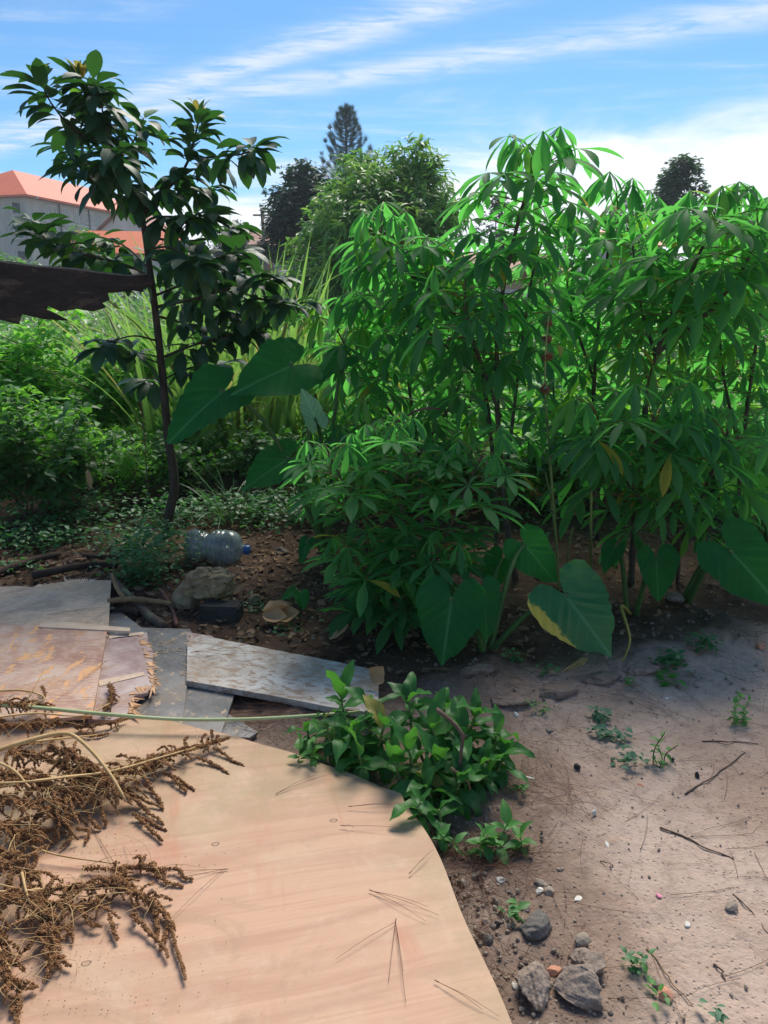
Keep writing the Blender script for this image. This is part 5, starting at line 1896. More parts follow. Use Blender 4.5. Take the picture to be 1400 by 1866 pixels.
# ------------------------------------------------------------------ bottle, stones, sticks, husk
def bottle():
    c = G(398, 1026)
    ax = Vector((1.0, -0.12, -0.06)).normalized()
    root = empty('plastic_bottle', c, 'big dented clear plastic water bottle with blue cap lying on soil', 'bottle')
    rs = np.random.RandomState(8)
    L = 0.42
    prof = []
    # base -> waist -> body -> shoulder -> neck, as (x, radius)
    for x, r in ((0.0, 0.0), (0.002, 0.055), (0.012, 0.088), (0.04, 0.108), (0.075, 0.112), (0.105, 0.106), (0.125, 0.088), (0.138, 0.076), (0.150, 0.086), (0.165, 0.103), (0.185, 0.110),
                 (0.192, 0.099), (0.199, 0.111), (0.215, 0.113), (0.222, 0.100), (0.229, 0.114), (0.245, 0.115), (0.252, 0.102), (0.259, 0.115), (0.29, 0.114), (0.315, 0.106), (0.335, 0.09),
                 (0.35, 0.068), (0.36, 0.045), (0.365, 0.03), (0.385, 0.027)):
        prof.append((x, r))
    N = 40
    V, q, uv = [], [], []
    for x, r in prof:
        for j in range(N):
            th = 2 * math.pi * j / N
            rr = r
            if 0.02 < x < 0.14:
                rr *= 1 + 0.05 * math.sin(9 * th + x * 60) - 0.13 * max(0, math.sin(th + 0.6)) * math.sin((x - 0.02) / 0.12 * math.pi)
            elif x < 0.33:
                rr *= 1 - 0.05 * max(0, math.sin(2 * th + 5 * x))
            V.append((x - 0.2, rr * math.cos(th), rr * math.sin(th)))
            uv.append((j / N, x))
    for i in range(len(prof) - 1):
        for j in range(N):
            k = (j + 1) % N
            q.append((i * N + j, i * N + k, (i + 1) * N + k, (i + 1) * N + j))
    Mx = frame(c + Vector((0, 0, 0.108)), ax)
    mb = MB()
    mb.add((np.array(V), np.array(q), None, np.array(uv)), Mx)
    mb.build('body', M['bottle'], root)
    mb = MB()
    mb.add(tube([(0.175, 0, 0), (0.18, 0, 0), (0.21, 0, 0), (0.214, 0, 0)], 0.03, rad=[0.026, 0.031, 0.031, 0.026], sides=20), Mx)
    mb.build('cap', M['cap_blue'], root)


bottle()


def rock(px, py, size, seed, mat, name, label, cat='stone', group=None, z=0.0, rz=0.0, rough=0.05, base=None, sink=0.25, cuts=9):
    p = G(px, py, z)
    mb = MB()
    mb.add(rock_tpl(seed, size, base or ICO4, cuts, rough), Matrix.Rotation(rz, 4, 'Z'))
    o = mb.build(name, M[mat], None, False if base is ICO2 else True)
    o.location = (p.x, p.y, gz(p.x, p.y) + z + size[2] * (1 - 2 * sink))
    return tag(o, label, cat, group)


rock(392, 1108, (0.16, 0.12, 0.115), 5, 'stone_moss', 'stone', 'large rough yellowish stone on the dark block', z=0.03, sink=0.1, rough=0.10, cuts=16)
rock(345, 1112, (0.085, 0.10, 0.085), 9, 'stone_moss', 'stone', 'squarish tan stone left of the large rough stone', cuts=14, rough=0.02)
rock(466, 1100, (0.045, 0.05, 0.035), 14, 'stone_moss', 'stone', 'small mossy stone right of the large rough stone')
rock(515, 1010, (0.05, 0.04, 0.035), 15, 'stone', 'stone', 'grey stone beyond the blue bottle cap')
rock(1228, 1104, (0.055, 0.045, 0.035), 16, 'stone', 'stone', 'brown stone at the foot of the right taro')
rock(1386, 1186, (0.025, 0.025, 0.02), 17, 'pebble_orange', 'stone', 'round reddish pebble by the right edge')
p = G(402, 1140)
mb = MB()
v, q, t, uv = box_tpl(-0.115, 0.115, -0.06, 0.06, 0, 0.085)
bmx = bmesh.new()
bmesh.ops.create_cube(bmx, size=1.0)
for vv in bmx.verts:
    vv.co = Vector((vv.co.x * 0.21, vv.co.y * 0.11, vv.co.z * 0.09))
bmesh.ops.bevel(bmx, geom=list(bmx.edges), offset=0.008, segments=2, affect='EDGES')
bmesh.ops.subdivide_edges(bmx, edges=list(bmx.edges), cuts=2, use_grid_fill=True)
for vv in bmx.verts:
    vv.co += Vector([0.003 * random.Random(hash((round(vv.co.x, 3), round(vv.co.y, 3), round(vv.co.z, 3), a))).uniform(-1, 1) for a in range(3)])
mez = bpy.data.meshes.new('brick_block')
bmx.to_mesh(mez)
bmx.free()
mez.materials.append(M['stone_dark'])
o = link('brick_block', mez, None, Matrix.Translation((p.x, p.y + 0.04, gz(p.x, p.y) + 0.035)) @ Matrix.Rotation(-0.12, 4, 'Z'))
tag(o, 'dark wet brick block under the large rough stone', 'brick')


def stick(pts, r0, r1, mat, label, name='stick', branch=None):
    path = catmull(pts, 18)
    b = path[0]
    mb = MB()
    mb.add(tube([p - b for p in path], r0, r1, 8, knob=0.12, seed=int(abs(b.x) * 1000)))
    if branch:
        mb.add(tube([p - b for p in catmull(branch, 8)], r1 * 1.1, r1 * 0.6, 7, knob=0.12))
    o = mb.build(name, M[mat])
    o.location = b
    return tag(o, label, 'stick', 'sticks dumped behind the boards')


stick([G(205, 1050, 0.06), G(222, 1075, 0.10), G(250, 1100, 0.06), G(272, 1122, 0.05), G(300, 1142, 0.05)], 0.021, 0.026, 'stick_mossy', 'thick mottled stick running down to the boards')
stick([G(196, 1096, 0.10), G(240, 1092, 0.10), G(285, 1096, 0.09), G(312, 1100, 0.08)], 0.016, 0.012, 'stick_tan', 'tan stick lying crosswise over the mottled one', branch=[G(228, 1093, 0.10), G(212, 1070, 0.14), G(204, 1046, 0.18)])
stick([G(292, 1074, 0.05), G(306, 1096, 0.05), G(316, 1115, 0.04), G(322, 1140, 0.05)], 0.010, 0.012, 'stick_red', 'short reddish stick beside the squarish tan stone')
stick([G(60, 1048, 0.04), G(110, 1038, 0.06), G(160, 1030, 0.06), G(215, 1028, 0.05)], 0.026, 0.020, 'log', 'dark rotting branch behind the grey board')
stick([G(-40, 1060, 0.03), G(20, 1036, 0.05), G(70, 1018, 0.06), G(110, 1010, 0.05)], 0.030, 0.018, 'log', 'dark rotting branch at the left edge')
stick([G(130, 1010, 0.03), G(190, 1014, 0.05), G(260, 1008, 0.05)], 0.016, 0.012, 'log', 'thin dark branch on the soil by the tree foot')
stick([G(190, 1120, 0.03), G(230, 1112, 0.05), G(255, 1118, 0.04)], 0.020, 0.022, 'log', 'short dark stub under the tan stick')
stick([G(860, 770, 0), P(800, 745, 4.2), P(720, 770, 4.2)], 0.008, 0.005, 'twig', 'thin bare twig inside the middle cassava')


def husk():
    """folded dry spathe: curled boat shapes"""
    c = G(515, 1140)
    root = empty('dry_husk', c, 'curled dry tan leaf sheath lying on the dark soil', 'dry leaf')
    for i, (az, L, W, dz, roll) in enumerate([(0.1, 0.20, 0.14, 0.02, 0.5), (0.5, 0.17, 0.12, 0.05, -0.6), (-0.5, 0.16, 0.10, 0.035, 0.9)]):
        tpl = blade(L, W, 'ellip', 9, 0.75, -1.0, -0.5, 0.4, 0.05, i, 4)
        d = Vector((math.cos(az), math.sin(az), 0.15))
        mb = MB()
        mb.add(tpl, frame(c + Vector((-0.10, 0.0, dz + 0.03)), d, (0.0, -math.sin(roll) * 0.6, 1)), 0.3 * i)
        mb.build('sheath', M['dry_leaf'], root)


husk()


def dead_leaf(pts, label, W=0.06, curl=-0.8):
    a, b = pts
    d = b - a
    mb = MB()
    mb.add(blade(d.length, W, 'ellip', 7, 0.5, curl, -curl * 0.4, 0.3, 0.08, int(abs(a.x) * 100), 4), frame(Vector((0, 0, 0)), d, (0.1, -0.3, 1)), 0.4)
    o = mb.build('dead_leaf', M['dry_leaf'])
    o.location = a
    return tag(o, label, 'dry leaf')


dead_leaf((G(680, 1245, 0.1), G(712, 1222, 0.14)), 'tan dry leaf standing up behind the broad-leaved clump', 0.09)
dead_leaf((G(600, 1165, 0.02), G(648, 1158, 0.03)), 'pale dry leaf in front of the low cassava', 0.04)
dead_leaf((G(425, 1082, 0.02), G(462, 1078, 0.03)), 'flat tan dry leaf behind the mossy stones', 0.05)
dead_leaf((P(165, 700 + 190, 5.3), P(160, 855, 5.3)), 'pale torn leaf hanging in the left shrubs', 0.04, 0.3)

# ------------------------------------------------------------------ boards
def slab(name, px, z, thick, mat, label, group='broken shuttering boards in the pile', grain=None, tilt=None):
    """px: outline pixels; z level of the top face or list of levels"""
    zs = z if hasattr(z, '__len__') else [z] * len(px)
    pts = [G(x, y, zz) for (x, y), zz in zip(px, zs)]
    c = sum(pts, Vector()) / len(pts)
    g = grain if grain is not None else math.atan2(E2.y, E2.x)
    Rm = Matrix.Rotation(-g, 4, 'Z')
    loc = [Rm @ (p - c) for p in pts]
    mb = MB()
    mb.add(poly_slab(loc, thick))
    me = mb.mesh(name, mat, False)
    root = empty(name, c, label, 'board', group)
    link('panel', me, root, Matrix.Translation(c) @ Matrix.Rotation(g, 4, 'Z'))
    return root


def jag(p0, p1, n, amp, seed):
    rs = random.Random(seed)
    (x0, y0), (x1, y1) = p0, p1
    L = math.hypot(x1 - x0, y1 - y0)
    nx, ny = -(y1 - y0) / L, (x1 - x0) / L
    out = []
    for i in range(1, n):
        f = (i + rs.uniform(-0.3, 0.3)) / n
        a = rs.uniform(-amp, amp)
        out.append((x0 + (x1 - x0) * f + nx * a, y0 + (y1 - y0) * f + ny * a))
    return out


def splinters(root, pairs, z, n, mat, seed, L=(0.02, 0.05), w=(0.002, 0.005)):
    """sharp slivers of wood along an edge; pairs = (pixel edge start, end, pixel direction)"""
    rs = random.Random(seed)
    mb = MB()
    for (a, b, d) in pairs:
        for i in range(n):
            f = rs.random()
            x, y = a[0] + (b[0] - a[0]) * f, a[1] + (b[1] - a[1]) * f
            p = G(x, y, z - rs.random() * 0.008)
            e = G(x + d[0] + rs.uniform(-14, 14), y + d[1] + rs.uniform(-10, 10), z + rs.uniform(-0.008, 0.012))
            dr = (e - p).normalized()
            l = rs.uniform(*L)
            ww = rs.uniform(*w)
            v = np.array([(0, -ww, -ww * .5), (0, ww, -ww * .5), (0, ww, ww * .5), (0, -ww, ww * .5), (l, ww * 0.15, 0)])
            mb.add((v, np.array([(0, 3, 2, 1)]), np.array([(0, 1, 4), (1, 2, 4), (2, 3, 4), (3, 0, 4)]), None), frame(p - dr * 0.012, dr, (rs.uniform(-.3, .3), rs.uniform(-.3, .3), 1)), rs.random())
    o = mb.build('splintered_edge', M[mat], root, False)
    return tag(o, kind='stuff')


ZP = 0.075
K = G(742, 1436, 0.05)
E1 = (G(925, 1866, ZP) - G(770, 1500, ZP))
E1.z = 0
E1.normalize()                                   # along the right edge, towards the viewer
E2 = Vector((E1.y, -E1.x, 0))
if E2.x > 0:
    E2 = -E2                                     # along the far edge, to the left

slab('film_board', [(415, 1300), (470, 1334), (455, 1344), (395, 1342), (385, 1310)], 0.036, 0.012, M['board_slate'], 'small dark film-faced board corner by the pine needles', grain=0.4)
slab('film_board', [(336, 1248), (427, 1266), (398, 1352), (322, 1352)], 0.046, 0.013, M['board_slate'], 'dark film-faced board right of the lettered one', grain=0.3)
rD = slab('film_board', [(190, 1142), (346, 1146), (351, 1154), (347, 1180), (343, 1205), (344, 1230), (339, 1262), (336, 1290), (330, 1348), (180, 1348)], 0.058, 0.014, M['board_slate'],
          'dark slate film-faced board with faded tan lettering', grain=0.15)
splinters(rD, [((351, 1160), (345, 1195), (-14, 3)), ((345, 1208), (342, 1232), (-16, 2))], 0.060, 22, 'splinter_pale', 5, (0.02, 0.06), (0.003, 0.007))
slab('film_board', [(150, 1098), (208, 1106), (262, 1146), (245, 1152), (150, 1150)], 0.045, 0.012, M['board_slate'], 'dark film-faced board showing behind the grey one', grain=0.6)
rP = slab('batten', [(352, 1158), (364, 1162), (356, 1180), (347, 1200), (344, 1190)], 0.058, 0.02, M['splinter_pale'], 'pale wooden batten end beside the lettered board', grain=1.2)
rG = slab('thick_board', [(342, 1170), (366, 1157), (430, 1170), (520, 1188), (600, 1203), (690, 1222), (690, 1300), (600, 1288), (500, 1268), (420, 1254), (340, 1240)], 0.075, 0.026, M['board_blue'],
          'thick frosted grey-blue board ending under the broad-leaved clump', grain=-0.32)
slab('film_board', [(340, 1152), (385, 1158), (398, 1168), (360, 1170), (340, 1164)], 0.06, 0.012, M['board_violet'], 'dull reddish board sliver behind the thick board', grain=-0.2)
# lower sheets seen below the grey one
outA = [(-80, 1072), (30, 1068), (60, 1070), (72, 1064)] + jag((75, 1066), (122, 1060), 7, 2.0, 3) + [(124, 1058), (203, 1057), (200, 1100), (197, 1160), (-80, 1160)]
rA = slab('grey_board', outA, 0.10, 0.014, M['board_grey'], 'chalky grey weathered board at the back left of the pile', grain=0.0)
splinters(rA, [((118, 1058), (170, 1057), (2, -14))], 0.098, 60, 'splinter_pale', 9, (0.02, 0.05), (0.002, 0.005))
splinters(rA, [((75, 1066), (118, 1060), (0, -10))], 0.098, 25, 'splinter_pale', 10, (0.008, 0.02), (0.002, 0.004))
slab('wood_strip', [(75, 1136), (120, 1133), (160, 1137), (238, 1144), (236, 1150), (150, 1146), (70, 1142)], 0.118, 0.010, M['splinter_pale'], 'torn strip of pale veneer along the brown board', grain=-0.1)
outC = [(168, 1148), (206, 1158), (268, 1152)] + jag((270, 1154), (282, 1200), 6, 5, 5) + jag((280, 1200), (284, 1254), 6, 6, 6) + [(268, 1262), (244, 1268), (238, 1280)] + jag((238, 1282), (240, 1306), 4, 4, 7) + [(205, 1312), (160, 1310)]
rC = slab('splintered_board', outC, 0.094, 0.014, M['board_violet'], 'violet-brown board with a raw splintered right edge', grain=0.05)
splinters(rC, [((256, 1156), (276, 1215), (22, 4)), ((272, 1210), (280, 1252), (14, 6)), ((243, 1262), (240, 1302), (12, 6)), ((246, 1256), (280, 1256), (2, 12))], 0.0955, 36, 'splinter', 11, (0.008, 0.085), (0.0015, 0.011))
mb = MB()
mb.add(poly_slab([G(x, y, 0.097) for x, y in [(198, 1158), (262, 1151), (262, 1156), (214, 1161), (200, 1164)]], 0.002))
mb.add(poly_slab([G(x, y, 0.097) for x, y in [(178, 1240), (262, 1224), (264, 1230), (205, 1244), (182, 1250)]], 0.002))
mb.build('bare_strip', M['splinter_pale'], rC, False)
rB = slab('peeling_board', [(-90, 1137), (60, 1139), (130, 1141), (196, 1143), (192, 1170), (184, 1215), (176, 1262), (168, 1304), (60, 1312), (-90, 1318)], 0.112, 0.013, M['board_brown'],
          'large brown board with orange peeling patches under the dried heads', grain=-0.1)


def lettering(text, px, py, z, size, ang, parent):
    cu = bpy.data.curves.new('lettering', 'FONT')
    cu.body = text
    cu.size = size
    cu.extrude = 0.0006
    tmp = bpy.data.objects.new('lettering_source', cu)
    COL.objects.link(tmp)
    dg = bpy.context.evaluated_depsgraph_get()
    me = bpy.data.meshes.new_from_object(tmp.evaluated_get(dg))
    bpy.data.objects.remove(tmp)
    me.materials.clear()
    me.materials.append(M['print'])
    p = G(px, py, z)
    link('lettering', me, parent, Matrix.Translation(p) @ Matrix.Rotation(ang, 4, 'Z'))


lettering('ONC', 284, 1192, 0.0595, 0.055, 0.30, rD)
lettering('A', 306, 1172, 0.0595, 0.05, 0.35, rD)
lettering('D', 286, 1178, 0.0595, 0.05, 0.3, rD)


def plywood_sheet():
    nx, ny = 70, 40
    LX, LY = 2.1, 1.22
    rs = np.random.RandomState(2)
    u = np.linspace(0, LX, nx + 1)
    v = np.linspace(0, LY + 0.9, ny + 1)
    U, Vv = np.meshgrid(u, v, indexing='ij')
    # far edge is worn and slightly bowed
    Vd = Vv + np.where(Vv < 0.02, 0.006 * np.sin(U * 9) + 0.004 * np.sin(U * 31), 0)
    Ud = U + np.where(U < 0.02, 0.004 * np.sin(Vv * 13), 0)
    # nibbled corner
    cornr = np.exp(-((U / 0.16) ** 2 + (Vv / 0.16) ** 2))
    Ud = Ud + cornr * 0.03
    Vd = Vd + cornr * 0.05
    Z = (ZP - K.z) - 0.016 * np.exp(-((U / 0.35) ** 2 + (Vv / 0.4) ** 2)) + 0.006 * np.sin(U * 2.2) * np.sin(Vv * 3 + 1)
    # the far edge is cut askew: it runs away from the viewer towards the left
    fa = G(240, 1308, ZP) - G(742, 1436, ZP)
    sk = Vector((fa.x, fa.y, 0)).dot(E1) / Vector((fa.x, fa.y, 0)).dot(E2)
    Vd = Vd + sk * Ud * (1 - np.clip(Vv / 2.0, 0, 1))
    V = np.stack([Ud, Vd, Z], -1)
    T = 0.010
    n_ = (nx + 1) * (ny + 1)
    idx = np.arange(n_).reshape(nx + 1, ny + 1)
    q = np.stack([idx[:-1, :-1], idx[1:, :-1], idx[1:, 1:], idx[:-1, 1:]], -1).reshape(-1, 4)
    qb = q[:, ::-1] + n_
    per = list(idx[:, 0]) + list(idx[-1, 1:]) + list(idx[-2::-1, -1]) + list(idx[0, -2:0:-1])
    qs = [(per[(i + 1) % len(per)], per[i], per[i] + n_, per[(i + 1) % len(per)] + n_) for i in range(len(per))]
    VV = np.concatenate([V.reshape(-1, 3), V.reshape(-1, 3) - np.array([0, 0, T])])
    mb = MB()
    mb.add((VV, np.concatenate([q, qb, np.array(qs)]), None, None))
    me = mb.mesh('plywood_sheet', M['plywood'], True)
    me.set_sharp_from_angle(angle=0.6)
    R = Matrix((E2, E1, Vector((0, 0, 1)))).transposed().to_4x4()
    R.translation = K
    o = link('plywood_sheet', me, None, R)
    tag(o, 'big bare peach-coloured plywood sheet in the foreground', 'plywood')


plywood_sheet()


# ------------------------------------------------------------------ dried amaranth
GRAIN = (ICO1[0] * np.array([1, 0.75, 0.75]), None, ICO1[2], None)
OCT = (np.array([(1, 0, 0), (-1, 0, 0), (0, .8, 0), (0, -.8, 0), (0, 0, .8), (0, 0, -.8)], float), None,
       np.array([(0, 2, 4), (2, 1, 4), (1, 3, 4), (3, 0, 4), (2, 0, 5), (1, 2, 5), (3, 1, 5), (0, 3, 5)]), None)


def spike(mb, path, r, rs, dens=1.0, grain=0.0023):
    """finger of packed seed clusters along a path"""
    n = len(path)
    seg = sum((path[i + 1] - path[i]).length for i in range(n - 1))
    k = max(10, int(seg * 3400 * dens * (r / 0.007)))
    f = rs.rand(k) * (n - 1)
    i = np.minimum(f.astype(int), n - 2)
    A = np.array([tuple(p) for p in path])
    A = A + np.cumsum(rs.randn(*A.shape), 0) * 0.0022 * np.array([1, 1, 0.4])
    pos = A[i] + (A[i + 1] - A[i]) * (f - i)[:, None]
    rr = r * (1 - 0.55 * (f / (n - 1)) ** 2) * (0.72 + 0.28 * np.sin(f * 5.0 + rs.rand() * 6))
    d = rand_dirs(rs, k)
    pos = pos + d * (rr * (rs.uniform(0.4, 1.1, k) + (rs.rand(k) < 0.12) * rs.uniform(0, 0.9, k)))[:, None]
    s = grain * rs.uniform(0.6, 1.7, (k, 1)) * np.array([1.3, 0.9, 0.9])
    mb.many(OCT, frames_np(pos, rand_dirs(rs, k), rand_dirs(rs, k), s), rs.rand(k))


def amaranth(label, stalks, axes, fingers, seed, side=18):
    """stalks: (pixel path with level, radius); axes: central spikes with short side fingers; fingers: explicit spikes"""
    rs = np.random.RandomState(seed)
    first = G(*stalks[0][0][0]) if stalks else G(*axes[0][0][0])
    root = empty('dried_amaranth', first, label, 'dried plant', 'dried seed-head plants on the plywood')
    for pts, r in stalks:
        mb = MB()
        mb.add(tube(catmull([G(*p) for p in pts], 22), r, r * 0.5, 6, knob=0.05))
        mb.build('stalk', M['straw'], root)
    sh = MB()
    for pts, r, n_side, ln in axes:
        path = catmull([G(*p) for p in pts], 20)
        spike(sh, path, r, rs)
        for k in range(n_side):
            f = rs.rand() * 18
            a = path[int(f)]
            d = (path[int(f) + 1] - path[int(f)]).normalized()
            az = rs.rand() * 6.283
            sd = (Vector((math.cos(az), math.sin(az), rs.uniform(-0.35, 0.35))) + d * 0.6).normalized()
            l = ln * rs.uniform(0.35, 1.1)
            b = a + sd * l * 0.5 + Vector((0, 0, 0.01))
            e = a + sd * l + Vector((rs.randn() * 0.012, rs.randn() * 0.012, -0.015))
            e.z = max(e.z, ZP + 0.008)
            b.z = max(b.z, ZP + 0.008)
            spike(sh, catmull([a, b, e], 7), 0.0062 * rs.uniform(0.7, 1.25), rs, 0.8)
    for pts in fingers:
        path = catmull([G(*p) for p in pts], 12)
        spike(sh, path, 0.0075, rs, 1.1)
    sh.build('seed_head', M['seed'], root)
    # fine dry side shoots tangled through the heads
    fs = MB()
    for pts, r, n_side, ln in axes:
        path = catmull([G(*p) for p in pts], 20)
        for k in range(max(4, n_side // 2)):
            a = path[rs.randint(0, 19)]
            az = rs.rand() * 6.283
            e = a + Vector((math.cos(az), math.sin(az), rs.uniform(-0.2, 0.35))) * rs.uniform(0.05, 0.16)
            e.z = max(e.z, ZP + 0.006)
            m_ = a.lerp(e, 0.5) + Vector((rs.randn() * 0.015, rs.randn() * 0.015, 0.012))
            fs.add(tube(catmull([a, m_, e], 7), 0.0011, 0.0006, 4), None, rs.rand())
    tag(fs.build('side_shoots', M['straw'], root), kind='stuff')
    return root


amaranth('dried plant with the long seed head reaching furthest right',
         [([(-40, 1440, 0.20), (100, 1418, 0.20), (200, 1406, 0.17), (297, 1379, 0.14), (356, 1362, 0.12)], 0.0055)],
         [([(232, 1400, 0.13), (297, 1381, 0.12), (356, 1364, 0.11), (412, 1346, 0.10)], 0.013, 34, 0.085),
          ([(160, 1415, 0.15), (235, 1405, 0.13), (300, 1392, 0.11)], 0.012, 30, 0.085)],
         [[(389, 1362, 0.10), (415, 1378, 0.09), (439, 1392, 0.085)], [(360, 1379, 0.10), (390, 1392, 0.09), (419, 1409, 0.085)],
          [(297, 1408, 0.10), (330, 1420, 0.09), (360, 1441, 0.085)], [(310, 1412, 0.10), (340, 1432, 0.09), (352, 1444, 0.085)],
          [(264, 1428, 0.10), (282, 1444, 0.09), (301, 1468, 0.085)]], 1)
amaranth('dried plant with thick bent straw stalk arching over the heap',
         [([(-40, 1380, 0.22), (43, 1352, 0.25), (115, 1336, 0.26), (150, 1352, 0.25), (195, 1402, 0.20), (231, 1461, 0.13)], 0.0085),
          ([(43, 1354, 0.25), (110, 1346, 0.22), (178, 1339, 0.16)], 0.0045)],
         [([(90, 1360, 0.20), (150, 1390, 0.18), (200, 1425, 0.15), (236, 1462, 0.11)], 0.015, 46, 0.10),
          ([(20, 1370, 0.20), (90, 1385, 0.18), (150, 1420, 0.15), (190, 1452, 0.12)], 0.015, 46, 0.10)],
         [[(231, 1448, 0.11), (265, 1474, 0.095), (300, 1499, 0.085)], [(244, 1481, 0.10), (272, 1494, 0.09), (305, 1512, 0.085)],
          [(250, 1490, 0.095), (280, 1512, 0.088), (298, 1528, 0.084)], [(225, 1440, 0.12), (262, 1456, 0.10), (302, 1470, 0.085)],
          [(180, 1460, 0.11), (195, 1482, 0.10), (201, 1498, 0.085)], [(150, 1470, 0.11), (165, 1500, 0.095), (178, 1508, 0.085)]], 2)
amaranth('dried plant heaped at the left edge below the arching stalk',
         [([(-40, 1428, 0.24), (50, 1424, 0.22), (170, 1410, 0.19)], 0.004), ([(-40, 1378, 0.24), (20, 1400, 0.23), (55, 1436, 0.20)], 0.006)],
         [([(-30, 1400, 0.2), (40, 1420, 0.2), (100, 1440, 0.17), (150, 1460, 0.13)], 0.016, 50, 0.11),
          ([(-30, 1450, 0.2), (30, 1460, 0.18), (90, 1480, 0.15), (130, 1500, 0.11)], 0.016, 46, 0.10),
          ([(-30, 1500, 0.17), (20, 1510, 0.15), (70, 1530, 0.11)], 0.015, 36, 0.09)],
         [[(118, 1500, 0.10), (140, 1520, 0.09), (122, 1545, 0.085)], [(140, 1508, 0.10), (165, 1518, 0.09), (160, 1536, 0.085)], [(60, 1540, 0.10), (72, 1560, 0.09), (60, 1580, 0.085)]], 3)
amaranth('dried plant with pale curved stalk lying across the middle of the sheet',
         [([(10, 1518, 0.12), (60, 1543, 0.11), (115, 1560, 0.10), (212, 1574, 0.095)], 0.0042)],
         [([(150, 1583, 0.09), (224, 1581, 0.095), (274, 1584, 0.09), (300, 1594, 0.088)], 0.009, 12, 0.05),
          ([(-30, 1560, 0.14), (20, 1580, 0.13), (70, 1600, 0.11)], 0.016, 36, 0.09)],
         [[(280, 1590, 0.09), (318, 1580, 0.092), (335, 1588, 0.088), (355, 1594, 0.085)], [(286, 1592, 0.09), (310, 1604, 0.088), (331, 1613, 0.085)]], 4)
amaranth('dried plant with seed fingers trailing lowest across the sheet',
         [([(-40, 1627, 0.14), (60, 1622, 0.13), (132, 1614, 0.12), (195, 1612, 0.11)], 0.004), ([(-40, 1602, 0.15), (60, 1624, 0.13), (190, 1636, 0.10)], 0.003)],
         [([(120, 1620, 0.11), (200, 1612, 0.11), (250, 1632, 0.10), (285, 1660, 0.095)], 0.013, 34, 0.07),
          ([(-30, 1640, 0.14), (50, 1640, 0.12), (120, 1650, 0.11), (190, 1650, 0.10)], 0.014, 40, 0.08)],
         [[(211, 1606, 0.11), (264, 1639, 0.10), (303, 1672, 0.092), (318, 1730, 0.086), (333, 1788, 0.085)],
          [(240, 1668, 0.10), (272, 1698, 0.09), (301, 1742, 0.085)], [(285, 1660, 0.095), (292, 1690, 0.09), (298, 1712, 0.085)],
          [(200, 1660, 0.10), (208, 1688, 0.09), (214, 1710, 0.085)], [(150, 1660, 0.10), (165, 1690, 0.09), (180, 1696, 0.085)],
          [(250, 1625, 0.10), (285, 1650, 0.095), (310, 1690, 0.088)], [(305, 1665, 0.09), (312, 1700, 0.088), (306, 1735, 0.085)]], 5)
amaranth('dried plant with a short fat head pointing down the sheet',
         [([(40, 1590, 0.15), (48, 1625, 0.14), (58, 1655, 0.12)], 0.004)],
         [([(66, 1640, 0.12), (85, 1680, 0.11), (92, 1725, 0.10), (92, 1765, 0.088)], 0.017, 30, 0.055)],
         [[(100, 1700, 0.10), (122, 1690, 0.095), (124, 1712, 0.086)], [(100, 1740, 0.092), (115, 1748, 0.088), (128, 1757, 0.085)], [(88, 1750, 0.09), (92, 1768, 0.086), (90, 1775, 0.085)]], 6)
amaranth('dried plant at the lower left corner of the sheet',
         [([(-30, 1700, 0.14), (0, 1730, 0.12), (20, 1770, 0.11)], 0.004)],
         [([(-30, 1660, 0.12), (-10, 1700, 0.12), (10, 1740, 0.10)], 0.016, 22, 0.07), ([(-30, 1740, 0.12), (5, 1770, 0.11), (30, 1800, 0.10)], 0.016, 26, 0.06)],
         [[(30, 1790, 0.095), (48, 1802, 0.09), (60, 1806, 0.086)], [(36, 1800, 0.09), (46, 1825, 0.088), (36, 1868, 0.085)], [(20, 1810, 0.09), (28, 1835, 0.086), (30, 1838, 0.085)]], 7)
amaranth('dried plant over the brown board above the green reed',
         [([(-40, 1262, 0.20), (40, 1258, 0.19), (82, 1272, 0.17), (50, 1286, 0.16)], 0.005), ([(46, 1284, 0.16), (62, 1254, 0.20), (78, 1225, 0.22)], 0.003),
          ([(-40, 1312, 0.20), (60, 1300, 0.17), (150, 1304, 0.14), (200, 1282, 0.13)], 0.0045)],
         [([(-30, 1275, 0.16), (30, 1285, 0.16), (85, 1290, 0.14)], 0.012, 26, 0.07), ([(-30, 1320, 0.17), (40, 1322, 0.15), (110, 1318, 0.13)], 0.012, 26, 0.07),
          ([(198, 1248, 0.12), (205, 1270, 0.12), (190, 1298, 0.115)], 0.012, 14, 0.03), ([(140, 1325, 0.10), (190, 1322, 0.10), (235, 1312, 0.095)], 0.008, 10, 0.03)],
         [[(140, 1332, 0.10), (165, 1340, 0.09), (192, 1338, 0.085)], [(76, 1252, 0.14), (80, 1262, 0.14), (78, 1275, 0.13)]], 8)


def reed():
    path = catmull([G(-60, 1282, 0.16), G(60, 1289, 0.155), G(200, 1302, 0.14), G(330, 1311, 0.13), G(460, 1310, 0.13), G(580, 1303, 0.14), G(655, 1297, 0.15)], 40)
    b = path[0]
    mb = MB()
    mb.add(tube([p - b for p in path], 0.0085, 0.0055, 8))
    o = mb.build('reed', M['reed'])
    o.location = b
    tag(o, 'long pale green reed lying across the boards and dried heads', 'reed')


reed()


def chaff():
    """crumbs shed by the dried heads on the plywood"""
    rs = np.random.RandomState(71)
    mb = MB()
    n = 800
    px = np.abs(rs.randn(n)) * 190 - 20
    py = 1330 + rs.rand(n) * 520
    pos = np.array([tuple(G(a, b, ZP + 0.0035)) for a, b in zip(px, py)])
    mb.many(OCT, frames_np(pos, rand_dirs(rs, n), rand_dirs(rs, n), rs.uniform(0.0006, 0.0022, n)), rs.rand(n))
    tag(mb.build('chaff', M['seed']), 'brown crumbs shed on the plywood by the dried heads', 'chaff', kind='stuff')


chaff()

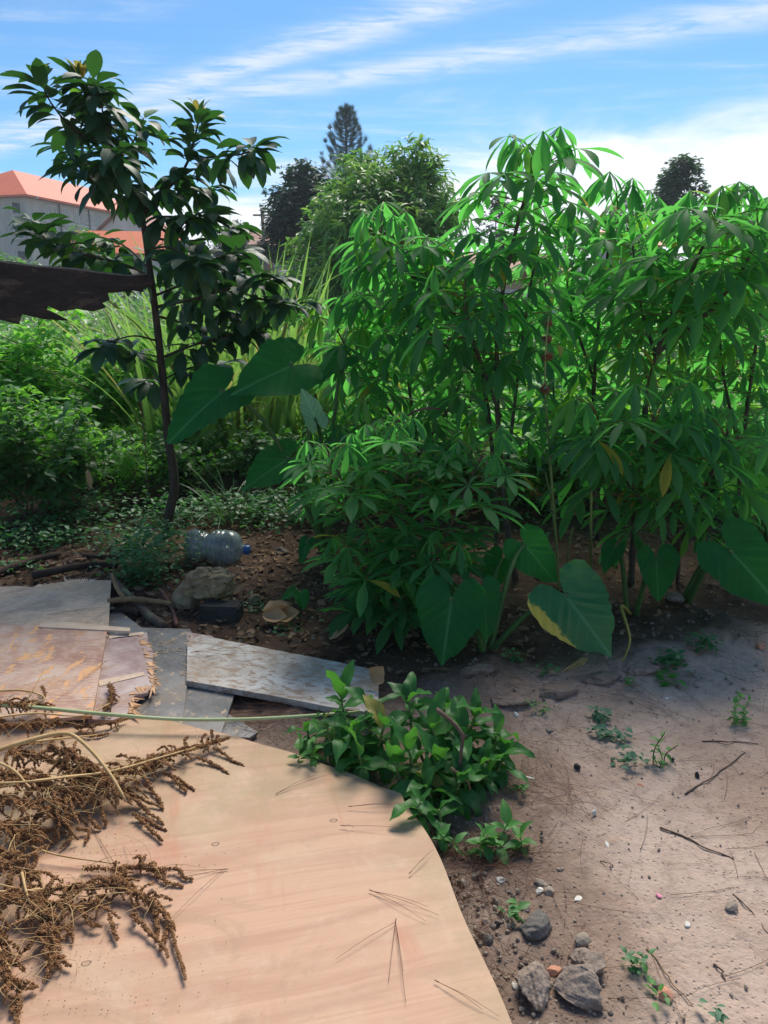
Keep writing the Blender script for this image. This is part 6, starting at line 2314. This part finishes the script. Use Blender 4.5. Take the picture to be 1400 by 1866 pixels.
# ------------------------------------------------------------------ broad-leaved clump by the plywood
BL = [blade(1.0, w_, 'lance', 9, 0.3, d, 0.15, tw, 0.16, 80 + i, 4) for i, (w_, d, tw) in enumerate([(0.36, 0.5, 0.2), (0.42, 1.0, -0.3), (0.40, 1.5, 0.3), (0.34, 2.0, -0.5), (0.45, 1.3, 0.6), (0.30, 0.9, -0.2)])]
BLM = []
for t_ in BL:
    b_ = MB()
    b_.add(t_)
    BLM.append(b_.mesh('broad_leaf', M['broad']))


def rosettes(name, label, cat, foot, tips, meshes, seed, L=(0.105, 0.165), n=9, mat_stem='green_stem', r=0.006, el=(-0.75, 1.05), low=0.4):
    """stems from a common foot, each ending in a tuft of leaves"""
    rs = random.Random(seed)
    root = empty(name, foot, label, cat)
    st = MB()
    for (tip, k_) in tips:
        f0 = Vector(foot) + Vector((rs.uniform(-0.05, 0.05), rs.uniform(-0.04, 0.04), -0.02))
        f0 = f0.lerp(Vector((tip.x, tip.y, f0.z)), 0.65)
        path = catmull([f0, f0.lerp(tip, 0.5) + Vector((rs.uniform(-.02, .02), rs.uniform(-.02, .02), 0)), tip], 10)
        st.add(tube(path, r, r * 0.7, 6))
        for i in range(k_):
            f = low + (1 - low) * (i + 0.5) / k_
            a = path[min(int(f * 9), 8)].lerp(path[min(int(f * 9) + 1, 9)], f * 9 - int(f * 9))
            az = i * 2.39996 + rs.uniform(-0.4, 0.4)
            e = el[0] + (el[1] - el[0]) * (i / max(1, k_ - 1)) ** 1.3 + rs.uniform(-0.25, 0.25)
            d = Vector((math.cos(az) * math.cos(e), math.sin(az) * math.cos(e), math.sin(e)))
            link('leaf', rs.choice(meshes if e < 0.6 else meshes[:2]), root, frame(a, d, (rs.uniform(-.2, .2), rs.uniform(-.2, .2), 1.0), rs.uniform(*L) * (0.6 if rs.random() < 0.2 else 1.0)))
    st.build('stem', M[mat_stem], root)
    return root


foot1 = G(640, 1400, 0)
rosettes('broad_leaved_plant', 'left part of the broad-leaved clump beside the thick board', 'plant', Vector((foot1.x, 2.5, 0)),
         [(P(622, 1268, 2.55), 13), (P(672, 1282, 2.5), 11), (P(590, 1315, 2.5), 9), (P(640, 1330, 2.42), 11), (P(700, 1320, 2.4), 11), (P(655, 1375, 2.32), 8), (P(560, 1330, 2.55), 6)], BLM, 1)
foot2 = G(820, 1440, 0)
rosettes('broad_leaved_plant', 'right and fuller part of the broad-leaved clump by the dirt yard', 'plant', Vector((foot2.x, 2.32, 0)),
         [(P(745, 1268, 2.52), 12), (P(812, 1280, 2.5), 13), (P(868, 1300, 2.45), 13), (P(785, 1320, 2.4), 12), (P(840, 1340, 2.35), 13), (P(905, 1335, 2.4), 12),
          (P(745, 1365, 2.3), 11), (P(800, 1385, 2.28), 11), (P(880, 1390, 2.28), 12), (P(915, 1385, 2.35), 9), (P(840, 1420, 2.2), 12), (P(720, 1390, 2.28), 8), (P(775, 1430, 2.2), 9), (P(890, 1415, 2.24), 9), (P(925, 1360, 2.38), 8)], BLM, 2)
foot3 = G(775, 1490, 0)
rosettes('broad_leaved_plant', 'low shoot of broad leaves leaning over the plywood corner', 'plant', Vector((foot3.x, foot3.y, 0)),
         [(P(768, 1462, 2.08), 10), (P(800, 1475, 2.08), 6)], BLM, 3, L=(0.09, 0.14))

WL = []
for i, (w_, d_, mt) in enumerate(((0.5, 0.6, 'weed'), (0.42, 0.9, 'weed'), (0.55, 0.4, 'weed'))):
    b_ = MB()
    b_.add(blade(1.0, w_, 'ovate', 5, 0.3, d_, 0.1, 0.1, 0.05, 90 + i), None, 0.2 * i)
    WL.append(b_.mesh('weed_leaf', M[mt]))
f4 = G(560, 1380, 0)
rosettes('weed', 'light green weed with small pointed leaves left of the broad-leaved clump', 'weed', Vector((f4.x, 2.4, 0)),
         [(P(548, 1345, 2.36), 10), (P(580, 1330, 2.36), 10), (P(610, 1318, 2.4), 9), (P(650, 1310, 2.38), 9), (P(565, 1368, 2.33), 8)], WL, 4, L=(0.035, 0.06), r=0.002, low=0.3)
f5 = G(805, 1545, 0)
rosettes('weed', 'small round-leaved weed at the plywood edge', 'weed', Vector((f5.x, f5.y, 0)), [(P(803, 1520, 1.98), 10), (P(825, 1530, 1.98), 5)], WL, 5, L=(0.035, 0.055), r=0.002, low=0.3)
f6 = G(890, 1560, 0)
rosettes('weed', 'yellow-tipped weed in the pine needles right of the plywood', 'weed', Vector((f6.x, f6.y, 0)), [(P(880, 1515, 2.0), 10), (P(872, 1535, 1.98), 6), (P(900, 1525, 2.0), 8)], WL, 6, L=(0.035, 0.065), r=0.0025, low=0.3)
f7 = G(945, 1540, 0)
rosettes('weed', 'upright pointed weed shoot nearest the open dirt', 'weed', Vector((f7.x, f7.y, 0)), [(P(948, 1518, 2.02), 9), (P(925, 1500, 2.05), 7)], WL, 7, L=(0.045, 0.08), r=0.0025, low=0.3)
f8 = G(1185, 1410, 0)
rosettes('seedling', 'thin upright seedling standing alone on the dirt', 'seedling', Vector(f8), [(P(1212, 1335, 2.45), 14), (P(1200, 1362, 2.46), 6), (P(1235, 1358, 2.46), 6)], WL, 8, L=(0.022, 0.04), r=0.0025, low=0.25, mat_stem='twig')
f9 = G(1355, 1318, 0)
rosettes('seedling', 'dense little green seedling near the right edge', 'seedling', Vector(f9), [(P(1352, 1268, 2.72), 16), (P(1366, 1275, 2.73), 12), (P(1340, 1280, 2.72), 12), (P(1355, 1295, 2.7), 12)], WL, 9, L=(0.02, 0.035), r=0.002, low=0.2)


def weed_patch(px, py, w, n, size, mat, seed, label, h=0.04, leaf=OV):
    rs = np.random.RandomState(seed)
    c = G(px, py, 0)
    mb = MB()
    pos = rs.randn(n, 3) * np.array([w * 0.45, w * 0.45, 0])
    pos[:, 2] = rs.rand(n) * h + ground_z(c.x + pos[:, 0], c.y + pos[:, 1]) + 0.006
    az = rs.rand(n) * 6.283
    xd = np.stack([np.cos(az), np.sin(az), rs.uniform(-0.2, 0.5, n)], 1)
    mb.many(leaf, frames_np(pos, xd, np.tile([0, 0, 1.], (n, 1)) + rs.randn(n, 3) * .3, size * rs.uniform(0.6, 1.4, n)), rs.rand(n))
    o = mb.build('weed_patch', M[mat])
    o.location = (c.x, c.y, 0)
    return tag(o, label, 'weed', 'small weeds on the ground')


weed_patch(1095, 1310, 0.05, 34, 0.03, 'weed_blue', 1, 'low blue-green weed in the middle of the dirt')
weed_patch(1100, 1342, 0.05, 34, 0.03, 'weed_blue', 2, 'low blue-green weed just below its twin on the dirt')
weed_patch(1145, 1390, 0.06, 40, 0.026, 'weed_blue', 3, 'sparse blue-green weed left of the thin seedling')
weed_patch(1135, 1350, 0.04, 20, 0.026, 'weed_blue', 31, 'tiny weed beside the thin seedling')
weed_patch(1158, 1765, 0.03, 30, 0.02, 'weed_dark', 4, 'tiny dark weed near the grey clay lumps')
weed_patch(935, 1668, 0.03, 12, 0.03, 'weed', 5, 'tiny bright weed among the rubble')
weed_patch(1190, 1812, 0.03, 10, 0.022, 'weed', 6, 'tiny weed beside the orange brick chip')
weed_patch(1300, 1850, 0.03, 10, 0.022, 'weed_blue', 7, 'tiny weed at the bottom right')
weed_patch(1225, 1222, 0.06, 80, 0.035, 'weed_dark', 8, 'weed patch on the bank below the forked cassava', 0.06)
weed_patch(1285, 1195, 0.075, 80, 0.03, 'weed_dark', 9, 'weed patch on the bank to the right', 0.06)
weed_patch(1215, 1245, 0.05, 16, 0.045, 'weed', 10, 'rounded bright weed leaves at the bank foot')
weed_patch(940, 1215, 0.06, 26, 0.035, 'weed_dark', 11, 'dark weed beside the taro foot')
weed_patch(1000, 1240, 0.04, 22, 0.03, 'weed_dark', 12, 'dark weed on the bank right of the taro')
weed_patch(1145, 1250, 0.04, 20, 0.02, 'weed', 13, 'tiny weed on the bank edge')
weed_patch(945, 1445, 0.04, 20, 0.022, 'weed', 14, 'tiny weed right of the broad-leaved clump')
weed_patch(980, 1300, 0.04, 18, 0.02, 'weed', 15, 'tiny weed on dirt near the broad-leaved clump top')
weed_patch(1340, 990, 0.15, 60, 0.05, 'weed_dark', 16, 'weeds on soil behind the right taro', 0.08)


def ground_weeds():
    """dense ground cover in the shade round the tree foot and under the shrubs"""
    rs = np.random.RandomState(55)
    mb = MB()
    zones = [(285, 1040, 0.30, 0.28, 620, 0.045, 0.26), (255, 1070, 0.18, 0.12, 300, 0.045, 0.2), (240, 1000, 0.3, 0.2, 300, 0.04, 0.12), (60, 1000, 0.5, 0.25, 500, 0.045, 0.15),
             (460, 950, 0.5, 0.4, 700, 0.05, 0.2), (120, 960, 0.6, 0.4, 800, 0.05, 0.25), (330, 960, 0.4, 0.3, 500, 0.05, 0.2), (550, 960, 0.4, 0.3, 350, 0.05, 0.18),
             (700, 930, 0.8, 0.4, 500, 0.05, 0.2), (1000, 940, 0.9, 0.4, 500, 0.05, 0.2), (1300, 950, 0.7, 0.4, 500, 0.05, 0.2), (30, 1045, 0.3, 0.08, 80, 0.04, 0.05), (450, 1110, 0.2, 0.15, 60, 0.03, 0.02),
             (560, 1150, 0.3, 0.2, 50, 0.03, 0.02)]
    for (px, py, sx, sy, n, s, h) in zones:
        c = G(px, py, 0)
        pos = np.array([c.x, c.y, 0]) + rs.randn(n, 3) * np.array([sx * 0.5, sy * 0.5, 0])
        pos[:, 2] = ground_z(pos[:, 0], pos[:, 1]) + 0.008 + rs.rand(n) * h
        az = rs.rand(n) * 6.283
        xd = np.stack([np.cos(az), np.sin(az), rs.uniform(-0.3, 0.4, n)], 1)
        mb.many(OV, frames_np(pos, xd, np.tile([0, 0, 1.], (n, 1)) + rs.randn(n, 3) * .35, s * rs.uniform(0.5, 1.3, n)), rs.rand(n))
    o = mb.build('ground_cover', M['weed_dark'])
    tag(o, 'low weeds covering the shaded soil round the tree foot', 'weeds', kind='stuff')


ground_weeds()


def litter():
    rs = np.random.RandomState(66)
    mb = MB()
    n = 7000
    Y = rs.uniform(2.9, 6.5, n)
    X = rs.uniform(-2.6, 2.6, n)
    keep = (Y - (2.95 + 0.38 * np.maximum(X, -0.2))) > rs.rand(n) * 0.5 - 0.05
    keep &= rs.rand(n) < np.where(X > 0.7, 0.35, 1.0)
    X, Y = X[keep], Y[keep]
    n = len(X)
    pos = np.stack([X, Y, ground_z(X, Y) + 0.006 + rs.rand(n) * 0.012], 1)
    az = rs.rand(n) * 6.283
    xd = np.stack([np.cos(az), np.sin(az), rs.uniform(-0.25, 0.25, n)], 1)
    lf = blade(1.0, 0.45, 'ellip', 4, 0.5, -0.8, -0.3, 0.4, 0.1, 3)
    mb.many(lf, frames_np(pos, xd, np.tile([0, 0, 1.], (n, 1)) + rs.randn(n, 3) * .5, rs.uniform(0.02, 0.075, n)), rs.rand(n))
    o = mb.build('leaf_litter', M['litter'])
    tag(o, 'dead leaves and bits strewn on the dark soil', 'litter', kind='stuff')


litter()


# ------------------------------------------------------------------ pine needles
NEEDLE = tube([(0, 0, 0), (0.3, 0.02, 0.012), (0.65, 0.07, 0.012), (1, 0.17, 0)], 0.0045, 0.0035, 3)


def fallen_needles():
    rs = np.random.RandomState(88)
    mb = MB()
    def put(X, Y, z, L):
        n = len(X)
        az = rs.rand(n) * 6.283
        xd = np.stack([np.cos(az), np.sin(az), np.zeros(n)], 1)
        pos = np.stack([X, Y, z], 1)
        s = np.stack([L, L * 0.9, L * 0.9], 1)
        mb.many(NEEDLE, frames_np(pos, xd, np.tile([0, 0, 1.], (n, 1)), s), rs.rand(n))
    n = 420
    X, Y = rs.uniform(0.3, 2.4, n), rs.uniform(1.1, 3.6, n)
    put(X, Y, ground_z(X, Y) + 0.004, rs.uniform(0.06, 0.2, n))
    # drifts along the plywood edge and round the clump
    for (px, py, sx, sy, n) in ((880, 1560, 0.09, 0.05, 170), (830, 1590, 0.05, 0.07, 60), (960, 1460, 0.12, 0.06, 70), (480, 1330, 0.12, 0.05, 150), (520, 1310, 0.1, 0.05, 90),
                                (920, 1620, 0.1, 0.08, 60), (860, 1700, 0.05, 0.12, 50), (930, 1240, 0.3, 0.15, 120), (960, 1370, 0.15, 0.1, 60), (900, 1800, 0.05, 0.1, 40)):
        c = G(px, py, 0)
        X, Y = c.x + rs.randn(n) * sx, c.y + rs.randn(n) * sy
        put(X, Y, ground_z(X, Y) + 0.006 + rs.rand(n) * 0.02, rs.uniform(0.08, 0.2, n))
    n = 260
    X, Y = rs.uniform(-0.9, 2.4, n), rs.uniform(2.9, 4.3, n)
    put(X, Y, ground_z(X, Y) + 0.006, rs.uniform(0.06, 0.2, n))
    o = mb.build('pine_needles', M['needle'])
    tag(o, 'reddish dry pine needles scattered over the dirt', 'pine needles', kind='stuff')


fallen_needles()


def needle_bundle(a, tips, z, label, r=0.0006):
    """needles joined at one end, lying on a board; pixels"""
    p0 = G(a[0], a[1], z + 0.004)
    mb = MB()
    for t in tips:
        p1 = G(t[0], t[1], z + 0.003)
        m = p0.lerp(p1, 0.5) + Vector((0, 0, 0.006))
        mb.add(tube([q - p0 for q in catmull([p0, m, p1], 8)], r * 1.2, r * 0.7, 4), None, random.random())
    e = G(a[0], a[1], z + 0.004)
    q = (e - G(tips[0][0], tips[0][1], z)).normalized() * 0.012
    mb.add(tube([Vector((0, 0, 0)), q], r * 2.4, r * 1.8, 5), None, 0.9)
    o = mb.build('needle_bundle', M['needle'])
    o.location = p0
    return tag(o, label, 'pine needle', 'pine needle bundles on the boards')


nb = [
    ((408, 1584), [(230, 1597), (250, 1622), (310, 1676)], 'needle bundle spread like a compass beside the lowest seed head'),
    ((508, 1444), [(575, 1412), (604, 1410)], 'short needle pair pointing at the leaf tip near the far edge'),
    ((642, 1469), [(745, 1464), (740, 1468)], 'dark straight needles under the leaning shoot'),
    ((628, 1505), [(645, 1508), (760, 1512)], 'hair-thin needle below the leaning shoot'),
    ((750, 1588), [(780, 1560), (790, 1548)], 'needle bundle near the right edge of the sheet'),
    ((680, 1624), [(800, 1668), (780, 1652), (775, 1678)], 'needle bundle right of centre on the sheet'),
    ((721, 1680), [(708, 1790), (740, 1828), (735, 1770), (612, 1748)], 'upright splayed needle bundle low on the sheet'),
    ((800, 1790), [(910, 1852), (880, 1840)], 'long needle at the lower right corner of the sheet'),
    ((278, 1692), [(165, 1505), (170, 1510)], 'dark reddish needles crossing under the trailing seed fingers'),
]
for a, t, lab in nb:
    needle_bundle(a, t, ZP + 0.003, lab)
needle_bundle((352, 1188), [(440, 1170), (455, 1180), (430, 1196), (470, 1188)], 0.086, 'needle bundle on the frosted board near its top')
needle_bundle((380, 1196), [(480, 1190), (470, 1170)], 0.086, 'needle pair on the frosted board')
needle_bundle((90, 1120), [(196, 1106), (180, 1110)], 0.102, 'needle pair on the chalky grey board')
needle_bundle((192, 1206), [(105, 1275), (120, 1268), (150, 1200)], 0.113, 'needle bundle on the brown peeling board')


def dead_twig(pts, label, r=0.006, mat='twig'):
    path = catmull(pts, 16)
    rs = random.Random(len(label))
    wx = wy = 0.0
    for p in path:
        wx += rs.uniform(-0.0035, 0.0035)
        wy += rs.uniform(-0.0035, 0.0035)
        p.x += wx
        p.y += wy
    mb = MB()
    mb.add(tube([p - path[0] for p in path], r, r * 0.5, 6, knob=0.25))
    o = mb.build('twig', M[mat])
    o.location = path[0]
    return tag(o, label, 'twig')


dead_twig([P(795, 1292, 2.3), P(835, 1325, 2.26), P(845, 1350, 2.24), P(838, 1400, 2.22), G(850, 1450, 0)], 'bent brown twig in front of the broad-leaved clump', 0.008)
dead_twig([P(820, 1400, 2.2), P(850, 1425, 2.18), G(858, 1460, 0.0)], 'grey twig leaning under the broad-leaved clump', 0.006, 'stick_tan')
dead_twig([GG(1247, 1448, 0.002), GG(1300, 1418, 0.005), GG(1358, 1372, 0.003)], 'thin dark twig on the dirt near the right edge', 0.003)
dead_twig([GG(1200, 1508, 0.002), GG(1262, 1534, 0.005), GG(1325, 1562, 0.002)], 'long straight twig lying on the dirt right of centre', 0.0035)
dead_twig([GG(1095, 1570, 0.003), GG(1112, 1574, 0.005), GG(1128, 1578, 0.002)], 'short thick brown twig on the open dirt', 0.002)
dead_twig([GG(1178, 1730, 0.002), GG(1215, 1785, 0.005), GG(1270, 1850, 0.002)], 'pale bent straw at the lower right', 0.002, 'stick_tan')
dead_twig([GG(1280, 1352, 0.002), GG(1330, 1354, 0.005), GG(1382, 1353, 0.002)], 'level twig by the dense seedling', 0.003)
dead_twig([GG(1335, 1630, 0.002), GG(1365, 1660, 0.005), GG(1400, 1700, 0.002)], 'needle-thin twig cut by the right edge', 0.002)
dead_twig([GG(1300, 1760, 0.002), GG(1312, 1775, 0.005), GG(1320, 1785, 0.002)], 'short dark twig near the brick chip', 0.003)


# ------------------------------------------------------------------ rubble beside the plywood
st_ = [
    (975, 1795, (0.055, 0.075, 0.045), 41, 'clay_lump', 'big dark clay lump nearest the plywood edge'),
    (1055, 1800, (0.058, 0.08, 0.048), 42, 'clay_lump', 'biggest dark clay lump right of its neighbour'),
    (1075, 1760, (0.05, 0.045, 0.036), 43, 'clay_lump', 'dark clay lump leaning behind the biggest one'),
    (972, 1690, (0.05, 0.04, 0.035), 44, 'stone', 'flat grey stone above the clay lumps'),
    (1062, 1718, (0.022, 0.03, 0.022), 45, 'pebble', 'upright tan stone right of the flat grey one'),
    (1010, 1768, (0.024, 0.016, 0.014), 46, 'pebble_orange', 'orange brick chip lying on the clay lumps'),
    (1215, 1812, (0.022, 0.024, 0.014), 47, 'pebble_orange', 'orange brick chip out on the dirt'),
    (1200, 1792, (0.016, 0.014, 0.01), 48, 'pebble', 'pinkish stone touching the orange brick chip'),
    (1332, 1655, (0.024, 0.018, 0.012), 49, 'pebble', 'pale tan stone half buried near the right edge'),
    (1083, 1481, (0.012, 0.011, 0.010), 50, 'pebble_white', 'white pebble in the middle of the dirt'),
    (1000, 1332, (0.016, 0.013, 0.010), 51, 'pebble', 'pinkish pebble near the broad-leaved clump'),
    (940, 1306, (0.016, 0.012, 0.010), 52, 'pebble_white', 'pale pebble against the clump leaves'),
    (913, 1600, (0.022, 0.014, 0.010), 53, 'pebble_white', 'white angular chip near the drift of needles'),
    (984, 1621, (0.016, 0.012, 0.008), 54, 'pebble_white', 'white triangular chip right of the rubble'),
    (986, 1606, (0.028, 0.016, 0.014), 55, 'pebble', 'tan oval stone beside the white chips'),
    (1003, 1622, (0.022, 0.016, 0.013), 56, 'pebble', 'pinkish-tan stone touching the white triangular chip'),
    (842, 1604, (0.018, 0.015, 0.014), 57, 'pebble', 'yellowish stone against the plywood edge'),
    (958, 1652, (0.014, 0.02, 0.013), 58, 'stone', 'rounded grey pebble in the rubble'),
    (890, 1712, (0.022, 0.018, 0.016), 59, 'stone', 'grey stone beside the plywood edge'),
    (938, 1794, (0.012, 0.012, 0.010), 60, 'pebble_white', 'white pebble beside the first clay lump'),
    (905, 1680, (0.014, 0.012, 0.010), 61, 'stone_dark', 'blackish pebble in the rubble'),
    (884, 1676, (0.010, 0.010, 0.009), 62, 'pebble', 'yellow pebble in the rubble'),
    (1054, 1636, (0.018, 0.012, 0.004), 63, 'pebble_white', 'flat white flake on the dirt above the stones'),
    (1107, 1538, (0.022, 0.007, 0.005), 64, 'pebble_white', 'long white flake on the open dirt'),
    (966, 1420, (0.020, 0.008, 0.003), 65, 'pebble_white', 'thin white scrap beside the clump'),
    (1252, 1686, (0.012, 0.009, 0.004), 66, 'pebble_white', 'small white scrap on the open dirt at right'),
    (1200, 1635, (0.011, 0.008, 0.005), 67, 'pink_scrap', 'bright pink scrap on the dirt'),
    (1217, 1270, (0.020, 0.009, 0.005), 68, 'pebble_white', 'pale scrap on the dirt below the bank'),
    (1225, 1386, (0.010, 0.01, 0.012), 69, 'stone_dark', 'dark seed by the thin seedling'),
    (1270, 1412, (0.012, 0.012, 0.016), 70, 'stone_dark', 'dark cone scale on the dirt at right'),
    (1052, 1403, (0.012, 0.014, 0.02), 71, 'stone_dark', 'dark upright bit of bark on the dirt'),
    (1168, 1430, (0.014, 0.010, 0.005), 72, 'pebble_orange', 'pinkish flake left of the seedling foot'),
    (870, 1590, (0.024, 0.016, 0.012), 73, 'stone', 'brown flat stone in the needle drift'),
]
for (px, py, sz, sd, mt, lab) in st_:
    rock(px, py, sz, sd, mt, 'stone', lab, rz=sd * 1.3, rough=0.055 if mt == 'clay_lump' else (0.05 if sz[0] > 0.03 else 0.03), base=ICO4 if sz[0] > 0.04 else ICO2, sink=0.30, cuts=16 if mt == 'clay_lump' else 9, group='stones and chips on the dirt')
# half-buried stones of the low bank
for i, (px, py, s) in enumerate(((935, 1283, (0.11, 0.06, 0.028)), (1010, 1264, (0.13, 0.06, 0.03)), (1090, 1243, (0.12, 0.06, 0.03)), (1165, 1226, (0.11, 0.06, 0.03)), (875, 1240, (0.10, 0.05, 0.02)))):
    rock(px, py, s, 120 + i, 'bank', 'stone', ['flat half-buried bank stone nearest the clump', 'second half-buried bank stone from the clump', 'third half-buried bank stone from the clump',
                                               'fourth half-buried bank stone from the clump', 'flat stone half buried behind the clump'][i], rz=0.36, sink=0.46, rough=0.07, group='half-buried stones of the low bank')


def gravel():
    rs = np.random.RandomState(99)
    mb = MB()
    shapes = [rock_tpl(900 + i, (1, 0.8, 0.65), ICO1, 5, 0.06) for i in range(5)]
    c = 1700
    X = 0.28 + np.abs(rs.randn(c)) * 0.22
    Y = rs.uniform(0.95, 2.25, c)
    # plywood edge runs to the left with distance
    ex = K.x + (Y - K.y) * (E1.x / E1.y)
    X = ex + 0.0 + np.abs(rs.randn(c)) * 0.17
    S = 0.0022 + 0.010 * rs.rand(c) ** 4
    n2 = 4500
    X2, Y2 = rs.uniform(0.2, 2.6, n2), rs.uniform(0.9, 3.6, n2)
    S2 = 0.0014 + 0.006 * rs.rand(n2) ** 6
    n3 = 3000
    X3, Y3 = rs.uniform(-2.2, 2.6, n3), rs.uniform(2.9, 5.5, n3)
    S3 = 0.004 + 0.014 * rs.rand(n3) ** 4
    for XX, YY, SS, m in ((X, Y, S, 0), (X2, Y2, S2, 0), (X3, Y3, S3, 1)):
        k = len(XX)
        pos = np.stack([XX, YY, ground_z(XX, YY) + SS * 0.3], 1)
        A = frames_np(pos, rand_dirs(rs, k), rand_dirs(rs, k), SS)
        g = rs.randint(0, 5, k)
        for j in range(5):
            mb.many(shapes[j], A[g == j], rs.rand((g == j).sum()), m)
    o = mb.build('gravel', [M['pebble'], M['clay_lump']], None, False)
    tag(o, 'loose grit and crumbs of earth scattered over the dirt', 'gravel', kind='stuff')


gravel()


# ------------------------------------------------------------------ air
def haze():
    mb = MB()
    mb.add(box_tpl(-420, 420, -90, 640, -2.0, 32.0))
    o = mb.build('haze', [], None, False)
    m, n, out = new_mat('haze')
    pv = n.node('ShaderNodeVolumePrincipled')
    pv.inputs['Color'].default_value = (0.82, 0.90, 1.0, 1)
    pv.inputs['Density'].default_value = HAZE
    pv.inputs['Anisotropy'].default_value = 0.3
    n.l.new(pv.outputs[0], out.inputs['Volume'])
    o.data.materials.append(m)
    tag(o, 'thin pale haze in the air', 'haze', kind='stuff')


HAZE = 0.0009
haze()
